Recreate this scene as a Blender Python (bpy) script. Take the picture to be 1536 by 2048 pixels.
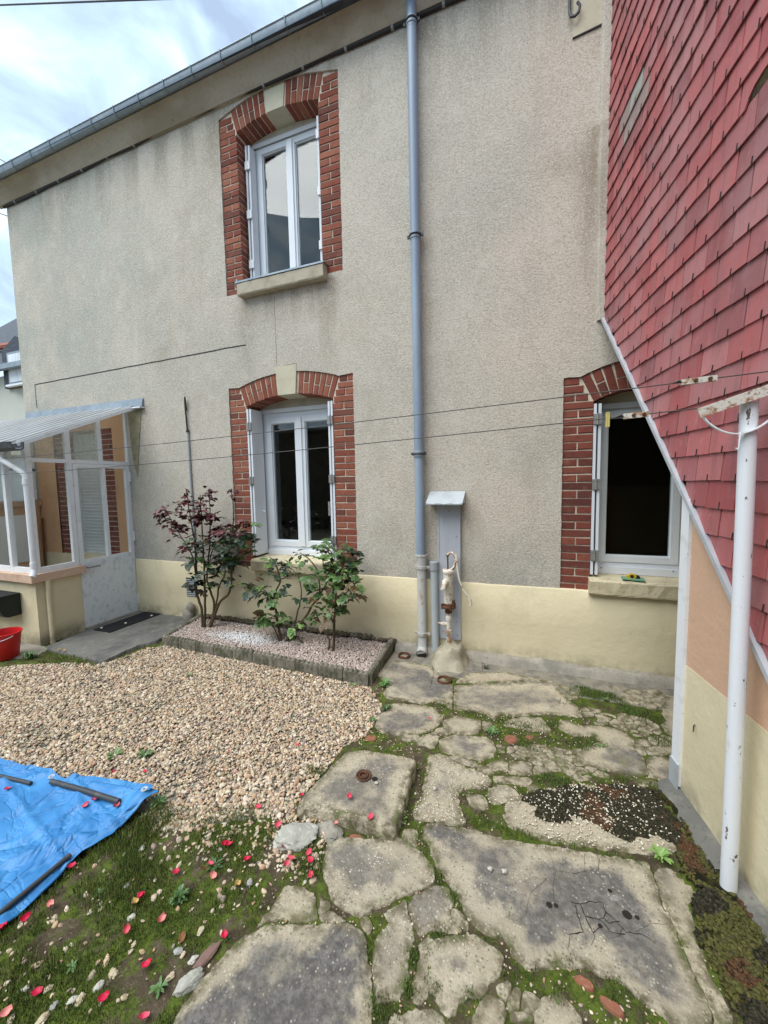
import bpy, bmesh, math, random
import numpy as np
from mathutils import Matrix, Vector, noise as mnoise

# ------------------------------------------------------------------ camera, sky, sun, exposure
scene = bpy.context.scene
for o in list(bpy.data.objects): bpy.data.objects.remove(o)
COL = scene.collection
RAD = math.radians
PITCH, YAW, ROLL, DIST, EYE = RAD(4.48), RAD(20.17), RAD(-1.07), 3.462, 1.6
fw = Vector((-math.sin(YAW)*math.cos(PITCH), math.cos(YAW)*math.cos(PITCH), -math.sin(PITCH)))
rt = Vector((math.cos(YAW), math.sin(YAW), 0)); up = rt.cross(fw)
RT = rt*math.cos(ROLL)+up*math.sin(ROLL); UP = -rt*math.sin(ROLL)+up*math.cos(ROLL)
cd = bpy.data.cameras.new('camera'); cam = bpy.data.objects.new('camera', cd); COL.objects.link(cam)
m = Matrix.Identity(4)
for i in range(3): m[i][0], m[i][1], m[i][2] = RT[i], UP[i], -fw[i]
m.translation = Vector((0, -DIST, EYE)); cam.matrix_world = m
cd.sensor_fit = 'VERTICAL'; cd.sensor_height = 36.0; cd.lens = 770/2048*36; cd.clip_start = .02; cd.clip_end = 500
scene.camera = cam

SUN_DIR = Vector((-.38, -.58, 1.18)).normalized()      # towards the sun
w = bpy.data.worlds.new('World'); scene.world = w; w.use_nodes = True
nt = w.node_tree; nt.nodes.clear(); N = nt.nodes.new; L = nt.links.new
out = N('ShaderNodeOutputWorld'); mix = N('ShaderNodeMixShader'); bgA = N('ShaderNodeBackground'); bgB = N('ShaderNodeBackground')
sky = N('ShaderNodeTexSky'); sky.sky_type = 'NISHITA'; sky.sun_disc = False
sky.sun_elevation = math.asin(SUN_DIR.z); sky.sun_rotation = math.atan2(SUN_DIR.x, SUN_DIR.y)
L(sky.outputs[0], bgA.inputs[0]); bgA.inputs[1].default_value = .05
tc = N('ShaderNodeTexCoord'); mp = N('ShaderNodeMapping'); mp.inputs['Scale'].default_value = (1.7, 1.7, 2.3); mp.inputs['Location'].default_value = (.35, .1, .3)
L(tc.outputs['Generated'], mp.inputs[0])
n1 = N('ShaderNodeTexNoise'); n1.inputs['Scale'].default_value = 1.9; n1.inputs['Detail'].default_value = 8; n1.inputs['Roughness'].default_value = .55; n1.inputs['Distortion'].default_value = .35
n2 = N('ShaderNodeTexNoise'); n2.inputs['Scale'].default_value = 3.3; n2.inputs['Detail'].default_value = 9; n2.inputs['Roughness'].default_value = .52; n2.inputs['Distortion'].default_value = .5
L(mp.outputs[0], n1.inputs[0]); L(mp.outputs[0], n2.inputs[0])
cr = N('ShaderNodeValToRGB'); e = cr.color_ramp.elements
e[0].position = .36; e[0].color = (.20, .26, .35, 1); e[1].position = .62; e[1].color = (.45, .53, .58, 1)
em = cr.color_ramp.elements.new(.50); em.color = (.29, .385, .49, 1)
L(n2.outputs[0], cr.inputs[0]); L(cr.outputs[0], bgB.inputs[0]); bgB.inputs[1].default_value = 1.0
mr = N('ShaderNodeMapRange'); mr.inputs[1].default_value = .35; mr.inputs[2].default_value = .6; mr.inputs[3].default_value = .95; mr.inputs[4].default_value = .995
L(n1.outputs[0], mr.inputs[0]); L(mr.outputs[0], mix.inputs[0]); L(bgA.outputs[0], mix.inputs[1]); L(bgB.outputs[0], mix.inputs[2]); L(mix.outputs[0], out.inputs[0])
sd = bpy.data.lights.new('sun', 'SUN'); sd.energy = 1.5; sd.angle = RAD(54); sd.color = (1, .98, .945)
so = bpy.data.objects.new('sun', sd); COL.objects.link(so); so.rotation_euler = (-SUN_DIR).to_track_quat('-Z', 'Y').to_euler()
vs = scene.view_settings; vs.view_transform = 'Standard'; vs.look = 'None'; vs.gamma = 1; vs.use_curve_mapping = False; vs.exposure = 1.38

# ------------------------------------------------------------------ helpers
rnd = random.Random(11); npr = np.random.default_rng(5)
def prop(o, label=None, cat=None, group=None, kind=None):
    if label: o['label'] = label
    if cat: o['category'] = cat
    if group: o['group'] = group
    if kind: o['kind'] = kind
    return o
def empty(name, loc=(0,0,0), rz=0, parent=None):
    o = bpy.data.objects.new(name, None); COL.objects.link(o); o.location = loc; o.rotation_euler = (0, 0, rz); o.empty_display_size = .1
    if parent: o.parent = parent
    return o
def link(name, me, parent=None, loc=None, rot=None):
    o = bpy.data.objects.new(name, me); COL.objects.link(o)
    if parent is not None: o.parent = parent
    if loc is not None: o.location = loc
    if rot is not None: o.rotation_euler = rot
    return o
def proj(p):
    v = Vector(p)-Vector((0, -DIST, EYE)); z = v.dot(fw)
    if z < .05: return (-9, -9)
    return (.5+770*v.dot(RT)/z/1536, .5-770*v.dot(UP)/z/2048)
def inview(p, mg=.0):
    a, b = proj(p); return -mg < a < 1+mg and -mg < b < 1+mg

class MB:
    def __init__(s): s.v = []; s.f = []
    def add(s, vs, fs):
        b = len(s.v); s.v += [tuple(x) for x in vs]; s.f += [tuple(i+b for i in f) for f in fs]; return s
    def box(s, x0, x1, y0, y1, z0, z1):
        return s.add([(x0,y0,z0),(x1,y0,z0),(x1,y1,z0),(x0,y1,z0),(x0,y0,z1),(x1,y0,z1),(x1,y1,z1),(x0,y1,z1)],
                     [(0,3,2,1),(4,5,6,7),(0,1,5,4),(1,2,6,5),(2,3,7,6),(3,0,4,7)])
    def bar(s, a, b, wx, wz, upv=(0,0,1)):      # rectangular bar between two points
        a, b = Vector(a), Vector(b); d = (b-a).normalized(); u = Vector(upv)
        r = d.cross(u)
        if r.length < 1e-4: r = d.cross(Vector((0,1,0)))
        r.normalize(); u = r.cross(d)
        vs = []
        for p in (a, b):
            for i, j in ((-1,-1),(1,-1),(1,1),(-1,1)): vs.append(p+r*i*wx/2+u*j*wz/2)
        return s.add(vs, [(0,3,2,1),(4,5,6,7),(0,1,5,4),(1,2,6,5),(2,3,7,6),(3,0,4,7)])
    def tube(s, pts, rad, n=8, cap=True, sq=1.0):
        pts = [Vector(p) for p in pts]; k = len(pts)
        if not hasattr(rad, '__len__'): rad = [rad]*k
        rings = []; prev = None; b = len(s.v)
        for i, p in enumerate(pts):
            d = (pts[min(i+1,k-1)]-pts[max(i-1,0)]).normalized()
            if prev is None:
                a = Vector((0,0,1)) if abs(d.z) < .9 else Vector((1,0,0)); r = d.cross(a).normalized()
            else: r = (prev-d*prev.dot(d)).normalized()
            prev = r; u = d.cross(r)
            for j in range(n):
                t = 2*math.pi*j/n; s.v.append(tuple(p+(r*math.cos(t)+u*math.sin(t)*sq)*rad[i]))
        for i in range(k-1):
            for j in range(n):
                j2 = (j+1) % n; s.f.append((b+i*n+j, b+i*n+j2, b+(i+1)*n+j2, b+(i+1)*n+j))
        if cap: s.f.append(tuple(b+j for j in range(n))[::-1]); s.f.append(tuple(b+(k-1)*n+j for j in range(n)))
        return s
    def lathe(s, prof, c=(0,0,0), n=20, axis='z'):   # prof [(r,h)]
        b = len(s.v)
        for r, h in prof:
            for j in range(n):
                t = 2*math.pi*j/n; x, y = r*math.cos(t), r*math.sin(t)
                p = (x, y, h) if axis == 'z' else ((x, -h, y) if axis == 'y' else (h, x, y))
                s.v.append((c[0]+p[0], c[1]+p[1], c[2]+p[2]))
        for i in range(len(prof)-1):
            for j in range(n):
                j2 = (j+1) % n; s.f.append((b+i*n+j, b+i*n+j2, b+(i+1)*n+j2, b+(i+1)*n+j))
        return s
    def prism(s, poly, fn, h0, h1):               # poly 2D, fn(a,b,h)->xyz
        n = len(poly); vs = [fn(a,b,h0) for a,b in poly]+[fn(a,b,h1) for a,b in poly]
        return s.add(vs, [tuple(range(n))[::-1], tuple(range(n,2*n))]+[(i,(i+1)%n,n+(i+1)%n,n+i) for i in range(n)])
    def mesh(s, name, mat=None, smooth=False, fix=True):
        me = bpy.data.meshes.new(name); me.from_pydata(s.v, [], s.f)
        if fix:
            bm = bmesh.new(); bm.from_mesh(me); bmesh.ops.recalc_face_normals(bm, faces=bm.faces); bm.to_mesh(me); bm.free()
        if mat: me.materials.append(mat)
        if smooth: me.polygons.foreach_set('use_smooth', [True]*len(me.polygons)); 
        if smooth and smooth != 'all':
            try: me.set_sharp_from_angle(angle=RAD(40))
            except Exception: pass
        me.update(); return me
    def build(s, name, mat, parent=None, smooth=False, loc=None, rot=None, fix=True):
        return link(name, s.mesh(name, mat, smooth, fix), parent, loc, rot)

def sheet(name, loops, y, mat, parent, edge=None, fn=None):
    """a flat sheet in the x-z plane with holes; hole and outer edges go back to edge"""
    fn = fn or (lambda a, b, h: (a, h, b))
    bm = bmesh.new(); ed = []; rim = []
    for lp in loops:
        vs = [bm.verts.new(fn(a, b, y)) for a, b in lp]
        es = [bm.edges.new((vs[i], vs[(i+1) % len(vs)])) for i in range(len(vs))]; ed += es; rim.append((lp, vs))
    bmesh.ops.triangle_fill(bm, edges=ed, use_beauty=True, use_dissolve=False)
    if edge is not None:
        for lp, vs in rim:
            bs = [bm.verts.new(fn(a, b, edge)) for a, b in lp]; n = len(vs)
            for i in range(n): bm.faces.new((vs[i], vs[(i+1) % n], bs[(i+1) % n], bs[i]))
    me = bpy.data.meshes.new(name); bm.to_mesh(me); bm.free(); me.materials.append(mat)
    return link(name, me, parent)

# ------------------------------------------------------------------ materials
class NT:
    def __init__(s, name):
        s.m = bpy.data.materials.new(name); s.m.use_nodes = True; s.t = s.m.node_tree
        s.b = s.t.nodes['Principled BSDF']; s.out = s.t.nodes['Material Output']; s._co = None
    def n(s, typ, **kw):
        x = s.t.nodes.new('ShaderNode'+typ)
        for k, v in kw.items():
            if k in x.inputs: x.inputs[k].default_value = v
            else: setattr(x, k, v)
        return x
    def l(s, a, b): s.t.links.new(a, b)
    def co(s, stretch=(1,1,1)):
        if s._co is None:
            tc = s.n('TexCoord'); oi = s.n('ObjectInfo'); ml = s.n('VectorMath', operation='SCALE'); ad = s.n('VectorMath', operation='ADD')
            cx = s.n('CombineXYZ'); s.l(oi.outputs['Random'], cx.inputs[0]); s.l(oi.outputs['Random'], cx.inputs[1]); s.l(oi.outputs['Random'], cx.inputs[2])
            ml.inputs['Scale'].default_value = 37; s.l(cx.outputs[0], ml.inputs[0]); s.l(tc.outputs['Object'], ad.inputs[0]); s.l(ml.outputs[0], ad.inputs[1]); s._co = ad.outputs[0]; s.oi = oi; s.tc = tc
        if stretch == (1,1,1): return s._co
        v = s.n('VectorMath', operation='MULTIPLY'); v.inputs[1].default_value = stretch; s.l(s._co, v.inputs[0]); return v.outputs[0]
    def noise(s, scale, detail=4, rough=.55, stretch=(1,1,1), dist=0):
        x = s.n('TexNoise', Scale=scale, Detail=detail, Roughness=rough, Distortion=dist); s.l(s.co(stretch), x.inputs['Vector']); return x.outputs[0]
    def ramp(s, sock, lo, hi, a=0., b=1.):
        x = s.n('MapRange'); x.interpolation_type = 'SMOOTHSTEP'
        for i, v in enumerate((lo, hi, a, b)): x.inputs[i+1].default_value = v
        s.l(sock, x.inputs[0]); return x.outputs[0]
    def mixc(s, fac, a, b, blend='MIX'):
        x = s.n('Mix', data_type='RGBA', blend_type=blend)
        for sock, v in ((x.inputs[0], fac), (x.inputs[6], a), (x.inputs[7], b)):
            if isinstance(v, (int, float)): sock.default_value = v
            elif isinstance(v, tuple): sock.default_value = v if len(v) == 4 else v+(1,)
            else: s.l(v, sock)
        return x.outputs[2]
    def math(s, op, a, b):
        x = s.n('Math', operation=op)
        for sock, v in ((x.inputs[0], a), (x.inputs[1], b)):
            if isinstance(v, (int, float)): sock.default_value = v
            else: s.l(v, sock)
        return x.outputs[0]
    def bump(s, h, strength, dist, prev=None):
        x = s.n('Bump', Strength=strength, Distance=dist); s.l(h, x.inputs['Height'])
        if prev is not None: s.l(prev, x.inputs['Normal'])
        return x.outputs[0]
    def fin(s, col, rough=.8, nrm=None, spec=.3, metal=0):
        if isinstance(col, tuple): s.b.inputs['Base Color'].default_value = col+(1,)
        else: s.l(col, s.b.inputs['Base Color'])
        if isinstance(rough, (int, float)): s.b.inputs['Roughness'].default_value = rough
        else: s.l(rough, s.b.inputs['Roughness'])
        s.b.inputs['Specular IOR Level'].default_value = spec; s.b.inputs['Metallic'].default_value = metal
        if nrm is not None: s.l(nrm, s.b.inputs['Normal'])
        return s.m

def surf(name, base, layers=(), rough=.8, bumps=(), var=0., spec=.3, metal=0):
    """base colour, layers of (scale, lo, hi, colour, amount[, stretch, detail]), bumps of (scale, strength, dist[, stretch])"""
    t = NT(name); c = base+(1,) if len(base) == 3 else base
    for ly in layers:
        st = ly[5] if len(ly) > 5 else (1,1,1); de = ly[6] if len(ly) > 6 else 4
        f = t.ramp(t.noise(ly[0], de, .6, st), ly[1], ly[2], 0, ly[4]); c = t.mixc(f, c, ly[3])
    if var:
        t.co(); f = t.ramp(t.oi.outputs['Random'], 0, 1, 1-var, 1+var); cb = t.n('CombineXYZ')
        for i in range(3): t.l(f, cb.inputs[i])
        c = t.mixc(1., c, cb.outputs[0], 'MULTIPLY')
    nr = None
    for bp in bumps: nr = t.bump(t.noise(bp[0], 3, .6, bp[3] if len(bp) > 3 else (1,1,1)), bp[1], bp[2], nr)
    if isinstance(c, tuple): c = c[:3]
    return t.fin(c, rough, nr, spec, metal)
MT = {}
def mat_roughcast():
    t = NT('roughcast_render'); ge = t.n('NewGeometry'); sx = t.n('SeparateXYZ'); t.l(ge.outputs['Position'], sx.inputs[0])
    c = (.61, .54, .45, 1)
    c = t.mixc(t.ramp(t.noise(.9, 5, .6), .38, .66, 0, .75), c, (.47, .45, .385))
    c = t.mixc(t.ramp(t.noise(1.7, 6, .62, (1,1,.45)), .46, .7, 0, .7), c, (.60, .55, .47))
    left = t.ramp(sx.outputs[0], -2.6, -6.2, 0, 1)
    c = t.mixc(t.math('MULTIPLY', left, t.ramp(t.noise(1.3, 6, .6), .32, .62, 0, .75)), c, (.37, .395, .345))
    # run-off streaks and grime: below the eaves, below the upper sill, above the plinth
    top = t.ramp(sx.outputs[2], 4.6, 5.5, 0, 1)
    st = t.ramp(t.noise(3.2, 5, .6, (1,1,.10)), .42, .64, 0, .7)
    c = t.mixc(t.math('MULTIPLY', top, st), c, (.235, .21, .155))
    for x_, w_, z_, l_ in ((-2.79,.07,3.56,1.5),(-1.80,.07,3.56,1.3),(-2.3,.45,3.54,.5),(-.83,.05,3.7,1.4),(.47,.10,4.2,2.2),(-4.3,.1,2.55,.8)):
        dx = t.math('ABSOLUTE', t.math('SUBTRACT', sx.outputs[0], x_), 0); wz = t.math('MULTIPLY', t.ramp(sx.outputs[2], z_-l_, z_), t.ramp(sx.outputs[2], z_+.02, z_)); mk = t.math('MULTIPLY', t.ramp(dx, w_*2.2, 0), wz)
        c = t.mixc(t.math('MULTIPLY', mk, t.ramp(t.noise(7, 5, .65, (1,1,.15)), .3, .7, .15, .75)), c, (.27,.215,.15))
    low = t.ramp(sx.outputs[2], 1.25, .70, 0, 1)
    c = t.mixc(t.math('MULTIPLY', low, t.ramp(t.noise(2.4, 6, .62), .36, .62, 0, .6)), c, (.30, .295, .285))
    c = t.mixc(t.ramp(t.noise(.55, 6, .65, (1,1,.8)), .55, .72, 0, .5), c, (.33, .27, .19))
    g1 = t.noise(80, 3, .7); g2 = t.noise(170, 2, .6)
    c = t.mixc(t.ramp(g1, .50, .36, 0, .48), c, (.27, .235, .18)); c = t.mixc(t.ramp(g1, .54, .68, 0, .7), c, (.70, .66, .57))
    c = t.mixc(t.ramp(g2, .52, .38, 0, .2), c, (.24, .21, .165))
    c = t.mixc(t.ramp(t.noise(4.5, 6, .68, (1,1,.7)), .50, .70, 0, .45), c, (.62,.585,.51)); c = t.mixc(t.ramp(t.noise(2.6, 6, .7, (1,1,.5)), .52, .70, 0, .45), c, (.40,.365,.30))
    nr = t.bump(g1, .7, .010); nr = t.bump(g2, .4, .004, nr)
    return t.fin(c, .95, nr, .15)
MT['roughcast'] = mat_roughcast()
def mat_paint(name, base, dirt, lowz=.20, grime=(.20, .18, .12)):
    t = NT(name); ge = t.n('NewGeometry'); sx = t.n('SeparateXYZ'); t.l(ge.outputs['Position'], sx.inputs[0])
    c = base+(1,)
    c = t.mixc(t.ramp(t.noise(1.6, 6, .6), .42, .7, 0, .7), c, dirt)
    c = t.mixc(t.ramp(t.noise(7, 6, .65, (1,1,.35)), .55, .78, 0, .35), c, tuple(v*.78 for v in dirt))
    low = t.ramp(sx.outputs[2], max(lowz,.02), .0, 0, 1 if lowz > 0 else 0)
    c = t.mixc(t.math('MULTIPLY', low, t.ramp(t.noise(4.5, 7, .68), .36, .62, 0, .85)), c, grime); c = t.mixc(t.ramp(t.noise(2.2, 7, .72, (1,1,.5)), .50, .74, 0, .5), c, tuple(v*.72 for v in dirt)); c = t.mixc(t.ramp(t.noise(34, 5, .7, (1,1,.5)), .64, .74, 0, .4), c, tuple(v*.6 for v in dirt))
    h = t.noise(14, 6, .62); nr = t.bump(h, .45, .012); nr = t.bump(t.noise(75, 3, .6), .25, .004, nr)
    return t.fin(c, .75, nr, .25)
MT['cream'] = mat_paint('cream_painted_render', (.70, .615, .415), (.62, .54, .355))
MT['peach'] = mat_paint('peach_painted_render', (.62, .40, .27), (.56, .36, .24), -5)
MT['peach_room'] = mat_paint('peach_interior_render', (.66, .39, .22), (.61, .35, .19), -5)
MT['cornice'] = surf('cornice_render', (.41, .36, .28), [(1.1,.4,.65,(.27,.22,.145),.8,(1,1,2)),(4,.5,.75,(.42,.36,.255),.5,(.6,1,2)),(30,.5,.7,(.22,.185,.125),.3)], .9, [(60,.3,.004)])
def mat_brick(name, a, b, dark):
    t = NT(name); t.co(); f = t.oi.outputs['Random']
    c = t.mixc(t.ramp(f, 0, 1), a, b); f2 = t.math('FRACT', t.math('MULTIPLY', f, 13.7), 0); c = t.mixc(t.ramp(f2, .62, 1, 0, .75), c, dark)
    c = t.mixc(t.ramp(t.noise(28, 5, .65), .5, .72, 0, .6), c, dark); c = t.mixc(t.ramp(t.noise(11, 4, .6), .55, .78, 0, .45), c, (.36, .16, .11))
    c = t.mixc(t.ramp(t.noise(55, 4, .7), .63, .76, 0, .5), c, (.42, .33, .26))
    nr = t.bump(t.noise(60, 4, .65), .5, .006); return t.fin(c, .9, nr, .2)
MT['brick'] = mat_brick('red_brick', (.225, .066, .042), (.315, .122, .076), (.115, .046, .038))
MT['brick_old'] = mat_brick('dark_red_brick', (.19, .055, .04), (.24, .075, .05), (.09, .035, .03))
MT['mortar'] = surf('pale_mortar', (.66, .58, .46), [(9,.45,.7,(.42,.35,.26),.7),(60,.5,.7,(.3,.25,.19),.4)], .95, [(90,.5,.004)])
MT['keystone'] = surf('keystone_render', (.56, .52, .39), [(5,.45,.7,(.48,.435,.31),.7),(20,.55,.75,(.40,.36,.27),.4)], .9, [(50,.4,.004)])
MT['tympanum'] = surf('painted_lintel', (.50, .47, .38), [(6,.45,.7,(.38,.35,.27),.7)], .85, [(60,.3,.003)])
MT['pvc'] = surf('white_plastic_frame', (.74, .77, .80), [(3,.5,.8,(.62,.65,.68),.5)], .42, [(140,.05,.002)], spec=.4)
MT['shutter'] = surf('white_painted_shutter', (.70, .73, .76), [(5,.5,.75,(.58,.61,.64),.6,(1,1,.3))], .5, [(30,.1,.003)])
MT['hinge'] = surf('grey_hinge_metal', (.30, .30, .29), [(40,.5,.7,(.2,.13,.09),.6)], .55, metal=.5)
MT['zinc'] = surf('weathered_zinc', (.24, .29, .33), [(4,.42,.68,(.33,.38,.42),.8),(18,.5,.75,(.16,.19,.22),.6)], .5, [(40,.15,.004)], metal=.35, spec=.4)
MT['zinc_light'] = surf('pale_zinc', (.50, .54, .57), [(6,.45,.7,(.40,.44,.48),.7)], .45, [(30,.15,.004)], metal=.3)
MT['pipe_blue'] = surf('blue_grey_pipe', (.225, .285, .365), [(2.5,.4,.65,(.30,.37,.45),.8,(1,1,.35)),(9,.55,.75,(.17,.205,.26),.6,(1,1,.15)),(25,.62,.75,(.36,.26,.2),.5,(1,1,.1))], .42, spec=.45)
MT['pipe_iron'] = surf('painted_cast_iron', (.47, .47, .45), [(3,.45,.65,(.40,.41,.40),.8,(1,1,.4)),(16,.56,.66,(.36,.20,.09),.9,(1,1,.3)),(45,.6,.7,(.28,.13,.06),.8,(1,1,.5))], .65, [(60,.3,.003)])
MT['pipe_grey'] = surf('grey_plastic_pipe', (.40, .44, .45), [(5,.45,.7,(.34,.37,.38),.7,(1,1,.3))], .5)
MT['cap_grey'] = surf('dark_grey_cap', (.30, .32, .34), [(20,.5,.7,(.2,.2,.2),.5)], .6)
MT['board'] = surf('grey_metal_board', (.42, .44, .48), [(3,.4,.65,(.52,.54,.56),.8,(1,1,.3)),(10,.5,.72,(.33,.35,.40),.6,(1,1,.2)),(60,.68,.74,(.25,.18,.13),.8)], .6, [(20,.2,.003)])
MT['pump'] = surf('flaking_cream_enamel', (.68, .64, .55), [(14,.52,.62,(.30,.16,.08),.9),(40,.58,.68,(.22,.10,.05),.9),(4,.5,.75,(.55,.50,.40),.7)], .55, [(60,.4,.003)])
MT['rust'] = surf('rusty_iron', (.115, .05, .028), [(25,.45,.65,(.055,.03,.02),.9),(60,.55,.7,(.20,.10,.05),.6)], .9, [(80,.5,.004)])
MT['rust_pale'] = surf('rusty_painted_steel', (.60, .57, .50), [(30,.48,.6,(.35,.17,.08),.9),(80,.55,.65,(.2,.09,.05),.8)], .7, [(90,.4,.003)])
def mat_post():
    t = NT('chipped_white_paint'); c = t.mixc(t.ramp(t.noise(3, 5, .6, (1,1,.25)), .45, .75, 0, .6), (.73, .75, .78, 1), (.62, .635, .655))
    c = t.mixc(t.ramp(t.noise(38, 4, .62, (1,1,.45)), .635, .68), c, (.13, .085, .06)); c = t.mixc(t.ramp(t.noise(9, 4, .6, (1,1,.3)), .64, .78, 0, .5), c, (.46, .33, .2))
    return t.fin(c, .45, t.bump(t.noise(30, 4, .6), .2, .003), .4)
MT['post'] = mat_post()
MT['white_steel'] = surf('white_painted_steel', (.76, .78, .80), [(12,.55,.7,(.6,.6,.58),.6),(50,.68,.73,(.3,.2,.13),.8)], .45)
MT['door_panel'] = surf('peeling_white_panel', (.72, .76, .79), [(20,.52,.64,(.50,.54,.57),.7,(1,1,.6)),(55,.60,.68,(.30,.31,.31),.6),(5,.45,.7,(.70,.75,.79),.6)], .6, [(50,.5,.004)])
MT['black'] = surf('black_rubber', (.018, .018, .02), [(60,.5,.7,(.035,.035,.035),.6)], .8, [(120,.5,.003)])
MT['black_cable'] = surf('black_cable', (.03, .028, .026), (), .6)
MT['dark_metal'] = surf('dark_zinc_gutter', (.06, .065, .07), [(15,.5,.7,(.11,.115,.12),.7)], .5, metal=.3)
MT['wire'] = surf('dark_steel_wire', (.07, .065, .06), (), .5, metal=.4)
MT['concrete'] = surf('grey_concrete', (.30, .275, .225), [(3,.42,.66,(.18,.17,.15),.8),(11,.5,.72,(.40,.37,.31),.6),(45,.55,.72,(.13,.12,.10),.6)], .95, [(12,.4,.012),(70,.5,.004)])
MT['concrete_dark'] = surf('dark_damp_concrete', (.155, .15, .135), [(2.2,.42,.66,(.085,.085,.08),.85),(8,.5,.72,(.25,.24,.20),.6),(45,.55,.72,(.07,.07,.06),.6)], .9, [(12,.4,.012),(70,.5,.004)])
MT['edging'] = surf('mossy_edging_concrete', (.19, .17, .135), [(7,.42,.62,(.075,.075,.05),.9),(25,.5,.7,(.27,.25,.2),.6),(12,.58,.72,(.06,.075,.02),.8)], .95, [(25,.6,.012),(90,.6,.005)])
MT['mound'] = surf('lime_stained_concrete', (.36, .32, .235), [(6,.42,.62,(.23,.205,.145),.85),(18,.5,.7,(.47,.43,.34),.6),(9,.58,.72,(.17,.16,.10),.8)], .9, [(14,.5,.02),(70,.4,.004)])
MT['terracotta'] = surf('terracotta', (.27, .105, .062), [(12,.45,.7,(.15,.075,.05),.9),(40,.50,.66,(.10,.085,.05),.7),(70,.58,.7,(.38,.22,.15),.5)], .9, [(60,.4,.004)])
MT['hollow_dark'] = surf('dark_drain_inside', (.02, .016, .012), (), .95)  # near-black colour stands in for the shade inside holes and openings
MT['red_plastic'] = surf('red_plastic', (.52, .012, .014), [(5,.5,.75,(.40,.01,.012),.6)], .38, spec=.5)
MT['green_dark'] = surf('dark_green_plastic', (.014, .024, .02), (), .5)
def mat_tarp():
    t = NT('blue_woven_tarpaulin'); c = t.mixc(t.ramp(t.noise(3, 5, .6), .40, .68), (.035,.19,.46,1), (.06,.27,.58))
    rd = lambda s, st: t.math('ABSOLUTE', t.math('SUBTRACT', t.noise(s, 3, .5, st, .8), .5), 0); r1, r2 = rd(3.2, (1,.6,1)), rd(8, (.55,1,1))
    c = t.mixc(t.ramp(r1, .022, .0, 0, .35), c, (.12,.35,.64)); c = t.mixc(t.ramp(t.noise(9, 6, .7), .52, .74, 0, .6), c, (.028,.145,.36)); c = t.mixc(t.ramp(t.noise(30, 5, .7), .62, .72, 0, .55), c, (.15,.19,.20)); c = t.mixc(t.ramp(t.noise(2.4, 6, .7), .58, .72, 0, .35), c, (.10,.17,.22))
    nr = t.bump(t.ramp(r1, .0, .05), .6, .012); nr = t.bump(t.ramp(r2, .0, .06), .4, .006, nr); nr = t.bump(t.noise(240, 2, .5), .25, .002, nr); return t.fin(c, .45, nr, .4)
MT['tarp'] = mat_tarp()
MT['tarp_hem'] = surf('blue_tarpaulin_hem', (.04, .20, .50), [(6,.45,.7,(.06,.27,.60),.7)], .45, [(220,.2,.002)])
MT['glass_opal'] = surf('pale_green_frosted_sheet', (.62, .74, .68), [(2,.45,.7,(.72,.82,.78),.7,(1,1,3))], .4)
MT['sheet_roof'] = surf('pale_corrugated_sheet', (.60, .63, .64), [(2.5,.42,.66,(.47,.50,.51),.8,(1,.35,1)),(14,.55,.75,(.36,.37,.36),.6,(1,.2,1))], .45)
MT['panel_white'] = surf('pale_grey_panel', (.78, .83, .84), [(4,.45,.7,(.70,.75,.76),.7)], .6)
MT['roller'] = surf('white_roller_shutter', (.66, .70, .71), [(6,.5,.75,(.55,.58,.6),.5)], .5)
MT['wood'] = surf('brown_wood', (.16, .085, .035), [(12,.45,.7,(.09,.05,.025),.8,(1,1,.1))], .8)
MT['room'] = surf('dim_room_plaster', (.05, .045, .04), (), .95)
MT['wallpaper'] = surf('neighbour_render', (.52, .53, .47), [(1.5,.45,.7,(.43,.45,.40),.7)], .9, [(40,.3,.006)])
MT['slate_roof'] = surf('dark_blue_slate', (.045, .052, .066), [(6,.45,.7,(.085,.095,.11),.8,(1,1,4))], .6, [(9,.5,.02,(1,1,6))])
MT['ridge'] = surf('red_ridge_tile', (.36, .14, .10), (), .85)
MT['curtain'] = surf('white_net_curtain', (.70, .74, .78), [(14,.45,.65,(.5,.55,.6),.7,(1,1,.1))], .8)
MT['stone_wall'] = surf('brown_rubble_stone', (.16, .125, .085), [(3,.4,.6,(.08,.065,.05),.9),(9,.5,.7,(.26,.21,.15),.7,(1,1,3))], .95, [(6,.9,.05,(1,1,2.5))])
def trans(name, col, f):
    m_ = surf(name, col, [(2.5,.42,.66,tuple(v*.8 for v in col),.8,(1,.35,1)),(14,.55,.75,tuple(v*.62 for v in col),.6,(1,.2,1))], .45); t_ = m_.node_tree; b = t_.nodes['Principled BSDF']; tl_ = t_.nodes.new('ShaderNodeBsdfTranslucent'); mx = t_.nodes.new('ShaderNodeMixShader')
    tl_.inputs[0].default_value = (.86,.88,.86,1); mx.inputs[0].default_value = f; t_.links.new(b.outputs[0], mx.inputs[1]); t_.links.new(tl_.outputs[0], mx.inputs[2]); t_.links.new(mx.outputs[0], t_.nodes['Material Output'].inputs[0]); return m_
MT['sheet_roof'] = trans('pale_corrugated_sheet', (.66,.69,.70), .5); MT['glass_opal'] = trans('pale_green_frosted_sheet', (.62,.74,.68), .5)
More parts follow.
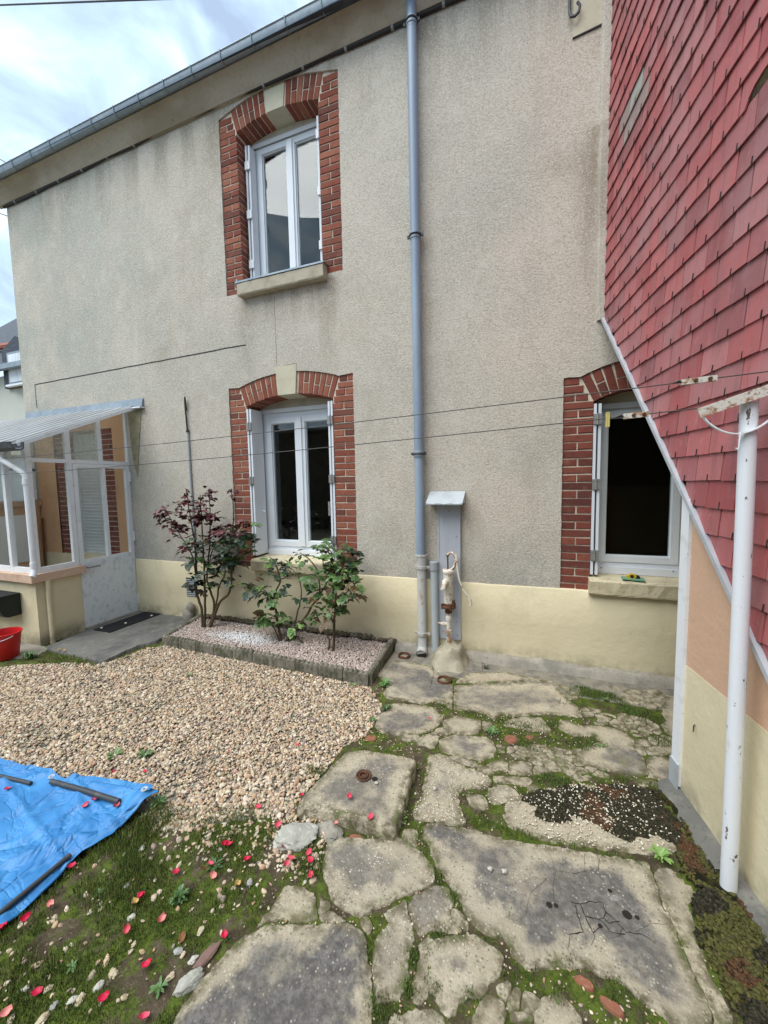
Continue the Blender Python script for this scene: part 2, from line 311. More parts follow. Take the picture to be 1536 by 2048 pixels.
def glass(name, tint=(.9,.95,.95), rough=0., haze=0., rip=0., refl=1.):
    t = NT(name); t.t.nodes.remove(t.b); tr = t.n('BsdfTransparent'); tr.inputs[0].default_value = tint+(1,)
    gl = t.n('BsdfGlossy'); gl.inputs['Roughness'].default_value = rough; lw = t.n('LayerWeight', Blend=.5); mx = t.n('MixShader')
    f = t.math('MINIMUM', t.math('MULTIPLY', t.math('ADD', t.math('MULTIPLY', t.math('POWER', lw.outputs['Facing'], 5.), .96), .042), refl), 1.); t.l(f, mx.inputs[0]); t.l(tr.outputs[0], mx.inputs[1]); t.l(gl.outputs[0], mx.inputs[2]); res = mx.outputs[0]
    if rip:
        nr = t.bump(t.noise(38, 3, .6, dist=.6), rip, .02); t.l(nr, gl.inputs['Normal'])
    if haze:
        df = t.n('BsdfTranslucent'); df.inputs[0].default_value = (.75,.78,.74,1); m2 = t.n('MixShader')
        t.l(t.ramp(t.noise(30, 3, .6, dist=1.), .40, .62, haze*.5, haze), m2.inputs[0]); t.l(res, m2.inputs[1]); t.l(df.outputs[0], m2.inputs[2]); res = m2.outputs[0]
    t.l(res, t.out.inputs[0]); return t.m
MT['glass'] = glass('window_glass', refl=1.35); MT['glass_dark'] = glass('single_pane_glass', (.8,.82,.82), refl=.55); MT['glass_clear'] = glass('veranda_glass', (.985,.99,.985), refl=.6); MT['glass_ripple'] = glass('rippled_glass', (.90,.90,.85), .12, .28, .8)

# ------------------------------------------------------------------ ground sheet (structure)
gm = MB().box(-70, 70, -40, 90, -.6, -.30); ground_far = gm.build('ground', surf('packed_earth', (.12,.10,.07), [(2,.4,.6,(.07,.08,.03),.8)], .95), None); prop(ground_far, kind='structure')

# ------------------------------------------------------------------ main house
house = empty('house', (0, 0, 0)); prop(house, 'two-storey grey roughcast house with brick window surrounds and cream plinth', 'house')
HP = house
def hb(mb, name, mat, parent=None, smooth=False):
    o = mb.build(name, mat, None, smooth); pa = parent or house; o.parent = pa
    o.matrix_parent_inverse = Matrix.Translation(-pa_loc(pa)); return o
def pa_loc(o): return Vector((0,0,0))
def arc(xL, xR, zs, rise, dR=0., n=14):
    c = (xL+xR)/2; wd = (xR-xL)/2; R = (wd*wd+rise*rise)/(2*rise); th = math.asin(wd/R); zc = zs-R*math.cos(th)
    return c, zc, R, th, [(c+(R+dR)*math.sin(-th+2*th*i/n), zc+(R+dR)*math.cos(-th+2*th*i/n)) for i in range(n+1)]
bcache = {}
def brick_mesh(sx, sy, sz, mat, v):
    k = (round(sx,3), round(sy,3), round(sz,3), mat.name, v)
    if k in bcache: return bcache[k]
    r = random.Random(hash(k[:3])*7+v); j = lambda a=.0018: r.uniform(-a, a); x, y, z = sx/2, sy/2, sz/2; c = .0035
    vs = [(-x,y,-z),(x,y,-z),(x,y,z),(-x,y,z)]
    vs += [(a*x+j(), -y+c+abs(j()), b*z+j()) for a,b in ((-1,-1),(1,-1),(1,1),(-1,1))]
    vs += [(a*(x-c)+j(.003), -y+j(.0012), b*(z-c)+j(.003)) for a,b in ((-1,-1),(1,-1),(1,1),(-1,1))]
    fs = [(0,1,2,3)]+[(i,(i+1)%4+0,(i+1)%4+4,i+4) for i in range(4)]+[(i+4,(i+1)%4+4,(i+1)%4+8,i+8) for i in range(4)]+[(8,9,10,11)]
    me = MB().add(vs, fs).mesh('brick', mat); bcache[k] = me; return me
def brick(parent, x0, x1, z0, z1, yf, dep, mat, roty=0., ctr=None):
    sx, sz = x1-x0, z1-z0
    if sx < .012 or sz < .012: return
    o = bpy.data.objects.new('brick', brick_mesh(sx, dep, sz, mat, rnd.randrange(4))); COL.objects.link(o); o.parent = parent
    o.matrix_parent_inverse = Matrix.Translation(-pa_loc(parent))
    cx, cz = ctr if ctr else ((x0+x1)/2, (z0+z1)/2)
    o.location = (cx, yf+dep/2+rnd.uniform(-.0025,.0015), cz); o.rotation_euler = (rnd.uniform(-.008,.008), roty+rnd.uniform(-.006,.006), rnd.uniform(-.006,.006))
def sub(mb, name, mat, parent, smooth=False):
    o = mb.build(name, mat, None, smooth); o.parent = parent; o.matrix_parent_inverse = Matrix.Translation(-pa_loc(parent)); return o

def window(label, xL, xR, zsill, zs, rise, oL, oR, zb, zt, key=None, yf=.20, sashes=2, mat='brick', course=.0645, first_full=True, right_jamb=True, insL=.045, insR=.045, top_in=0., slim=False):
    """part of the house: the frame mesh is the part; bricks, panes, shutters, sill are its sub-parts"""
    c, zc, R, th, ins = arc(xL, xR, zs, rise)
    ext = [(c+(R+.218)*math.sin(a), zc+(R+.218)*math.cos(a)) for a in np.linspace(-th, th, 15)]
    outl = [(oL,zb),(oL,zt)]+[(a,b) for a,b in ext if oL < a < oR]+[(oR,zt),(oR,zb)]
    if key:
        kw0, kw1, kz = key; i0 = [i for i,p in enumerate(outl) if p[0] < kw0 and i > 1][-1]; i1 = [i for i,p in enumerate(outl) if p[0] > kw1][0]
        outl = outl[:i0+1]+[(kw0,outl[i0][1]+.005),(kw0-.006,kz),(kw1+.006,kz),(kw1,outl[i0][1]+.005)]+outl[i1:]
    jo = []
    for i in range(len(outl)):
        a_, b_ = Vector(outl[i]), Vector(outl[(i+1) % len(outl)]); m_ = max(1, int((b_-a_).length/.035))
        for k in range(m_): q_ = a_.lerp(b_, k/m_); jo.append((q_.x+(.005*mnoise.noise(Vector((q_.x*31,q_.y*31,1))) if i not in (len(outl)-1,) else 0), q_.y+(.004*mnoise.noise(Vector((q_.x*33,q_.y*33,5))) if i != len(outl)-1 else 0)))
    outl = jo
    opening = [(xL,zb+.005)]+ins+[(xR,zb+.005)]
    # frame (the part itself)
    f = MB(); fl, fr_, fb, ft = xL+insL, xR-insR, zsill+.02, zs-.035-top_in; T = .046 if slim else .06; tb = .036 if slim else .07
    f.box(fl, fl+T, yf, yf+.07, fb, ft).box(fr_-T, fr_, yf, yf+.07, fb, ft).box(fl+T, fr_-T, yf, yf+.07, fb, fb+.09).box(fl+T, fr_-T, yf, yf+.07, ft-tb, ft)
    f.box(fl+.02, fr_-.02, yf-.03, yf-.002, fb-.012, fb+.045)
    win = sub(f, 'window', MT['pvc'], house); win['label'] = label
    sheet('mortar', [[(a_-.0 if 0 else a_, b_) for a_, b_ in outl], opening[::-1]], .004, MT['mortar'], None, .26).parent = win
    bpy.context.view_layer.update()
    win.children[-1].matrix_parent_inverse = Matrix.Translation(-pa_loc(win))
    # sashes and panes
    sx0, sx1, sz0, sz1 = fl+T-.012, fr_-T+.012, fb+.085, ft-tb+.005
    edges = np.linspace(sx0, sx1, sashes+1)
    for i in range(sashes):
        a, b = edges[i]+.001, edges[i+1]-.001; S = .050 if slim else .062; s = MB(); y0 = yf-.012
        s.box(a, a+S, y0, y0+.06, sz0, sz1).box(b-S, b, y0, y0+.06, sz0, sz1).box(a+S, b-S, y0+.0015, y0+.06, sz0, sz0+S).box(a+S, b-S, y0+.0015, y0+.06, sz1-S, sz1)
        g_ = .008; s.box(a+S, b-S, y0+.02, y0+.05, sz0+S, sz0+S+g_).box(a+S, b-S, y0+.02, y0+.05, sz1-S-g_, sz1-S).box(a+S, a+S+g_, y0+.021, y0+.05, sz0+S+g_, sz1-S-g_).box(b-S-g_, b-S, y0+.021, y0+.05, sz0+S+g_, sz1-S-g_)
        sub(s, 'sash', MT['pvc'], win)
        sub(MB().box(a+S-.004, b-S+.004, y0+.028, y0+.034, sz0+S-.004, sz1-S+.004), 'pane', MT['glass' if sashes == 2 else 'glass_dark'], win)
    if sashes == 2:
        mdl = (sx0+sx1)/2; sub(MB().box(mdl-.028, mdl+.028, yf-.028, yf-.0135, sz0+.012, sz1-.012), 'astragal', MT['pvc'], win)
    # lintel infill under the arch
    tp = [(xL,ft+.004)]+[(a,b+.03) for a,b in ins]+[(xR,ft+.004)]
    sub(MB().prism(tp, lambda a,b,h: (a,h,b), yf-.015, yf+.06), 'lintel_panel', MT['tympanum'], win)
    sub(MB().box(fl-.02, fr_+.02, yf-.022, yf-.016, ft-.012, ft+.03), 'lintel_trim', MT['pvc'], win)
    for x0, x1 in ((xL-.01, fl), (fr_, xR+.01)): sub(MB().box(x0, x1, yf+.001, yf+.05, zsill, ft), 'jamb_filler', MT['tympanum'], win)
    # bricks of the jambs
    n = int(round((zt-zb)/course)); ch = (zt-zb)/n; J = .010
    jl = [(oL, xL, 1)]+([(oR, xR, -1)] if right_jamb else [])
    for xo, xi, sg in jl:
        for k in range(n):
            z0, z1 = zb+k*ch+J/2, zb+(k+1)*ch-J/2; xin = xi; zm = (z0+z1)/2
            if zm > zs-.015:                                   # cut back by the springing of the arch
                ex, ez = ext[0] if sg > 0 else ext[-1]; u = min(1., max(0., (z1-zs)/(ez-zs))); xin = xi+(ex-xi)*u-sg*.006
            a, b = (xo, xin) if sg > 0 else (xin, xo); a2, b2 = a+.002, b-.002+0
            if sg > 0: b2 = b+.003 if zm < zs-.015 else b
            else: a2 = a-.003 if zm < zs-.015 else a
            M_ = MT[mat]; full = (k % 2 == 0) == first_full
            if full or b2-a2 < .12:
                brick(win, a2, b2, z0, z1, -.003, .105, M_)
                if zm < zs-.015: brick(win, *((b2-.104, b2) if sg > 0 else (a2, a2+.104)), z0, z1, .112, .12, M_)
            else:
                md = (a2+b2)/2+rnd.uniform(-.008,.008); brick(win, a2, md-J/2, z0, z1, -.003, .1, M_); brick(win, md+J/2, b2, z0, z1, -.003, .215, M_)
    # voussoirs
    kl = (key[0]-c)/R if key else 0; krr = (key[1]-c)/R if key else 0
    for a0, a1 in ((-th, math.asin(kl) if key else 0), (math.asin(krr) if key else 0, th)):
        span = (a1-a0)*(R+.1); nb = max(1, int(round(span/.066)))
        for i in range(nb):
            a = a0+(a1-a0)*(i+.5)/nb; wd = span/nb-.011
            pieces = [(-.003,.216)] if i % 2 == 0 else [(-.003,.104),(.114,.216)]
            if i % 4 == 3: pieces = [(-.003,.09),(.10,.216)]
            for r0, r1 in pieces:
                rm = R+(r0+r1)/2; cx, cz = c+rm*math.sin(a), zc+rm*math.cos(a)
                brick(win, -wd/2, wd/2, -(r1-r0)/2, (r1-r0)/2, -.003, .205, MT[mat], roty=a, ctr=(cx, cz))
    if key:
        kz0 = zc+math.sqrt(R*R-(kw0-c)**2)-.004; kb = .018
        sub(MB().prism([(kw0+kb,kz0),(kw1-kb,kz0),(kw1+.004,kz-.004),(kw0-.004,kz-.004)], lambda a,b,h: (a,h,b), -.018 if zb < 2 else -.008, .2), 'keystone', MT['keystone'], win)
    # room behind, so that the panes show depth
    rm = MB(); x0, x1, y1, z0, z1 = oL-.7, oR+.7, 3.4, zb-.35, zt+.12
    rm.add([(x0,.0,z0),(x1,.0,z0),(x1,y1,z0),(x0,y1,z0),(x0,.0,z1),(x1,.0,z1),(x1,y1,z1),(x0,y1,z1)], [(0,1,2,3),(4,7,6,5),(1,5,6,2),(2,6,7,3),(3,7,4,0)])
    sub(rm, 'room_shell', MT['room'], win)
    return win, outl, (fl, fr_, fb, ft)

W1, out1, fr1 = window('upper window with folded shutters and zinc-topped sill', -2.80, -1.85, 3.68, 5.175, .068, -3.005, -1.635, 3.60, 5.346, (-2.437,-2.212,5.445), .20, insL=.075, insR=.005, slim=True)
W2, out2, fr2 = window('ground floor window with two sashes behind the rose bushes', -2.832, -1.784, .79, 2.43, .09, -3.045, -1.557, .682, 2.644, (-2.424,-2.182,2.806), .22)
W3, out3, fr3 = window('dark ground floor window half hidden by the slate-clad wall', .497, 1.215, .80, 2.20, .085, .28, 1.43, .672, 2.398, None, .15, sashes=1, mat='brick_old', first_full=False, right_jamb=False, slim=True)

def shutter(win, x, sg, z0, z1, ya, yb, hz):
    for i, off in enumerate((.0, .034)):
        s = MB().box(min(x+sg*off, x+sg*(off+.02)), max(x+sg*off, x+sg*(off+.02)), ya+.004*i, yb, z0, z1)
        sub(s, 'shutter_leaf', MT['shutter'], win)
    for z in hz:
        sub(MB().box(min(x-sg*.002, x+sg*.058), max(x-sg*.002, x+sg*.058), ya-.012, ya-.001, z-.04, z+.04).tube([(x+sg*.027,ya-.012,z-.045),(x+sg*.027,ya-.012,z+.045)], .007, 8), 'shutter_hinge', MT['hinge'] if z < 3 else MT['white_steel'], win)
shutter(W1, -2.768, 1, 3.71, 5.10, .085, .185, (3.92, 4.42, 4.90)); shutter(W1, -1.856, -1, 3.71, 5.10, .06, .185, (3.92, 4.42, 4.93))
shutter(W2, -2.826, 1, .815, 2.405, -.006, .19, (1.02, 1.64, 2.22)); shutter(W2, -1.790, -1, .815, 2.405, -.006, .19, (1.02, 1.64, 2.22))
shutter(W3, .501, 1, .82, 2.18, -.004, .125, (.98, 1.55, 2.06))
sub(MB().tube([(-2.752,.10,1.30),(-2.72,.10,1.30),(-2.70,.06,1.305)], .008, 8), 'shutter_latch', MT['white_steel'], W2)
sub(MB().box(-1.975,-1.955,.188,.206,1.25,1.40), 'window_handle', MT['hinge'], W2)
for x in (.60, 1.10): sub(MB().lathe([(.0,.001),(.006,.001),(.006,.004),(0,.004)], (x,.118,.855), 8, 'y'), 'frame_screw', MT['hinge'], W3)
# sills
def sill(win, x0, x1, y0, y1, z0, z1, mat, jit=.006):
    bm = bmesh.new(); nx = 16; r = random.Random(int(x0*100)); prof = [(y1,z0),(y0+.006,z0),(y0,z0+.012),(y0-.002,z1-.016),(y0+.014,z1-.002),(y1,z1+.012)]
    rings = []
    for i in range(nx+1):
        x = x0+(x1-x0)*i/nx; rings.append([bm.verts.new((x+r.uniform(-.002,.002), y+r.uniform(-jit,jit)*(y < y1), z+r.uniform(-jit,jit)*.5)) for y, z in prof])
    for i in range(nx):
        for j in range(len(prof)): j2 = (j+1) % len(prof); bm.faces.new((rings[i][j], rings[i][j2], rings[i+1][j2], rings[i+1][j]))
    bm.faces.new(rings[0]); bm.faces.new(rings[-1][::-1]); bmesh.ops.recalc_face_normals(bm, faces=bm.faces)
    me = bpy.data.meshes.new('sill'); bm.to_mesh(me); bm.free(); me.materials.append(mat); o = link('sill', me); o.parent = win; o.matrix_parent_inverse = Matrix.Translation(-pa_loc(win)); return o
MT['sill'] = surf('worn_cream_sill', (.60,.53,.36), [(7,.45,.68,(.47,.40,.26),.8),(24,.58,.7,(.30,.24,.16),.7)], .8, [(25,.5,.01)])
MT['sill_up'] = surf('weathered_sill_stone', (.45,.40,.30), [(7,.45,.68,(.34,.29,.21),.8)], .85, [(30,.4,.006)])
sill(W1, -2.80, -1.80, -.10, .23, 3.535, 3.665, MT['sill_up'], .002)
sub(MB().prism([(-.108,3.655),(-.108,3.672),(.22,3.70),(.22,3.69),(-.10,3.668)], lambda a,b,h: (h,a,b), -2.815, -1.79), 'sill_flashing', MT['zinc'], W1)
sub(MB().box(-2.815,-2.80,-.09,.03,3.655,3.705).add([(-2.86,-.10,3.672),(-2.80,-.10,3.672),(-2.80,-.002,3.72),(-2.86,-.002,3.70)],[(0,1,2,3)]), 'sill_flashing_end', MT['zinc'], W1)
sill(W2, -2.80, -1.80, -.085, .22, .665, .785, MT['sill'], .005)
sill(W3, .488, 1.40, -.075, .15, .672, .795, MT['sill'], .004)

# roughcast wall with its openings
TH, YW = [[(-6.62,.64),(-6.62,5.55),(2.4,5.55),(2.4,.64)]], -.014
vw = [(-6.06,.69),(-6.06,2.34),(-4.905,2.34),(-4.905,.69)]
sheet('wall', TH+[o[::-1] for o in (out1, out2, out3, vw)], YW, MT['roughcast'], None, .03); wall = bpy.data.objects['wall']; wall.parent = house; wall.matrix_parent_inverse = Matrix.Identity(4)
hb(MB().box(-6.62,-6.60,-.0139,8,.0,5.55).box(-6.6,2.4,7.9,8,0,5.55), 'side_wall', MT['roughcast'])
hb(MB().add([(-6.7,-.25,5.6),(2.5,-.25,5.6),(2.5,8.2,8.2),(-6.7,8.2,8.2)],[(0,1,2,3)]), 'roof', MT['slate_roof'])
# plinth: painted cream, its upper edge a little proud and uneven
pm = MB(); xs = np.linspace(-4.63, 2.35, 120)
for i in range(len(xs)-1):
    a, b = xs[i], xs[i+1]; h = lambda x: .688+.006*mnoise.noise(Vector((x*1.6,0,0)))+.003*mnoise.noise(Vector((x*9,3,0))); o_ = lambda x: -.026+.004*mnoise.noise(Vector((x*2,7,0)))
    b0 = len(pm.v); vs = []
    for x in (a, b): vs += [(x,o_(x),-.3),(x,o_(x)-.002,.35+.03*math.sin(x)),(x,o_(x),h(x)-.01),(x,o_(x)+.008,h(x)),(x,.02,h(x)+.002)]
    pm.add(vs, [(j,j+1,j+6,j+5) for j in range(4)])
hb(pm, 'plinth', MT['cream'], smooth='all')
# low concrete footing along the foot of the wall
fm = MB(); xs = np.linspace(-1.15, 1.30, 70)
for i in range(len(xs)-1):
    vs = []
    for x in (xs[i], xs[i+1]):
        h = .055+.02*mnoise.noise(Vector((x*3,1,0)))+.012*mnoise.noise(Vector((x*11,2,0))); d = -.085+.02*mnoise.noise(Vector((x*4,5,0)))
        vs += [(x,d-.03,-.04),(x,d,h*.7),(x,d+.02,h),(x,-.02,h+.012)]
    fm.add(vs, [(j,j+1,j+5,j+4) for j in range(3)])
hb(fm, 'footing', MT['concrete'], smooth='all')
# crack line scored in the render (a dark joint), thin real grooves set as strips
def joint(pts, wd, name='render_joint', mat=None):
    mb = MB()
    for (a, b), (c_, d_) in zip(pts[:-1], pts[1:]):
        v = Vector((c_-a, d_-b)); nrm = Vector((-v.y, v.x)).normalized()*wd/2
        mb.add([(a-nrm.x,YW-.0015,b-nrm.y),(c_-nrm.x,YW-.0015,d_-nrm.y),(c_+nrm.x,YW-.0015,d_+nrm.y),(a+nrm.x,YW-.0015,b+nrm.y)],[(0,1,2,3)])
    return hb(mb, name, mat or MT['black_cable'])
jp = [(-6.345,2.70),(-6.350,3.02)]+[(-6.35+3.56*i/26, 3.022+.05*i/26+.006*mnoise.noise(Vector((i*.9,0,0)))) for i in range(1,27)]
joint(jp, .013)
joint([(-2.41,3.5)]+[(-2.41+.008*mnoise.noise(Vector((i*.7,4,0))),3.5-.68*i/14) for i in range(1,15)], .003)
# cornice
def zt_(x): return .012*(x+6.6)
cm = MB(); prof = [(-.012,5.40),(-.05,5.405),(-.075,5.44),(-.10,5.50),(-.14,5.545),(-.17,5.56),(-.17,5.60),(0.,5.62)]
xs = np.linspace(-6.74, 2.4, 40)
for i in range(len(xs)-1):
    vs = [(x, y-(.0 if x > -6.6 else 0), z+zt_(x)) for x in (xs[i], xs[i+1]) for y, z in prof]; k = len(prof)
    cm.add(vs, [(j,j+1,j+1+k,j+k) for j in range(k-1)])
cm.add([(-6.74,y,z+zt_(-6.74)) for y,z in prof], [tuple(range(len(prof)))])
hb(cm, 'cornice', MT['cornice'], smooth=True)
for x in (-3.55, .2): hb(MB().box(x-.002,x+.002,-.0765,-.07,5.43+zt_(x),5.56+zt_(x)), 'cornice_joint', MT['black_cable'])
gm_ = MB(); xs = np.linspace(-6.85, 2.4, 40); gp = [(-.165,5.60),(-.172,5.565),(-.19,5.548),(-.215,5.545),(-.238,5.555),(-.250,5.58),(-.253,5.61),(-.262,5.616),(-.258,5.625),(-.246,5.62)]
for i in range(len(xs)-1):
    vs = [(x, y, z+zt_(x)+.01) for x in (xs[i], xs[i+1]) for y, z in gp]; k = len(gp); gm_.add(vs, [(j,j+1,j+1+k,j+k) for j in range(k-1)])
gut = hb(gm_, 'gutter', MT['zinc'], smooth=True)
for i in range(24):
    x = -6.7+i*.36; z = zt_(x)+.01
    o = MB().tube([(x,-.168,5.585+z),(x,-.188,5.546+z),(x,-.215,5.541+z),(x,-.241,5.552+z),(x,-.254,5.58+z),(x,-.262,5.622+z)], .005, 6).build('gutter_bracket', MT['zinc']); o.parent = gut; o.matrix_parent_inverse = Matrix.Identity(4)
# ------------------------------------------------------------------ things fixed to the house wall
def thing(name, label, cat, loc, group=None):
    o = empty(name, loc); prop(o, label, cat, group); return o
def pt(mb, name, mat, par, smooth=False, label=None):
    """a part built in world coordinates under an unrotated thing"""
    o = mb.build(name, mat, par, smooth); o.location = -par.location
    if label: o['label'] = label
    return o
def spt(mb, name, mat, part, smooth=False):
    return mb.build(name, mat, part, smooth)          # sub-part: its part already carries the offset
dp = thing('downpipe', 'long blue-grey rainwater downpipe running down the house wall', 'downpipe', (-.9,-.08,0))
def ring(c, r, h): return [(r*.8,-h/2),(r,-h/2),(r,h/2),(r*.8,h/2)]
for z0, z1 in ((.90,1.84),(1.80,3.70),(3.66,5.38),(5.33,5.66)):
    x0, x1 = -.893-.006*(z0-1), -.893-.006*(z1-1)
    p = pt(MB().tube([(x0,-.08,z0),(x1,-.08,z1)], [.0415,.0405], 20), 'pipe_section', MT['pipe_blue'], dp, True)
for z in (1.845, 3.705, 5.385):
    x = -.893-.006*(z-1); c = pt(MB().lathe([(.040,-.03),(.047,-.028),(.048,-.012),(.044,-.008),(.044,.0),(.049,.004),(.049,.018),(.041,.024)], (x,-.08,z), 20), 'collar', MT['zinc'], dp, True)
    spt(MB().tube([(x+.05*math.cos(a),-.08+.05*math.sin(a),z+.0) for a in np.linspace(0,2*math.pi,17)], .006, 6, False).bar((x,-.03,z),(x,-.01,z),.03,.012).box(x-.07,x-.046,-.088,-.072,z-.012,z+.012).box(x+.046,x+.07,-.088,-.072,z-.012,z+.012), 'bracket', MT['dark_metal'], c)
low = pt(MB().lathe([(.043,.0),(.043,.07),(.041,.075),(.041,.80),(.046,.805),(.047,.89),(.052,.895),(.052,.912),(.043,.914)], (-.886,-.08,.02), 20), 'lower_pipe', MT['pipe_iron'], dp, True)
low['label'] = 'whitish rust-stained cast iron foot of the downpipe'
spt(MB().tube([(-.886,-.08,.10),(-.886,-.085,.06),(-.882,-.11,.035),(-.876,-.16,.02)], [.042,.045,.047,.05], 18, False).tube([(-.878,-.155,.021),(-.882,-.11,.034)],[.043,.038],18,True), 'outlet_shoe', MT['pipe_iron'], low, True)
spt(MB().lathe([(0,.0),(.042,.0)], (-.8765,-.157,.021), 18, 'y'), 'outlet_opening', MT['hollow_dark'], low)  # flat black disc, the shade in the pipe mouth put into its colour
for z in (.815,.19):
    spt(MB().lathe([(.043,-.015),(.051,-.013),(.051,.013),(.043,.015)], (-.886,-.08,z), 20).box(-.96,-.934,-.088,-.074,z-.008,z+.012).box(-.838,-.81,-.088,-.074,z-.008,z+.012), 'clamp', MT['pipe_iron'], low, True)

cp_ = thing('standpipe', 'short capped grey plastic pipe beside the downpipe', 'pipe', (-.768,-.065,0))
pt(MB().tube([(-.763,-.065,-.02),(-.772,-.065,.83)], .035, 18), 'pipe', MT['pipe_grey'], cp_, True)
pt(MB().lathe([(.036,.79),(.0425,.792),(.0425,.865),(.036,.872),(0,.874)], (-.772,-.065,0), 18), 'cap', MT['cap_grey'], cp_, True)

bd = thing('pump_backboard', 'tall grey metal board with small hood behind the hand pump', 'backboard', (-.635,-.03,0))
pt(MB().box(-.728,-.545,-.045,-.02,.15,1.44).box(-.740,-.728,-.05,-.02,.16,1.44).box(-.545,-.536,-.05,-.02,.16,1.44), 'board', MT['board'], bd)
hood = MB(); nx = 10
for i in range(nx):
    a, b = -.815+.318*i/nx, -.815+.318*(i+1)/nx; f = lambda x, v: x+(.012 if v else 0)*(1 if x < -.65 else -.3)
    wv = lambda x: .004*math.sin(x*60)
    hood.add([(a,-.185,1.403+wv(a)),(b,-.185,1.403+wv(b)),(b,-.06,1.478),(a,-.06,1.478),(a,-.02,1.505),(b,-.02,1.505),(a,-.183,1.392),(b,-.183,1.392),(a,-.02,1.40),(b,-.02,1.40)], [(0,1,2,3),(3,2,5,4),(0,6,7,1),(6,8,9,7)])
hood.add([(-.815,-.185,1.403),(-.815,-.06,1.478),(-.815,-.02,1.505),(-.815,-.02,1.40)],[(0,1,2,3)]).add([(-.497,-.185,1.403),(-.497,-.06,1.478),(-.497,-.02,1.505),(-.497,-.02,1.40)],[(0,1,2,3)])
pt(hood, 'hood', MT['zinc_light'], bd, True)
for x, z in ((-.70,.30),(-.57,.32),(-.70,.22),(-.565,.20),(-.64,1.33),(-.57,1.1),(-.605,.42),(-.56,.62)): pt(MB().lathe([(0,.004),(.005,.004),(.006,0)], (x,-.045,z), 8, 'y'), 'rivet', MT['hinge'], bd)

pu = thing('hand_pump', 'old white enamelled hand water pump with curved lever handle', 'pump', (-.63,-.13,0)); X, Y = -.63, -.135
body = pt(MB().lathe([(.036,.515),(.0405,.52),(.0405,.60),(.042,.605),(.042,.66),(.044,.665),(.0445,.785),(.052,.79),(.054,.80),(.054,.812),(.05,.818),(.0,.822)], (X,Y,0), 24), 'barrel', MT['pump'], pu, True)
spt(MB().tube([(X-.012,Y-.03,.715),(X-.018,Y-.065,.72),(X-.022,Y-.09,.705),(X-.024,Y-.10,.672)], [.031,.027,.022,.021], 14).lathe([(.026,-.006),(.028,0),(.026,.006)],(X-.024,Y-.10,.672),14), 'spout', MT['pump'], body, True)
pt(MB().lathe([(.0,.478),(.066,.478),(.068,.492),(.045,.50),(.042,.518)], (X,Y,0), 8).lathe([(.03,.43),(.032,.478)], (X,Y,0), 12).box(X+.035,X+.055,Y-.02,Y+.02,.50,.545), 'flange', MT['rust'], pu)
for a in (.4, 2.0, 3.6, 5.2): pt(MB().lathe([(0,.515),(.011,.515),(.011,.468),(0,.468)], (X+.055*math.cos(a),Y+.055*math.sin(a),0), 6), 'bolt', MT['rust'], pu)
pt(MB().tube([(X,Y,.81),(X+.03,Y,.815),(X+.055,Y,.85),(X+.072,Y,.905)], [.017,.018,.016,.016], 10, True, .8).lathe([(0,-.02),(.019,-.02),(.019,.02),(0,.02)],(X+.074,Y,.91),12,'y'), 'bracket_arm', MT['pump'], pu, True)
pt(MB().tube([(X-.002,Y,.80),(X-.004,Y,.945)], .0065, 8).lathe([(0,-.014),(.012,-.014),(.012,.014),(0,.014)],(X-.004,Y,.945),10,'y'), 'piston_rod', MT['rust'], pu)
hp = [(X-.006,.948),(X+.012,.968),(X+.035,.972),(X+.058,.958),(X+.073,.925),(X+.080,.88),(X+.084,.82),(X+.096,.74),(X+.125,.66),(X+.165,.60),(X+.192,.558),(X+.200,.53),(X+.192,.512)]
pt(MB().tube([(a,Y-.004,b) for a,b in hp], [.011,.012,.012,.014,.017,.012,.010,.009,.009,.009,.011,.012,.009], 10), 'lever', MT['pump'], pu, True)
pt(MB().lathe([(.017,-.02),(.017,.16),(.020,.165),(.020,.19),(.017,.195),(.017,.235),(.026,.24),(.026,.275),(.021,.28),(.021,.36),(.027,.365),(.027,.395),(.018,.40),(.018,.445)], (X+.002,Y,0), 14), 'suction_pipe', MT['pump'], pu, True)
pt(MB().lathe([(.018,0),(.018,.05),(.012,.055),(.012,.075)], (X,Y-.0,.335), 12,'x').tube([(X-.055,Y,.335),(X-.085,Y,.33)], .012, 8), 'drain_tap', MT['pump'], pu, True) if False else pt(MB().tube([(X-.01,Y,.325),(X-.045,Y-.005,.325),(X-.06,Y-.005,.325)], [.017,.021,.015], 10).tube([(X-.06,Y-.005,.325),(X-.095,Y-.005,.332)], [.012,.004], 8), 'drain_tap', MT['pump'], pu, True)
# concrete mound at its foot
mm = MB(); nu, nv = 36, 12
for j in range(nv+1):
    for i in range(nu):
        a = 2*math.pi*i/nu; t = j/nv; r = (1-t)**.8; h = .215*(1-(1-t)**1.25)
        nn = 1.12+.30*mnoise.noise(Vector((math.cos(a)*1.5, math.sin(a)*1.5, t*2)))
        x = -.60+.175*r*nn*math.cos(a); y = -.10+.26*r*nn*math.sin(a)*(1 if math.sin(a) < 0 else .35)
        mm.v.append((x, min(y,-.018), -.03+h*(1+.28*mnoise.noise(Vector((x*11,y*11,t*3)))+.10*mnoise.noise(Vector((x*30,y*30,t*5))))))
for j in range(nv):
    for i in range(nu): mm.f.append((j*nu+i, j*nu+(i+1)%nu, (j+1)*nu+(i+1)%nu, (j+1)*nu+i))
md = mm.build('concrete_mound', MT['mound'], None, 'all'); prop(md, 'rounded lump of concrete at the foot of the hand pump', 'mound')

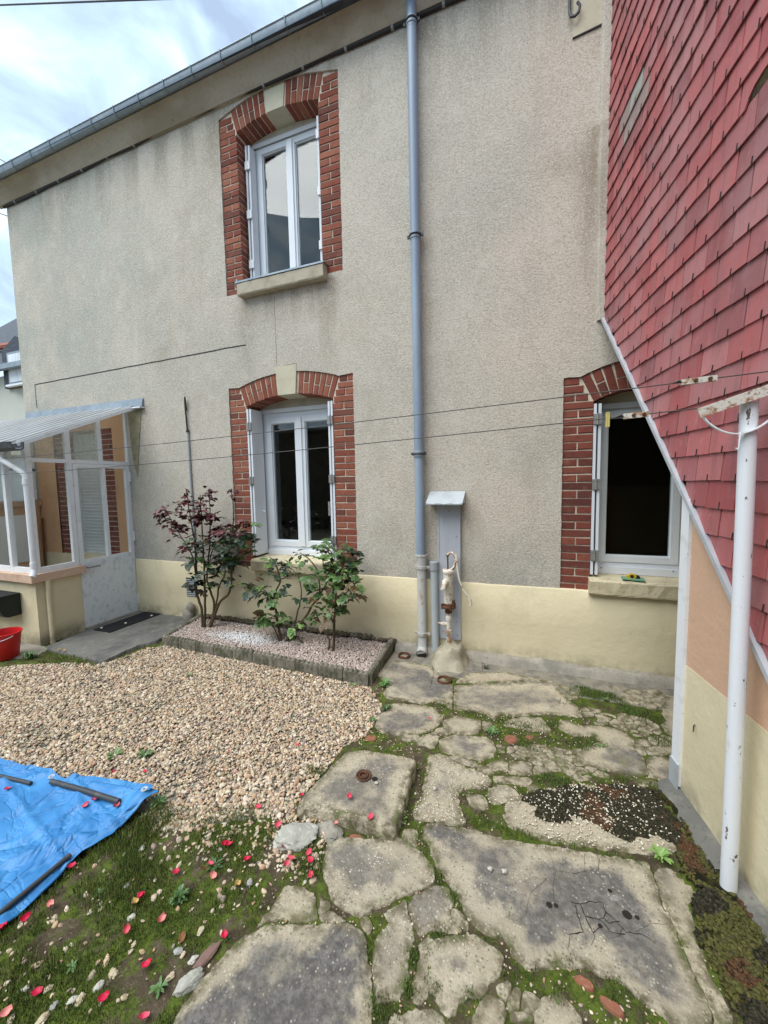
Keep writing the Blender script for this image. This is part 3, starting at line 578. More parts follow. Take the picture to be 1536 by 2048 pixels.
def drain(name, label, x, y, r, mat, z=.004):
    d = thing(name, label, 'drain', (x,y,0))
    pt(MB().lathe([(r*.78,z-.05),(r*.8,z+.004),(r*.86,z+.010),(r*1.0,z+.008),(r*1.06,z-.004),(r*1.06,z-.05)], (x,y,0), 28), 'rim', mat, d, True)
    pt(MB().lathe([(0,z-.028),(r*.8,z-.028)], (x,y,0), 24), 'pit', MT['hollow_dark'], d); return d
drain('floor_drain', 'round rusty floor drain in the concrete below the pump', -.594, -.509, .058, MT['rust'], .006)
drain('drain_hole', 'dark terracotta drain hole between the flower bed and the downpipe', -1.03, -.19, .055, MT['rust'], .006)

# cable along the top of the wall, conduit, vent, hook
ca = thing('cable', 'black cable clipped along the wall below the cornice', 'cable', (-3,-.03,5.4))
cpts = [(-6.64,-.035,5.385)]+[(-6.6+i*.22, -.032-.006*mnoise.noise(Vector((i*.6,0,0))), 5.395+.075*min(1,(i*.22)/3.2)-.012*abs(math.sin(i*.72))) for i in range(0,42)]
pt(MB().tube(cpts, .017, 8), 'cable_run', MT['black_cable'], ca, True)
pt(MB().tube([(x,y-.004,z+.026) for x,y,z in cpts[::2]], .007, 6), 'thin_cable', MT['black_cable'], ca, True)
for i in range(1,42,2):
    x, y, z = cpts[i+1] if i+1 < len(cpts) else cpts[-1]; pt(MB().lathe([(.0185,-.012),(.0205,-.01),(.0205,.01),(.0185,.012)], (x,y,z), 10,'x'), 'clip', MT['hinge'], ca)
cdn = thing('conduit', 'thin grey conduit pipe rising from the left rose bush', 'conduit', (-3.64,-.03,.4))
pt(MB().tube([(-3.63,-.03,.55),(-3.636,-.03,1.5),(-3.642,-.03,2.22)], .013, 10), 'tube', MT['pipe_grey'], cdn, True)
pt(MB().tube([(-3.642,-.03,2.20),(-3.650,-.034,2.45),(-3.646,-.04,2.58),(-3.638,-.045,2.60),(-3.634,-.045,2.56),(-3.64,-.03,2.45)], .009, 8), 'cable_loop', MT['black_cable'], cdn, True)
pt(MB().lathe([(.015,-.012),(.019,-.01),(.019,.01),(.015,.012)], (-3.642,-.03,2.22), 10), 'end_sleeve', MT['dark_metal'], cdn)
vn = thing('wall_vent', 'small slatted vent in the cream plinth behind the left rose bush', 'vent', (-3.73,-.03,.29))
for i in range(9): pt(MB().box(-3.79,-3.66,-.04,-.029,.285+i*.024,.297+i*.024), 'slat', MT['pipe_grey'], vn)
pt(MB().box(-3.80,-3.65,-.0305,-.027,.275,.505), 'backing', MT['dark_metal'], vn)
lp = MB()
for k, (cx, cy, cz, r) in enumerate(((-3.73,-.09,.06,.075),(-3.70,-.08,.16,.055))):
    b0 = len(lp.v); n1_, n2_ = 12, 8
    for j in range(n2_+1):
        for i in range(n1_):
            a, b = 2*math.pi*i/n1_, math.pi*j/n2_; q = 1+.25*mnoise.noise(Vector((math.cos(a)*2+k*5,math.sin(a)*2,b)))
            lp.v.append((cx+r*q*math.sin(b)*math.cos(a), cy+r*.7*q*math.sin(b)*math.sin(a), cz+r*1.2*q*math.cos(b)))
    for j in range(n2_):
        for i in range(n1_): lp.f.append((b0+j*n1_+i, b0+j*n1_+(i+1)%n1_, b0+(j+1)*n1_+(i+1)%n1_, b0+(j+1)*n1_+i))
prop(lp.build('concrete_lump', MT['concrete'], None, 'all'), 'knobbly grey lump of mortar against the plinth by the left rose', 'lump')
hk = thing('wall_hook', 'black iron hook hanging high on the wall beside the slates', 'hook', (.31,-.03,5.05))
pt(MB().tube([(.275,-.03,5.25),(.275,-.04,5.02),(.283,-.05,4.985),(.31,-.055,4.972),(.335,-.055,4.99),(.342,-.055,5.03),(.325,-.055,5.06)], .010, 8), 'hook_bar', MT['dark_metal'], hk, True)
pt(MB().box(.268,.282,-.03,-.012,5.16,5.22), 'staple', MT['dark_metal'], hk)
hb(MB().prism([(.30,4.865),(.495,4.885),(.495,5.4),(.30,5.4)], lambda a,b,h: (a,h,b), -.024, YW), 'render_patch', MT['keystone'])
hb(MB().prism([(.30,4.857),(.495,4.877),(.495,4.887),(.30,4.864)], lambda a,b,h: (a,h,b), -.0245, YW), 'patch_joint', MT['black_cable'])
st_ = MB()   # raised render band beside the slates
prs = [(.488,YW),(.492,-.03),(.505,-.042),(.555,-.044),(.566,-.03),(.568,YW)]
zs_ = np.linspace(2.80, 5.55, 30)
for i in range(len(zs_)-1):
    f = lambda z: .012*mnoise.noise(Vector((0,0,z*2)))+.03*max(0,(4.2-z))/4.2*.5
    vs = [(x+f(z)+(.012*(z < 2.9)), y, z) for z in (zs_[i], zs_[i+1]) for x, y in prs]; st_.add(vs, [(j,j+1,j+7,j+6) for j in range(5)])
st_.add([(x+.026, y, 2.80) for x, y in prs], [tuple(range(6))])
hb(st_, 'render_band', MT['roughcast'], smooth=True)

# things on the dark window's sill
fo = thing('folder', 'small green folder lying on the cream sill of the dark window', 'folder', (.80,-.01,.803))
f1 = MB().box(-.075,.075,-.055,.055,0,.004).build('cover', surf('green_card', (.10,.24,.14), [(20,.5,.7,(.08,.19,.11),.6)], .7), fo); f1.rotation_euler = (0,0,-.12)
f2 = MB().box(-.07,.074,-.05,.052,.004,.007).build('pages', surf('pale_green_paper', (.16,.32,.20), (), .8), fo); f2.rotation_euler = (0,0,-.10)
f3 = MB().tube([(-.08,-.06,.004),(-.03,-.075,.006)], .003, 6).build('pen', MT['black'], fo)
tp_ = thing('tape_measure', 'yellow and black tape measure on the green folder', 'tape measure', (.795,0,.808))
bm_ = MB().prism([(-.035,0),(.035,0),(.04,.008),(.03,.028),(.005,.036),(-.02,.033),(-.036,.018)], lambda a,b,h: (a,h,b), -.018, .018).build('case', surf('yellow_plastic', (.62,.40,.015), [(30,.5,.7,(.5,.3,.01),.5)], .45), tp_)
MB().prism([(.018,-.001),(.052,-.001),(.05,.02),(.03,.03)], lambda a,b,h: (a,h,b), -.02, .02).build('grip', MT['black'], tp_)
MB().lathe([(0,.0),(.013,.0),(.013,.003),(0,.003)], (-.004,-.018,.018), 12, 'y').build('badge', MT['black'], tp_)

# ------------------------------------------------------------------ slate-clad extension on the right (local x along its wall, -y outwards)
ANG = RAD(8.56); EX = empty('extension', (.56,0,0), math.atan2(-math.cos(ANG), math.sin(ANG))); prop(EX, 'neighbouring extension clad in red slates above a peach and cream wall', 'extension')
EXM = Matrix.Translation((.56,0,0)) @ Matrix.Rotation(EX.rotation_euler.z, 4, 'Z')
DG = lambda s: 2.845-1.0735*s
S_END = 3.6
def mat_slate():
    t = NT('red_fibre_slate'); t.co(); f = t.oi.outputs['Random']
    c = t.mixc(t.ramp(f, 0, 1), (.34,.075,.078,1), (.47,.135,.132)); f2 = t.math('FRACT', t.math('MULTIPLY', f, 17.3), 0)
    c = t.mixc(t.ramp(f2, .50, 1, 0, .7), c, (.21,.085,.09)); f3 = t.math('FRACT', t.math('MULTIPLY', f, 41.9), 0); c = t.mixc(t.ramp(f3, .70, 1, 0, .6), c, (.44,.21,.21))
    c = t.mixc(t.ramp(t.noise(9, 5, .62, (3,1,.35)), .46, .72, 0, .62), c, (.34,.145,.15))
    c = t.mixc(t.ramp(t.noise(30, 5, .65, (3,1,.25)), .57, .74, 0, .6), c, (.17,.075,.078))
    c = t.mixc(t.ramp(t.noise(3.5, 4, .6, (2,1,.5)), .55, .75, 0, .5), c, (.44,.24,.245)); c = t.mixc(t.ramp(t.noise(45, 5, .7, (4,1,.12)), .55, .72, 0, .55), c, (.20,.10,.105)); c = t.mixc(t.ramp(t.noise(16, 5, .65), .58, .72, 0, .45), c, (.55,.22,.21))
    ge = t.n('NewGeometry')
    def wnoise(s, st, de=5):
        v = t.n('VectorMath', operation='MULTIPLY'); v.inputs[1].default_value = st; t.l(ge.outputs['Position'], v.inputs[0]); x = t.n('TexNoise', Scale=s, Detail=de, Roughness=.65); t.l(v.outputs[0], x.inputs['Vector']); return x.outputs[0]
    c = t.mixc(t.ramp(wnoise(1.3, (1,1,.8)), .46, .70, 0, .62), c, (.40,.225,.23)); c = t.mixc(t.ramp(wnoise(9, (1,1,.10)), .50, .72, 0, .5), c, (.19,.075,.078)); c = t.mixc(t.ramp(wnoise(40, (1,1,1)), .62, .74, 0, .45), c, (.30,.22,.19))
    return t.fin(c, .62, t.bump(t.noise(70, 5, .7), .35, .004), .4)
MT['slate'] = mat_slate(); MT['slate_grey'] = surf('bare_grey_slate', (.34,.35,.31), [(14,.45,.7,(.26,.20,.17),.8)], .8, [(60,.3,.003)]); MT['slate_pale'] = surf('faded_slate', (.30,.215,.20), [(14,.45,.7,(.34,.30,.27),.8,(1,1,.3))], .8, [(60,.3,.003)])
def clip(poly, fn):
    res = []
    for i in range(len(poly)):
        p, q = poly[i], poly[(i+1) % len(poly)]; a, b = fn(p), fn(q)
        if a >= 0: res.append(p)
        if (a >= 0) != (b >= 0): t = a/(a-b); res.append((p[0]+(q[0]-p[0])*t, p[1]+(q[1]-p[1])*t))
    return res
ROW, WID = .1165, .1785
cells = []
for k in range(-6, 34):
    z0 = 1.58+ROW*k; z1 = z0+ROW+.012; j0 = .953+(WID/2 if (k % 2) else 0)
    for q in range(-7, 8):
        a, b = j0+WID*q, j0+WID*(q+1)
        if b < .03 or a > 1.98: continue
        jz = rnd.uniform(-.0025,.0025); poly = [(max(a,.0)+.0026,z0+jz),(b-.0026,z0+jz+rnd.choice((0,0,.0015,-.0015))),(b-.0026,z1),(max(a,.0)+.0026,z1)]
        if k == 12 and a < 1.585 < b: poly = [(a+.0032,z0),(1.52,z0),(1.535,z0+.028),(1.56,z0+.05),(1.60,z0+.062),(b-.0032,z0+.066),(b-.0032,z1),(a+.0032,z1)]
        poly = clip(poly, lambda p: p[1]-DG(p[0])-.004)
        if len(poly) < 3: continue
        ar = abs(sum(poly[i][0]*poly[(i+1)%len(poly)][1]-poly[(i+1)%len(poly)][0]*poly[i][1] for i in range(len(poly))))/2
        if ar < .0012: continue
        c0 = (sum(p[0] for p in poly)/len(poly), sum(p[1] for p in poly)/len(poly))
        wc = EXM @ Vector((c0[0],0,c0[1])); dist = (wc-Vector((0,-DIST,EYE))).length
        cells.append((k, q, poly, z0, b, inview(wc, .03), dist, c0))
vis = sorted([c for c in cells if c[5]], key=lambda c: c[6])[:300]; vset = set(id(c) for c in vis)
smc = {}; rest = MB(); hooks = MB(); hook_n = 0
for c in cells:
    k, q, poly, z0, b, iv, dist, c0 = c
    mat = MT['slate']
    if abs(c0[0]-.49) < .09 and abs(c0[1]-4.03) < .06: mat = MT['slate_grey']
    elif abs(c0[0]-.48) < .16 and abs(c0[1]-3.92) < .12: mat = MT['slate_pale']
    yb = lambda z: -.020+.0098*min(1.05,(z-z0)/ROW)                             # lower edge stands proud
    key = (tuple((round(p[0]-c0[0],3), round(p[1]-z0,3)) for p in poly), mat.name)
    if id(c) in vset:
        if key not in smc:
            n = len(poly); mb = MB(); mb.add([(p[0]-c0[0], yb(p[1]), p[1]-c0[1]) for p in poly]+[(p[0]-c0[0], yb(p[1])+.006, p[1]-c0[1]) for p in poly], [tuple(range(n)), tuple(range(n,2*n))[::-1]]+[(i,(i+1)%n,n+(i+1)%n,n+i) for i in range(n)])
            smc[key] = mb.mesh('slate', mat)
        o = link('slate', smc[key], EX, (c0[0], rnd.uniform(-.0012,.0012), c0[1]), (rnd.uniform(-.012,.006), rnd.uniform(-.008,.008), rnd.uniform(-.012,.012)))
    else:
        n = len(poly); rest.add([(p[0], yb(p[1]), p[1]) for p in poly]+[(p[0], yb(p[1])+.006, p[1]) for p in poly], [tuple(range(n)), tuple(range(n,2*n))[::-1]]+[(i,(i+1)%n,n+(i+1)%n,n+i) for i in range(n)])
    if z0 > DG(c0[0])+.01:                                                      # black hook under the middle of the slate
        x = b-WID/2
        if x > .02: hooks.bar((x,-.0225,z0-.004),(x,-.0195,z0+.026),.0035,.0035,(0,1,0))
rs = rest.build('slate_field', MT['slate'], EX); prop(rs, kind='stuff')
hk_ = hooks.build('slate_hooks', MT['black_cable'], EX); prop(hk_, kind='stuff')
zT = 5.6
back = MB().prism([(.0,DG(0)+.03),(.0,zT),(S_END,zT),(S_END,.02),(2.62,.02)], lambda a,b,h: (a,h,b), -.004, .10); back.build('slate_backing', surf('dark_backing', (.03,.025,.022), (), .95), EX)
MB().prism([(1.50,2.97),(1.72,2.97),(1.72,3.05),(1.50,3.05)], lambda a,b,h: (a,h,b), -.0095, -.0045).build('exposed_board', surf('rotten_batten', (.055,.035,.014), [(30,.45,.65,(.10,.065,.03),.8)], .9), EX)
fl_ = MB(); a0, a1 = (.035, DG(.035)), (2.75, DG(2.75)); fl_.bar((a0[0],-.024,a0[1]-.004),(a1[0],-.024,a1[1]-.004),.020,.022,(0,1,0)); fl_.bar((a0[0],-.012,a0[1]-.022),(a1[0],-.012,a1[1]-.022),.022,.012,(0,1,0))
fl_.build('edge_flashing', MT['zinc_light'], EX)
# sloping soffit behind the edge, and the walls of the recess below it
MB().prism([(-.02,DG(-.02)-.03),(-.02,DG(-.02)+.10),(1.35,DG(1.35)+.10),(1.35,DG(1.35)-.03)], lambda a,b,h: (a,h,b), -.004+.003, 1.6).build('soffit', MT['concrete'], EX)
lower_z = .685
MB().prism([(1.295,lower_z),(1.295,DG(1.295)-.01),(S_END,DG(S_END)-.01 if DG(S_END) > lower_z else lower_z),(2.005,lower_z)] if False else [(1.225,lower_z),(1.225,DG(1.225)+.02),(2.0,lower_z)], lambda a,b,h: (a,h,b), -.006, .2).build('upper_wall', MT['peach'], EX)
MB().prism([(1.225,-.2),(1.225,lower_z),(2.0,lower_z),(2.63,-.0),(2.63,-.2)], lambda a,b,h: (a,h,b), -.0075, .2).build('lower_wall', MT['cream'], EX)
MB().box(1.225,1.40,.2,1.8,-.2,2.0).build('return_wall', MT['cream'], EX)
MB().box(-.6,1.3,1.45,1.6,-.2,3.2).build('recess_wall', MT['cream'], EX)
tr_ = MB().box(1.213,1.225,-.022,.05,.055,DG(1.215)+.0).box(1.225,1.278,-.022,-.0065,.055,DG(1.26)).build('corner_trim', MT['white_steel'], EX)
MB().box(1.208,1.284,-.028,-.0222,.02,.17).box(1.208,1.2129,-.022,.05,.02,.17).build('trim_foot', MT['zinc_light'], EX)
fo_ = MB(); ss = np.linspace(1.2, 3.4, 50)
for i in range(len(ss)-1):
    vs = []
    for s in (ss[i], ss[i+1]):
        hh = .035+.012*mnoise.noise(Vector((s*5,2,0))); d = -.075+.03*mnoise.noise(Vector((s*4,5,0))); vs += [(s,d-.03,-.03),(s,d,hh*.6),(s,d+.03,hh),(s,-.003,hh+.012)]
    fo_.add(vs, [(j,j+1,j+5,j+4) for j in range(3)])
fo_.build('footing', MT['concrete_dark'], EX, 'all')
MB().tube([(1.372,-.008,.44),(1.385,-.02,.445),(1.386,-.022,.415)], .003, 6).build('nail', MT['dark_metal'], EX)
# ------------------------------------------------------------------ glazed lean-to veranda on the left
VE = thing('veranda', 'glazed lean-to veranda with corrugated roof and low cream walls', 'veranda', (-4.64,-.6,0))
DX, FY, LX = -4.64, -1.09, -7.3
pt(MB().box(-4.76,DX,FY,-.66,-.2,.655).box(LX,-4.76,FY,FY+.12,-.2,.655), 'low_wall', MT['cream'], VE)
cop = MB().box(-4.80,DX+.045,FY-.05,-.63,.655,.735).box(LX,-4.80,FY-.05,FY+.16,.655,.735); pt(cop, 'coping', surf('peach_coping', (.60,.42,.31), [(6,.45,.7,(.47,.31,.22),.8),(22,.55,.72,(.70,.56,.44),.6)], .8, [(30,.3,.005)]), VE)
ZR = lambda y: 2.535+.43*y                          # underside of the roof above the door wall
# door wall framing, in the plane x = DX
fm_ = MB(); xa, xb = DX-.04, DX
def vbar(y, z0, z1, wd=.042): fm_.box(xa, xb, y-wd/2, y+wd/2, z0, z1)
vbar(-1.055,.735,ZR(-1.055),.05); vbar(-.69,.735,ZR(-.69),.05); vbar(-.352,1.905,ZR(-.352),.04); vbar(-.008,.02,ZR(-.008),.042)
fm_.box(xa,xb-.002,-1.03,-.03,1.865,1.905); fm_.box(xa,xb-.002,-1.03,-.715,.735,.79)
fm_.bar((DX-.019,.0,ZR(0)+.012),(DX-.019,-1.12,ZR(-1.12)+.012),.046,.045)
pt(fm_, 'side_frame', MT['white_steel'], VE)
def pane(poly, name, mat, x=DX-.02): pt(MB().prism(poly, lambda a,b,h: (h,a,b), x-.002, x+.002), name, MT[mat], VE)
pane([(-1.03,.79),(-.715,.79),(-.715,1.865),(-1.03,1.865)], 'glass_pane', 'glass_clear')
pane([(-1.03,1.905),(-.715,1.905),(-.715,ZR(-.715)),(-1.03,ZR(-1.03))], 'glass_pane', 'glass_ripple')
pane([(-.665,1.905),(-.372,1.905),(-.372,ZR(-.372)),(-.665,ZR(-.665))], 'glass_pane', 'glass_ripple')
pane([(-.332,1.905),(-.03,1.905),(-.03,ZR(-.03)),(-.332,ZR(-.332))], 'glass_pane', 'glass_clear')
# door
dr = MB(); x0, x1 = DX-.035, DX+.008
dr.box(x0,x1,-.662,-.62,.77,1.86).box(x0,x1,-.072,-.032,.77,1.86).box(x0,x1-.001,-.62,-.072,1.82,1.86).box(x0,x1-.001,-.352,-.318,.77,1.82).box(x0+.01,x1-.002,-.662,-.032,.755,.79)
door = pt(dr, 'door', MT['white_steel'], VE)
spt(MB().box(x0+.004,x1+.002,-.66,-.034,.025,.765), 'door_panel', MT['door_panel'], door)
for a, b in ((-.62,-.352),(-.318,-.072)): spt(MB().box(DX-.016,DX-.012,a,b,.79,1.82), 'door_pane', MT['glass_clear'], door)
spt(MB().tube([(x1,-.60,.70),(x1+.04,-.60,.70),(x1+.045,-.58,.702),(x1+.045,-.48,.70)], .010, 8), 'door_handle', MT['hinge'], door, True)
for z in (.18,.98,1.72): spt(MB().tube([(x1+.004,-.024,z-.06),(x1+.004,-.024,z+.06)], .011, 8), 'door_hinge', MT['white_steel'], door)
pt(MB().box(DX-.10,DX+.05,-.66,.0,-.1,.022), 'threshold', MT['concrete'], VE)
# front framing in the plane y = FY
ff = MB(); yb_ = FY+.03
for x in (-4.668,-5.02,-5.40,-5.78,-6.16,-6.54,-6.92): ff.box(x-.025,x+.02,FY+.005,FY+.05,.735,2.02)
ff.box(LX,-4.66,FY+.007,FY+.045,1.86,1.90); ff.box(LX,-4.66,FY+.007,FY+.045,.736,.79); ff.box(LX,-4.652,FY+.004,FY+.05,2.01,2.04)
pt(ff, 'front_frame', MT['white_steel'], VE)
for i, x in enumerate((-5.02,-5.40,-5.78,-6.16,-6.54,-6.92)):
    a, b = x+.02, (x+.355 if i else -4.685)
    pt(MB().box(a,b,FY+.024,FY+.028,.79,1.86), 'glass_pane', MT['glass_clear'], VE); pt(MB().box(a,b,FY+.024,FY+.028,1.90,2.01), 'glass_pane', MT['glass_ripple'], VE)
# corrugated roof sheet
rf = MB(); xs = np.arange(LX, -4.452, .0095); b0 = 0
for x in xs:
    ph = (x/.19) % 1.0; wv = .026*max(0., min(1., 3.2*(1-abs(ph-.5)/.16))) if abs(ph-.5) < .16 else 0.
    for y in (-.02,-.4,-.8,-1.215): rf.v.append((x, y, 2.575+.452*(y)+wv+.004*math.sin(x*3+y*5)))
n = len(xs)
for i in range(n-1):
    for j in range(3): rf.f.append((i*4+j, i*4+j+1, (i+1)*4+j+1, (i+1)*4+j))
ms_ = MT['sheet_roof'].node_tree; b_ = ms_.nodes['Principled BSDF']; geo = ms_.nodes.new('ShaderNodeNewGeometry'); sx_ = ms_.nodes.new('ShaderNodeSeparateXYZ'); ms_.links.new(geo.outputs['Position'], sx_.inputs[0])
m1_ = ms_.nodes.new('ShaderNodeMath'); m1_.operation = 'MULTIPLY'; m1_.inputs[1].default_value = 2*math.pi/.19; ms_.links.new(sx_.outputs[0], m1_.inputs[0]); m2_ = ms_.nodes.new('ShaderNodeMath'); m2_.operation = 'COSINE'; ms_.links.new(m1_.outputs[0], m2_.inputs[0])
m3_ = ms_.nodes.new('ShaderNodeMapRange'); m3_.inputs[1].default_value = .34; m3_.inputs[2].default_value = .08; m3_.inputs[3].default_value = 0; m3_.inputs[4].default_value = .92; m4_ = ms_.nodes.new('ShaderNodeMath'); m4_.inputs[1].default_value = .45; ms_.links.new(m2_.outputs[0], m4_.inputs[0]); m5_ = ms_.nodes.new('ShaderNodeMath'); m5_.operation = 'ABSOLUTE'; ms_.links.new(m4_.outputs[0], m5_.inputs[0]); ms_.links.new(m5_.outputs[0], m3_.inputs[0])   # dirt lying in the valleys
mx_ = ms_.nodes.new('ShaderNodeMix'); mx_.data_type = 'RGBA'; mx_.inputs[7].default_value = (.12,.125,.12,1); old_ = b_.inputs['Base Color'].links[0].from_socket; ms_.links.new(m3_.outputs[0], mx_.inputs[0]); ms_.links.new(old_, mx_.inputs[6]); ms_.links.new(mx_.outputs[2], b_.inputs['Base Color'])
[n_ for n_ in ms_.nodes if n_.type == 'MIX_SHADER'][0].inputs[0].default_value = .45; ms_.links.new(mx_.outputs[2], [n_ for n_ in ms_.nodes if n_.type == 'BSDF_TRANSLUCENT'][0].inputs[0])
pt(rf, 'roof_sheet', MT['sheet_roof'], VE, 'all')
pt(MB().bar((-4.465,-.02,2.555),(-4.465,-1.215,2.015),.03,.035), 'roof_verge', MT['white_steel'], VE)
pt(MB().prism([(-.012,2.655),(-.03,2.655),(-.05,2.56),(-.075,2.552),(-.075,2.545),(-.012,2.55)], lambda a,b,h: (h,a,b), -6.56, -4.315), 'wall_flashing', MT['zinc'], VE)
pt(MB().prism([(-.076,2.548),(-.015,2.552),(-.015,2.540),(-.078,2.536)], lambda a,b,h: (h,a,b), -6.56, -4.31), 'flashing_lip', MT['white_steel'], VE)
pt(MB().prism([(-4.60,2.50),(-4.36,2.53),(-4.42,2.2),(-4.47,1.9),(-4.50,1.72),(-4.56,1.95)], lambda a,b,h: (a,h,b), -.022, YW), 'mortar_patch', surf('old_mortar_patch', (.30,.265,.17), [(9,.42,.62,(.20,.19,.11),.8),(25,.5,.7,(.4,.36,.25),.6)], .95, [(40,.5,.006)]), VE)
gt = MB(); prf = [(-1.20,2.035),(-1.205,1.985),(-1.225,1.965),(-1.26,1.965),(-1.285,1.985),(-1.293,2.03),(-1.30,2.032),(-1.288,1.975),(-1.262,1.955),(-1.222,1.955),(-1.198,1.975),(-1.193,2.035)]
pt(gt.prism(prf, lambda a,b,h: (h,a,b), LX, -4.41), 'gutter', MT['dark_metal'], VE)
dpv = pt(MB().tube([(-4.74,-1.245,1.96),(-4.74,-1.245,1.92),(-4.71,-1.24,1.885),(-4.53,-1.18,1.765),(-4.505,-1.165,1.735),(-4.50,-1.16,1.69),(-4.50,-1.16,.86),(-4.50,-1.16,.82),(-4.482,-1.175,.775),(-4.475,-1.19,.745)], [.025,.025,.023,.023,.024,.025,.025,.025,.027,.028], 14), 'downpipe', MT['white_steel'], VE, True)
for z in (1.665,.85): spt(MB().lathe([(.026,-.03),(.030,-.028),(.030,.028),(.026,.03)], (-4.50,-1.16,z), 14), 'collar', MT['white_steel'], dpv, True)
pt(MB().tube([(-4.605,-1.0,-.05),(-4.605,-1.0,.655)], .022, 14), 'drain_pipe', MT['cream'], VE, True)
# inside: peach wall, brick-framed shuttered window, end wall with ledge
inw = sheet('inner_wall', [[(-6.45,.66),(-6.45,2.54),(-4.645,2.54),(-4.645,.66)], vw[::-1]], -.019, MT['peach_room'], VE, .02); inw.location = -VE.location
pt(MB().box(-6.45,-4.645,-.028,-.0,-.2,.695), 'inner_plinth', MT['cream'], VE)
swin = pt(MB().box(-5.84,-5.80,.10,.17,.66,2.36).box(-5.17,-5.13,.10,.17,.66,2.36), 'inner_window', MT['pvc'], VE)
mo = sheet('mortar', [[(-6.06,.69),(-6.06,2.34),(-4.905,2.34),(-4.905,.69)], [(-5.85,.695),(-5.12,.695),(-5.12,2.335),(-5.85,2.335)]], .004, MT['mortar'], swin, .26)
rs_ = MB(); prf = []
for i in range(38): z = .66+i*.045; prf += [(.118,z),(.128,z+.002),(.124,z+.02),(.118,z+.04)]
prf += [(.14,.66+38*.045),(.14,.66)]
rs_.prism(prf, lambda a,b,h: (h,a,b), -5.80, -5.17); spt(rs_, 'roller_shutter', MT['roller'], swin)
class _P: pass
def vbrick(a, b, z0, z1, yf, dep):
    o = bpy.data.objects.new('brick', brick_mesh(b-a, dep, z1-z0, MT['brick_old'], rnd.randrange(4))); COL.objects.link(o); o.parent = swin
    o.location = ((a+b)/2, yf+dep/2+rnd.uniform(-.002,.001), (z0+z1)/2); o.rotation_euler = (rnd.uniform(-.008,.008), rnd.uniform(-.006,.006), 0)
for k in range(25):
    z0, z1 = .695+k*.0658+.005, .695+(k+1)*.0658-.005
    for xo, xi in ((-6.06,-5.85),(-4.905,-5.12)):
        a, b = min(xo,xi), max(xo,xi)
        if k % 2 == 0:
            vbrick(a, b, z0, z1, -.003, .105); 
            if xo < xi: vbrick(b-.1, b+.003, z0, z1, .112, .12)
        else: md_ = (a+b)/2; vbrick(a, md_-.005, z0, z1, -.003, .1); vbrick(md_+.005, b+(.003 if xo < xi else 0), z0, z1, -.003, .2)
MXL = -6.45
pt(MB().box(MXL-.12,MXL,FY+.12,-.03,-.2,1.36), 'end_wall', MT['peach_room'], VE)
pt(MB().box(MXL-.14,MXL+.05,FY+.12,-.03,1.36,1.44), 'ledge', surf('peach_ledge', (.55,.36,.24), [(9,.45,.7,(.44,.27,.17),.7)], .75), VE)
pt(MB().box(MXL-.08,MXL-.07,FY+.12,-.03,1.44,2.06), 'end_sheet', MT['glass_opal'], VE)
em_ = MB()
for y in (-.95,-.62,-.30,-.05): em_.box(MXL-.07,MXL-.03,y-.018,y+.018,1.44,2.3)
em_.box(MXL-.07,MXL-.03,-1.0,-.03,1.84,1.875); pt(em_, 'end_frame', MT['white_steel'], VE)
pt(MB().box(MXL+.005,MXL+.03,FY+.16,-.22,.60,1.24), 'pale_board', MT['panel_white'], VE)
prop(MB().tube([(-6.40,-.06,-.02),(-6.385,-.05,1.18)], .014, 8).build('broom_handle', MT['wood']), 'brown wooden stick standing in the corner inside the veranda', 'stick')
pf = MB().box(-7.3,-4.645,FY+.12,0,-.1,-.005).build('veranda_floor', MT['concrete_dark']); prop(pf, kind='structure')

# things around the veranda
bk = thing('bucket', 'red plastic bucket standing beside the veranda wall', 'bucket', (-4.63,-1.37,.0))
MB().lathe([(0,.004),(.098,.0),(.105,.01),(.132,.272),(.139,.277),(.141,.292),(.132,.294),(.127,.282),(.100,.016),(0,.014)], (0,0,0), 28).build('pail', MT['red_plastic'], bk, True)
MB().tube([(.140*math.cos(a), .140*math.sin(a)*.95-.0, .272+.02*abs(math.sin(a))-.07*max(0,-math.sin(a))) for a in np.linspace(math.pi,2*math.pi,17)], .004, 6).build('bail', MT['white_steel'], bk)
bk.rotation_euler = (0,.06,0); bk.scale = (.86,.86,.86)
pl_ = thing('planter', 'black plastic planter box hung on the low veranda wall', 'planter', (-5.15,-1.17,.35))
pt(MB().prism([(-1.095,.30),(-1.095,.52),(-1.30,.52),(-1.305,.505),(-1.285,.50),(-1.26,.36),(-1.23,.31),(-1.2,.30)], lambda a,b,h: (h,a,b), -5.9, -4.90), 'trough', MT['green_dark'], pl_)
pt(MB().box(-5.92,-4.88,-1.315,-1.10,.518,.530), 'rim', MT['black'], pl_)
mt_ = thing('doormat', 'black ribbed rubber doormat in front of the white veranda door', 'doormat', (-4.36,-.36,.016))
MB().box(-.13,.13,-.31,.31,0,.010).build('mat_base', MT['black'], mt_)
for i in range(30): MB().box(-.115,.115,-.298+i*.02,-.289+i*.02,.0101,.014).build('mat_rib', MT['black'], mt_)
for i, (x, y) in enumerate(((-4.42,-.63),(-4.30,-.44),(-4.24,-.16))):
    prop(MB().lathe([(0,.012),(.010,.011),(.013,.006),(.010,0)], (x,y,.031), 10).build('pebble', surf('white_pebble_%d' % i, (.7,.68,.6), (), .7), None, 'all'), ('tiny white pebble at the near end of the doormat','tiny white pebble in the middle of the doormat','tiny white pebble at the far end of the doormat')[i], 'pebble', 'pebbles on the doormat')

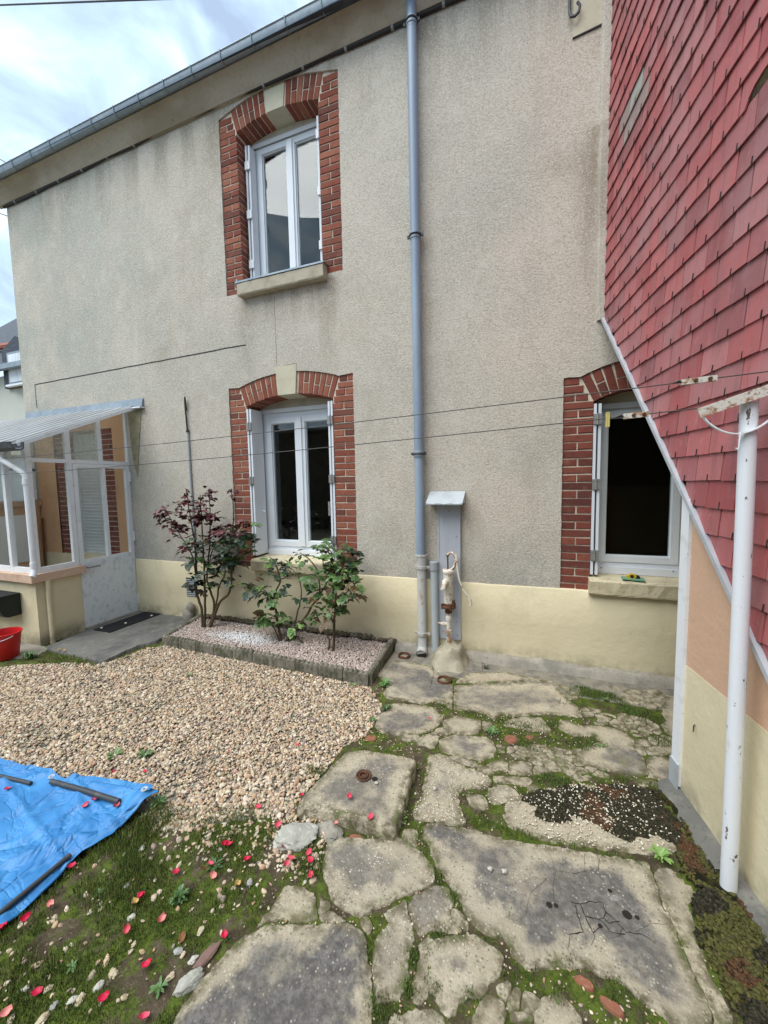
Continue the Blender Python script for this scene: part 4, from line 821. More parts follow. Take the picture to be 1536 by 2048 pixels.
# ------------------------------------------------------------------ clothes line post, lines, clips
CP = thing('clothes_post', 'white chipped steel clothes-line post with rusty angle-iron crossbar', 'post', (.748,-1.737,0)); PY = -1.737
pt(MB().tube([(.749,PY,-.08),(.741,PY,.9),(.731,PY,1.852)], [.0262,.0258,.0252], 24), 'tube', MT['post'], CP, True)
cb = MB(); L0, L1 = Vector((.578,PY-.012,1.838)), Vector((.97,PY-.05,1.968)); cb.bar(L0, L1, .038, .004, (0,0,1)); cb.bar(L0+Vector((0,-.018,-.016)), L1+Vector((0,-.018,-.016)), .004, .034, (0,0,1))
bar_ = pt(cb, 'crossbar', MT['rust_pale'], CP)
spt(MB().lathe([(0,.010),(.007,.010),(.009,.0)], (.716,PY-.034,1.868), 6, 'y').lathe([(0,.010),(.007,.010),(.009,.0)], (.800,PY-.042,1.897), 6, 'y'), 'bolt', MT['rust'], bar_)
bc = [(.588+.262*t, PY-.02-.022*t, 1.822+.088*t-.118*math.sin(math.pi*min(1,max(0,t)))**.75) for t in np.linspace(0,1,18)]
br = MB()
for a, b in zip(bc[:-1], bc[1:]): br.bar(a, b, .018, .004, (0,0,1))
pt(br, 'brace', MT['white_steel'], CP)
pt(MB().tube([(.694,PY-.042,1.748),(.691,PY-.046,1.72),(.690,PY-.046,1.695),(.686,PY-.046,1.688),(.682,PY-.046,1.694)], .0022, 6), 'wire_hook', MT['white_steel'], CP)
def lines(name, label, p, q, clipx):
    t = thing(name, label, 'clothes line', q); P_, Q_ = Vector(p), Vector(q); pts = []
    for i in range(41):
        u = i/40; v = P_.lerp(Q_, u); v.z -= .035*4*u*(1-u); pts.append(v)
    pt(MB().tube(pts, .0022, 5), 'wire', MT['wire'], t); at = lambda u: (lambda v: v-Vector((0,0,.035*4*u*(1-u))))(P_.lerp(Q_, u))
    ulen = (P_-Q_).length; u0 = 1-(abs(Q_.x-clipx[1])/abs(Q_.x-P_.x)); u1 = 1-(abs(Q_.x-clipx[0])/abs(Q_.x-P_.x)); a, b = at(u0), at(u1)
    tn = pt(MB().bar(a+Vector((0,-.004,0)), b+Vector((0,-.004,0)), .003, .020, (0,0,1)).bar(a+Vector((0,.006,0)), b+Vector((0,.006,0)), .003, .020, (0,0,1)), 'tensioner', MT['rust_pale'], t)
    for f in (.2,.6): c = a.lerp(b, f); spt(MB().lathe([(0,.006),(.006,.006),(.007,-.002)], (c.x,c.y-.006,c.z), 8, 'y'), 'rivet', MT['rust'], tn)
    c = at(u1+.004); pt(MB().tube([c+Vector((-.05,0,-.001)), c+Vector((-.035,0,.005)), c+Vector((-.02,0,-.005)), c], .0042, 6), 'wire_twist', MT['wire'], t)
    return at, t
atA, lineA = lines('clothes_line', 'upper dark wire clothes line stretched across the yard', (-5.75,-1.27,1.875), (.955,PY-.03,1.955), (.531,.634))
atB, lineB = lines('clothes_line', 'lower dark wire clothes line with a yellow peg on it', (-5.75,-1.20,1.735), (.580,PY-.012,1.842), (.352,.434))
lineB['group'] = lineA['group'] = 'clothes lines across the yard'
pg = thing('clothes_peg', 'yellow plastic clothes peg clipped on the lower line', 'clothes peg', (.30,PY,1.80)); c = atB(1-(.58-.300)/6.33)
pt(MB().box(c.x-.0065,c.x-.0005,c.y-.006,c.y+.006,c.z-.034,c.z+.020).box(c.x+.0005,c.x+.0065,c.y-.006,c.y+.006,c.z-.034,c.z+.020).box(c.x-.005,c.x+.005,c.y-.007,c.y+.007,c.z+.018,c.z+.023), 'peg_legs', surf('yellow_plastic_peg', (.62,.52,.17), [(60,.5,.7,(.5,.4,.1),.6)], .5), pg)
pt(MB().lathe([(.009,-.003),(.0105,0),(.009,.003)], (c.x,c.y,c.z+.006), 10, 'y'), 'peg_spring', MT['hinge'], pg)
p2 = thing('clothes_post', 'far clothes-line post standing in front of the veranda beyond the left edge', 'post', (-5.78,-1.24,0)); pt(MB().tube([(-5.78,-1.24,-.1),(-5.78,-1.24,1.9)], .025, 14), 'tube', MT['post'], p2, True); pt(MB().bar((-5.76,-1.29,1.87),(-5.76,-1.18,1.74),.02,.004), 'crossbar', MT['rust_pale'], p2)

# ------------------------------------------------------------------ neighbour's house, overhead wires, wall opposite
NB = thing('neighbour_house', 'pale neighbouring house with dark slate dormer beyond the left corner', 'house', (-13,3,0))
pt(MB().box(-19,-11.2,3.0,9,-.3,4.62), 'wall', MT['wallpaper'], NB)
pt(MB().add([(-19,2.7,4.72),(-10.9,2.7,4.72),(-10.9,6.5,8.4),(-19,6.5,8.4)],[(0,1,2,3)]), 'roof', MT['slate_roof'], NB)
pt(MB().box(-19,-11.0,2.68,2.80,4.66,4.78), 'gutter', MT['zinc'], NB)
dm = pt(MB().prism([(-12.98,4.25),(-12.98,5.22),(-12.36,5.52),(-11.7,5.22),(-11.7,4.25)], lambda a,b,h: (a,h,b), 2.90, 5.5), 'dormer', MT['slate_roof'], NB)
spt(MB().box(-12.70,-11.95,2.86,2.898,4.30,5.12), 'dormer_window', MT['zinc'], dm); spt(MB().box(-12.64,-12.0,2.85,2.859,4.36,5.06), 'curtain', MT['curtain'], dm)
spt(MB().box(-12.74,-11.92,2.80,2.90,4.25,4.297), 'dormer_sill', MT['pvc'], dm)
pt(MB().tube([(-19,3.6,6.0),(-12.7,3.55,5.62)], .09, 8), 'ridge_tiles', MT['ridge'], NB)
for i, (a, b, lb) in enumerate((((-16,3,12.1),(-6.7,3,6.2),'upper of the two thin overhead wires left of the house'),((-16,3.2,10.2),(-6.7,3.2,5.9),'lower of the two thin overhead wires left of the house'),((-9.5,-1,7.94),(-.5,-1,4.46),'overhead wire crossing the top left corner of the sky'))):
    if i == 2: a, b = (-9.0,.9,9.78),(-2.5,.9,7.30)
    prop(MB().tube([a,b], .012 if i < 2 else .011, 6).build('overhead_wire', MT['wire']), lb, 'wire', 'overhead wires')
ow = thing('stone_wall', 'rubble stone wall across the yard reflected in the panes', 'wall', (-2,-8,0))
pt(MB().box(-14,9,-8.6,-8.0,-.3,3.4), 'masonry', MT['stone_wall'], ow); pt(MB().box(-14,9,-8.7,-7.9,3.4,3.5), 'capping', MT['concrete'], ow)

# ------------------------------------------------------------------ tarpaulin with rods on it
def tz(x, y):
    e = max(0, min(1, (y+2.33)/.12)); z = .028+.012*mnoise.noise(Vector((x*3,y*3,0)))+.008*mnoise.noise(Vector((x*9,y*7,2)))
    r1 = abs(mnoise.noise(Vector((x*2.2+y*1.4,y*2.5-x*.7,5)))); z += .014*max(0,1-r1*6); r2 = abs(mnoise.noise(Vector((x*4.1-y*3.2,y*1.9+x*2.2,11)))); z += .010*max(0,1-r2*7); r3 = abs(mnoise.noise(Vector((x*1.3+y*4.6,y*1.2,17)))); z += .012*max(0,1-r3*9)
    z += e*(.030+.026*mnoise.noise(Vector((x*4.5,1,0)))); return max(z, .016)
tm = MB(); nu, nv = 190, 110
top = lambda x: np.interp(x, [-3.6,-2.843,-2.60,-2.442,-2.30,-2.0,-1.736], [-2.30,-2.256,-2.245,-2.215,-2.235,-2.165,-2.146])
def rgt(y): return np.interp(-y, [2.146,2.22,2.363,2.47,2.60,2.76,3.3], [-1.730,-1.742,-1.745,-1.790,-1.765,-1.752,-1.75])
for i in range(nu+1):
    for j in range(nv+1):
        u, v = i/nu, j/nv; x = -3.6+u*1.85; y = -3.25+v*(top(x)+3.25); xr = rgt(y); x = -3.6+u*(xr+3.6)
        if u > .9 and v > .985: x += .012*(u-.9)*10
        e_ = min(1-u, 1-v)*10; tm.v.append((x, y, tz(x,y) if e_ > .12 else tz(x,y)*.8))
for i in range(nu):
    for j in range(nv): a = i*(nv+1)+j; tm.f.append((a,a+nv+1,a+nv+2,a+1))
tarp = tm.build('tarpaulin', MT['tarp'], None, 'all'); tarp.modifiers.new('thick','SOLIDIFY').thickness = .003; prop(tarp, 'crumpled bright blue tarpaulin spread on the gravel at left', 'tarpaulin')
hem = MB()
for i in range(46):
    x0, x1 = -2.9+i*.025, -2.9+(i+1)*.025; t0, t1 = top(x0), top(x1); f = lambda x,t,o,h: (x, t-o, tz(x,t-o)+h)
    hem.add([f(x0,t0,.002,.004), f(x1,t1,.002,.004), f(x1,t1,.032,.005), f(x0,t0,.032,.005)], [(0,1,2,3)])
h_ = hem.build('hem', MT['tarp'], tarp)
for x, y in ((-2.39,-2.245),(-1.775,-2.180)): MB().lathe([(.006,.002),(.008,.004),(.015,.004),(.017,0)], (x,y,tz(x,y)+.004), 14).build('eyelet', MT['zinc_light'], tarp, True)
def rod(label, a, b, r):
    A, B = Vector((a[0],a[1],tz(*a)+r+.004)), Vector((b[0],b[1],tz(*b)+r+.004)); o = MB().tube([A, A.lerp(B,.5)+Vector((0,0,.004)), B], r, 12).build('rod', MT['dark_metal'], None, True); prop(o, label, 'rod', 'dark rods weighing down the tarpaulin')
rod('dark grey rod lying on the tarpaulin near its eyelet corner', (-2.335,-2.275), (-1.845,-2.262), .013)
rod('thin dark rod on the tarpaulin at the left edge', (-2.95,-2.37), (-2.44,-2.312), .010)
rod('dark rod lying along the near edge of the tarpaulin', (-1.81,-2.50), (-1.80,-3.0), .010)
SLABS = {"lid":[[-0.958,-1.561],[-0.84,-1.511],[-0.708,-1.5],[-0.558,-1.493],[-0.552,-1.552],[-0.547,-1.688],[-0.535,-1.838],[-0.534,-1.958],[-0.603,-1.955],[-0.687,-1.948],[-0.825,-1.957],[-0.935,-1.972],[-1.017,-1.984],[-1.02,-1.894],[-0.993,-1.735]],"s2":[[-0.812,-2.07],[-0.761,-2.019],[-0.694,-1.999],[-0.598,-1.971],[-0.522,-1.932],[-0.487,-1.945],[-0.433,-1.959],[-0.4,-1.972],[-0.34,-2.015],[-0.328,-2.07],[-0.359,-2.101],[-0.427,-2.154],[-0.482,-2.208],[-0.529,-2.249],[-0.558,-2.273],[-0.599,-2.28],[-0.646,-2.278],[-0.686,-2.257],[-0.728,-2.217],[-0.765,-2.186],[-0.789,-2.134]],"c1":[[-0.51,-1.93],[-0.504,-1.887],[-0.474,-1.865],[-0.445,-1.875],[-0.431,-1.945],[-0.459,-1.954]],"s3":[[-0.512,-1.377],[-0.442,-1.349],[-0.401,-1.364],[-0.318,-1.405],[-0.232,-1.415],[-0.165,-1.438],[-0.152,-1.466],[-0.165,-1.51],[-0.219,-1.532],[-0.285,-1.55],[-0.308,-1.618],[-0.296,-1.657],[-0.264,-1.727],[-0.243,-1.764],[-0.301,-1.784],[-0.393,-1.797],[-0.473,-1.821],[-0.492,-1.792],[-0.494,-1.725],[-0.473,-1.675],[-0.491,-1.59],[-0.496,-1.483]],"s4":[[-0.423,-1.825],[-0.351,-1.798],[-0.322,-1.815],[-0.22,-1.78],[-0.16,-1.794],[-0.009,-1.783],[0.069,-1.768],[0.143,-1.755],[0.251,-1.742],[0.364,-1.728],[0.492,-1.707],[0.495,-1.762],[0.493,-1.876],[0.509,-1.94],[0.516,-2.033],[0.523,-2.085],[0.535,-2.173],[0.525,-2.211],[0.424,-2.247],[0.407,-2.219],[0.357,-2.206],[0.337,-2.19],[0.295,-2.169],[0.241,-2.175],[0.211,-2.172],[0.125,-2.196],[0.03,-2.231],[0.016,-2.233],[-0.025,-2.213],[-0.036,-2.19],[-0.059,-2.168],[-0.075,-2.177],[-0.115,-2.185],[-0.142,-2.174],[-0.176,-2.155],[-0.212,-2.113],[-0.243,-2.074],[-0.314,-2.019],[-0.327,-2.008],[-0.365,-1.964],[-0.372,-1.931],[-0.42,-1.884]],"s5":[[0.519,-1.715],[0.571,-1.703],[0.615,-1.724],[0.643,-1.783],[0.599,-1.845],[0.585,-1.91],[0.569,-2.037],[0.587,-2.115],[0.588,-2.189],[0.534,-2.208],[0.542,-2.171],[0.53,-2.083],[0.524,-2.03],[0.517,-1.937],[0.502,-1.873],[0.501,-1.763]],"s6":[[-0.902,-2.457],[-0.862,-2.415],[-0.739,-2.374],[-0.659,-2.344],[-0.592,-2.317],[-0.538,-2.318],[-0.501,-2.351],[-0.489,-2.376],[-0.465,-2.406],[-0.429,-2.479],[-0.411,-2.541],[-0.389,-2.615],[-0.967,-2.819],[-0.973,-2.734],[-0.973,-2.68],[-0.966,-2.612],[-0.946,-2.543],[-0.934,-2.489]],"s7":[[-0.88,-2.269],[-0.822,-2.261],[-0.774,-2.266],[-0.745,-2.274],[-0.707,-2.337],[-0.756,-2.366],[-0.8,-2.378],[-0.83,-2.378],[-0.884,-2.407],[-0.901,-2.435],[-0.89,-2.369],[-0.891,-2.307]],"s8a":[[-0.732,-2.272],[-0.687,-2.277],[-0.672,-2.29],[-0.707,-2.316]],"s8b":[[-0.704,-2.32],[-0.67,-2.294],[-0.628,-2.299],[-0.603,-2.309],[-0.641,-2.328],[-0.692,-2.341]],"s9a":[[-0.556,-2.285],[-0.53,-2.273],[-0.499,-2.29],[-0.51,-2.321],[-0.54,-2.308]],"s9":[[-0.48,-2.241],[-0.419,-2.17],[-0.398,-2.191],[-0.384,-2.223],[-0.364,-2.251],[-0.349,-2.271],[-0.354,-2.305],[-0.355,-2.348],[-0.343,-2.38],[-0.333,-2.394],[-0.351,-2.4],[-0.354,-2.445],[-0.376,-2.456],[-0.418,-2.486],[-0.442,-2.432],[-0.46,-2.403],[-0.473,-2.371],[-0.479,-2.313],[-0.444,-2.271],[-0.459,-2.25]],"s10":[[-0.396,-2.157],[-0.355,-2.109],[-0.315,-2.078],[-0.269,-2.073],[-0.243,-2.118],[-0.239,-2.129],[-0.25,-2.147],[-0.239,-2.182],[-0.192,-2.196],[-0.198,-2.205],[-0.241,-2.22],[-0.312,-2.241],[-0.335,-2.262],[-0.345,-2.26],[-0.374,-2.22],[-0.389,-2.188]],"s10b":[[-0.242,-2.144],[-0.227,-2.137],[-0.196,-2.155],[-0.175,-2.177],[-0.177,-2.194],[-0.19,-2.193],[-0.232,-2.179]],"s11":[[-0.315,-2.268],[-0.271,-2.256],[-0.235,-2.231],[-0.188,-2.21],[-0.158,-2.196],[-0.126,-2.204],[-0.099,-2.21],[-0.076,-2.22],[-0.055,-2.224],[-0.05,-2.248],[-0.068,-2.287],[-0.091,-2.309],[-0.1,-2.342],[-0.114,-2.357],[-0.144,-2.368],[-0.176,-2.398],[-0.179,-2.427],[-0.226,-2.431],[-0.245,-2.397],[-0.269,-2.402],[-0.279,-2.428],[-0.31,-2.436],[-0.322,-2.407],[-0.323,-2.373],[-0.318,-2.328],[-0.331,-2.297]],"s12":[[-0.362,-2.497],[-0.297,-2.454],[-0.264,-2.44],[-0.216,-2.44],[-0.202,-2.472],[-0.201,-2.516],[-0.342,-2.565],[-0.357,-2.527]],"s13":[[-0.128,-2.403],[-0.109,-2.365],[-0.088,-2.345],[-0.045,-2.346],[-0.04,-2.372],[-0.049,-2.418],[-0.057,-2.454],[-0.126,-2.479],[-0.136,-2.435]],"s14":[[0.056,-2.309],[0.102,-2.274],[0.141,-2.279],[0.164,-2.296],[0.174,-2.322],[0.163,-2.375],[0.036,-2.419],[0.041,-2.35]],"s15":[[-0.935,-0.984],[-0.859,-0.937],[-0.679,-0.899],[-0.573,-0.907],[-0.555,-0.955],[-0.507,-0.979],[-0.512,-1.069],[-0.557,-1.145],[-0.627,-1.212],[-0.752,-1.26],[-0.848,-1.265],[-0.913,-1.216],[-0.934,-1.121],[-0.905,-1.044]],"s16":[[-0.502,-1.042],[-0.454,-0.964],[-0.405,-0.941],[-0.336,-0.955],[-0.265,-0.94],[-0.252,-1.031],[-0.27,-1.089],[-0.335,-1.122],[-0.417,-1.13],[-0.481,-1.095]],"s16b":[[-0.253,-0.946],[-0.2,-0.947],[-0.188,-0.973],[-0.202,-1.014],[-0.241,-1.027]],"s17":[[-0.546,-1.176],[-0.519,-1.12],[-0.479,-1.104],[-0.427,-1.136],[-0.459,-1.167],[-0.495,-1.168]],"s18":[[-0.744,-1.273],[-0.652,-1.228],[-0.61,-1.224],[-0.611,-1.251],[-0.632,-1.278],[-0.692,-1.289]],"s19":[[-0.621,-1.279],[-0.573,-1.201],[-0.505,-1.185],[-0.492,-1.213],[-0.489,-1.295],[-0.52,-1.305],[-0.603,-1.304]],"s20":[[-0.147,-1.215],[-0.166,-1.278],[-0.23,-1.323],[-0.331,-1.324],[-0.444,-1.327],[-0.472,-1.285],[-0.482,-1.224],[-0.431,-1.161],[-0.319,-1.129],[-0.221,-1.096],[-0.164,-1.141]],"s21":[[-0.4,-1.348],[-0.329,-1.335],[-0.253,-1.342],[-0.235,-1.375],[-0.247,-1.386],[-0.321,-1.384],[-0.38,-1.369]],"s22":[[-0.228,-1.358],[-0.177,-1.367],[-0.141,-1.401],[-0.173,-1.414],[-0.23,-1.408]],"s23":[[-0.193,-1.353],[-0.152,-1.301],[-0.105,-1.276],[-0.075,-1.295],[-0.073,-1.355],[-0.118,-1.365],[-0.159,-1.373]],"s24":[[-0.07,-1.277],[-0.004,-1.264],[0.048,-1.255],[0.047,-1.34],[-0.009,-1.358],[-0.064,-1.369]],"s25":[[-0.143,-1.422],[-0.087,-1.397],[0.042,-1.369],[0.051,-1.397],[0.009,-1.434],[-0.08,-1.44],[-0.14,-1.456]],"s26":[[-0.267,-1.597],[-0.214,-1.57],[-0.176,-1.582],[-0.154,-1.622],[-0.162,-1.658],[-0.204,-1.659],[-0.249,-1.634]],"s27":[[-0.165,-1.562],[-0.163,-1.518],[-0.128,-1.475],[-0.079,-1.459],[-0.023,-1.486],[-0.013,-1.511],[-0.053,-1.559],[-0.115,-1.593],[-0.145,-1.606]],"s28":[[0.026,-1.438],[0.052,-1.406],[0.078,-1.421],[0.072,-1.45],[0.042,-1.464]],"s29":[[-0.075,-1.581],[-0.022,-1.518],[0.04,-1.484],[0.084,-1.442],[0.235,-1.359],[0.456,-1.277],[0.619,-1.246],[0.709,-1.268],[0.742,-1.36],[0.722,-1.478],[0.649,-1.59],[0.552,-1.647],[0.456,-1.669],[0.339,-1.69],[0.2,-1.714],[0.087,-1.732],[0.014,-1.721],[-0.056,-1.71],[-0.087,-1.659]],"s30a":[[-1.166,-0.557],[-1.085,-0.292],[-0.765,-0.288],[-0.647,-0.433],[-0.521,-0.557],[-0.466,-0.87],[-0.562,-0.837],[-0.618,-0.815],[-0.675,-0.887],[-0.784,-0.87],[-0.942,-0.888],[-0.996,-0.848],[-0.994,-0.751]],"s30b":[[-0.506,-0.575],[-0.319,-0.475],[-0.134,-0.415],[0.05,-0.314],[0.232,-0.318],[0.297,-0.451],[0.361,-0.589],[0.379,-0.698],[0.18,-0.723],[0.045,-0.779],[-0.05,-0.823],[-0.132,-0.82],[-0.193,-0.888],[-0.297,-0.839],[-0.451,-0.877]],"s31":[[-0.503,-0.503],[-0.418,-0.315],[-0.143,-0.225],[0.126,-0.249],[0.341,-0.282],[0.318,-0.409],[0.241,-0.284],[0.051,-0.29],[-0.135,-0.391],[-0.321,-0.46]],"s32":[[-0.081,-0.871],[0.02,-0.805],[0.114,-0.788],[0.142,-0.839],[0.167,-0.897],[0.167,-0.934],[0.072,-0.94],[-0.078,-0.95],[-0.125,-0.942]],"s33":[[0.22,-0.788],[0.282,-0.76],[0.344,-0.801],[0.449,-0.766],[0.59,-0.759],[0.638,-0.84],[0.616,-0.939],[0.642,-0.985],[0.646,-1.066],[0.636,-1.144],[0.504,-1.18],[0.338,-1.168],[0.283,-1.128],[0.344,-1.022],[0.435,-0.934],[0.425,-0.877],[0.288,-0.92],[0.222,-0.879]],"s34":[[0.955,-0.269],[1.09,-0.12],[1.086,-0.272],[0.918,-0.793],[0.848,-0.693],[0.842,-0.619],[0.878,-0.566],[0.903,-0.426]],"s35":[[0.68,-0.983],[0.736,-0.954],[0.811,-0.98],[0.828,-1.072],[0.795,-1.172],[0.732,-1.185],[0.642,-1.153],[0.65,-1.065]]}
FRAGS = {"a":[[0.615,-0.179],[0.858,-0.16],[1.088,-0.126],[0.954,-0.262],[0.893,-0.445],[0.842,-0.564],[0.802,-0.444],[0.709,-0.396],[0.667,-0.377]],"b":[[0.377,-0.586],[0.437,-0.542],[0.525,-0.567],[0.653,-0.555],[0.759,-0.563],[0.822,-0.639],[0.82,-0.717],[0.716,-0.789],[0.648,-0.83],[0.592,-0.745],[0.451,-0.749],[0.393,-0.699]],"c":[[-0.086,-1.142],[-0.001,-1.108],[0.124,-1.094],[0.22,-1.073],[0.337,-1.028],[0.28,-1.123],[0.337,-1.176],[0.503,-1.184],[0.559,-1.191],[0.285,-1.302],[0.18,-1.253],[0.131,-1.231],[0.013,-1.229],[-0.082,-1.23]],"d":[[0.645,-0.843],[0.715,-0.796],[0.823,-0.729],[0.892,-0.736],[0.909,-0.818],[0.857,-0.944],[0.746,-0.94],[0.644,-0.979],[0.62,-0.938]],"e":[[-0.017,-1.121],[0.07,-1.081],[0.181,-1.075],[0.263,-1.067],[0.315,-1.19],[0.241,-1.292],[0.189,-1.293],[0.127,-1.305],[0.054,-1.33],[0.049,-1.253],[0.008,-1.212]],"f":[[0.059,-1.37],[0.109,-1.353],[0.102,-1.388],[0.074,-1.413]],"g":[[-0.15,-1.155],[-0.099,-1.159],[-0.096,-1.203],[-0.133,-1.22]],"h":[[0.295,-0.449],[0.407,-0.266],[0.407,-0.341],[0.366,-0.476],[0.307,-0.496]],"i":[[0.487,-1.234],[0.637,-1.176],[0.728,-1.205],[0.726,-1.25],[0.623,-1.23],[0.483,-1.253]],"j":[[-0.089,-2.329],[-0.039,-2.294],[0.027,-2.295],[0.064,-2.304],[0.07,-2.333],[0.026,-2.369],[-0.025,-2.381],[-0.041,-2.341]]}
B1 = [[[-3.267,-0.33,0.01],[-3.284,-0.317,0.254],[-3.358,-0.303,0.443],[-3.36,-0.29,0.738],[-3.367,-0.277,0.982],[-3.426,-0.263,1.225],[-3.479,-0.25,1.568]],[[-3.255,-0.32,0.024],[-3.226,-0.326,0.262],[-3.203,-0.332,0.594],[-3.194,-0.338,0.918],[-3.186,-0.344,1.237],[-3.181,-0.35,1.504]],[[-3.22,-0.3,0.071],[-3.138,-0.283,0.29],[-3.203,-0.267,0.478],[-3.253,-0.25,0.603],[-3.201,-0.233,0.982],[-3.195,-0.217,1.306],[-3.204,-0.2,1.564]],[[-3.209,-0.3,0.072],[-3.058,-0.3,0.336],[-2.91,-0.3,0.478],[-2.862,-0.3,0.768],[-2.88,-0.3,0.957],[-2.805,-0.3,1.239],[-2.814,-0.3,1.561]],[[-3.21,-0.31,0.068],[-3.129,-0.272,0.288],[-3.11,-0.234,0.493],[-3.053,-0.196,0.653],[-3.091,-0.158,0.924],[-3.152,-0.12,1.166]],[[-3.361,-0.3,0.441],[-3.341,-0.333,0.813],[-3.494,-0.367,1.105],[-3.647,-0.4,1.381]],[[-2.862,-0.3,0.768],[-2.711,-0.34,0.97],[-2.605,-0.38,1.25]],[[-3.2,-0.33,1.236],[-3.27,-0.34,1.394],[-3.486,-0.35,1.426]],[[-3.243,-0.26,0.606],[-3.159,-0.24,0.903],[-3.005,-0.22,1.067],[-2.976,-0.2,1.178]]]
B2 = [[[-2.226,-0.38,0.003],[-2.255,-0.367,0.146],[-2.298,-0.353,0.363],[-2.337,-0.34,0.476],[-2.25,-0.327,0.66],[-2.322,-0.313,0.832],[-2.383,-0.3,0.872]],[[-2.208,-0.38,0.021],[-2.094,-0.361,0.178],[-1.984,-0.343,0.302],[-1.89,-0.324,0.452],[-1.833,-0.306,0.525],[-1.852,-0.287,0.751],[-1.957,-0.269,0.872],[-2.067,-0.25,0.922]],[[-2.208,-0.38,0.021],[-2.105,-0.372,0.166],[-2.033,-0.364,0.393],[-1.999,-0.356,0.54],[-2.03,-0.348,0.71],[-2.198,-0.34,0.844]],[[-2.24,-0.38,0.077],[-2.311,-0.393,0.225],[-2.368,-0.407,0.283],[-2.372,-0.42,0.347]],[[-2.305,-0.36,0.47],[-2.419,-0.39,0.574],[-2.552,-0.42,0.639]],[[-1.837,-0.3,0.523],[-1.769,-0.267,0.679],[-1.829,-0.233,0.872],[-1.826,-0.2,1.027]]]
B3 = [[[-1.72,-0.43,-0.029],[-1.887,-0.387,0.008],[-2.042,-0.343,0.087],[-2.17,-0.3,0.145]],[[-1.638,-0.42,0.042],[-1.629,-0.406,0.306],[-1.615,-0.392,0.499],[-1.615,-0.378,0.718],[-1.662,-0.364,0.906],[-1.712,-0.35,1.013]],[[-1.712,-0.43,-0.021],[-1.68,-0.407,0.13],[-1.767,-0.383,0.268],[-1.855,-0.36,0.409]],[[-1.61,-0.4,0.502],[-1.475,-0.425,0.631],[-1.344,-0.45,0.755]],[[-1.627,-0.41,0.308],[-1.655,-0.435,0.425],[-1.655,-0.46,0.489]],[[-1.614,-0.38,0.719],[-1.554,-0.34,0.852],[-1.584,-0.3,1.024]],[[-1.614,-0.38,0.719],[-1.526,-0.37,0.805],[-1.483,-0.36,0.888]]]
PET_G = [(-2.124, -2.095), (-1.966, -2.033), (-1.281, -1.576), (-1.048, -1.893), (-0.808, -1.985), (-1.219, -2.015), (-1.065, -2.068), (-1.227, -2.232), (-1.204, -2.233), (-1.221, -2.322), (-1.175, -2.355), (-1.334, -2.391), (-1.381, -2.507), (-1.68, -2.643), (-1.237, -2.542), (-1.321, -2.611), (-0.978, -2.506), (-0.976, -2.152), (-0.859, -2.139), (-0.839, -2.164), (-1.083, -2.26), (-0.916, -2.189), (-0.918, -2.219), (-0.798, -2.216), (-1.436, -2.822), (-1.465, -2.882), (-1.217, -2.76), (-1.161, -2.658), (-1.055, -2.754), (-0.581, -1.067), (-0.995, -0.266)]
PET_LID = [(-0.792, -1.864), (-0.653, -1.935)]
PET_TARP = [(-2.008, -2.311), (-1.987, -2.282), (-2.506, -2.38), (-1.739, -2.537), (-1.698, -2.712), (-1.716, -2.771), (-1.84, -2.281)]
STONES = [(-1.575, -2.356), (-1.486, -2.488), (-1.499, -2.583), (-1.364, -2.564), (-1.103, -2.588), (-1.264, -2.7), (-1.07, -2.648), (-1.038, -2.588), (-1.294, -2.782), (-1.272, -2.741), (-1.357, -2.819), (-1.491, -2.823), (-1.447, -2.881), (-1.315, -2.79), (-1.069, -2.357), (-1.079, -2.515), (-1.066, -2.425), (-1.351, -2.853), (-1.418, -2.799), (-1.274, -2.62), (-1.5, -2.373), (-0.82, -2.236), (-0.793, -2.219), (-1.02, -2.322), (-1.245, -2.244)]
from mathutils.geometry import delaunay_2d_cdt
# ------------------------------------------------------------------ paving, ground, gravel, plants
def inpoly(px, py, poly):
    px, py = np.asarray(px, float), np.asarray(py, float); r = np.zeros(px.shape, bool); n = len(poly); j = n-1
    for i in range(n):
        xi, yi = poly[i]; xj, yj = poly[j]; c = ((yi > py) != (yj > py)) & (px < (xj-xi)*(py-yi)/(yj-yi+1e-12)+xi); r ^= c; j = i
    return r
def fbm(x, y, s, seed):
    """cheap value noise, vectorised"""
    tot = np.zeros(np.shape(x)); amp = .5; 
    for o in range(4):
        xi, yi = np.floor(x*s).astype(int), np.floor(y*s).astype(int); fx, fy = x*s-xi, y*s-yi; fx, fy = fx*fx*(3-2*fx), fy*fy*(3-2*fy)
        h = lambda a, b: (np.sin(a*127.1+b*311.7+seed*17.3+o*5.1)*43758.5453) % 1.0
        tot += amp*((h(xi,yi)*(1-fx)+h(xi+1,yi)*fx)*(1-fy)+(h(xi,yi+1)*(1-fx)+h(xi+1,yi+1)*fx)*fy); amp *= .5; s *= 2.03
    return tot/.9375
GRAVEL = [(-4.70,-1.72),(-4.30,-1.42),(-3.93,-1.26),(-3.60,-1.20),(-3.50,-.80),(-3.40,-.70),(-1.13,-.775),(-.93,-1.02),(-.93,-1.32),(-1.03,-1.47),(-1.04,-1.75),(-1.08,-1.95),(-1.18,-2.05),(-1.36,-2.17),(-1.60,-2.27),(-1.75,-2.20),(-2.1,-2.22),(-2.7,-2.32),(-3.4,-2.4),(-4.9,-2.5)]
MOSSZ = [(-1.75,-2.15),(-1.50,-2.10),(-1.17,-1.97),(-1.0,-1.88),(-.84,-2.0),(-.76,-2.19),(-.88,-2.28),(-.92,-2.49),(-.97,-2.74),(-1.0,-3.2),(-1.9,-3.2),(-1.78,-2.4)]
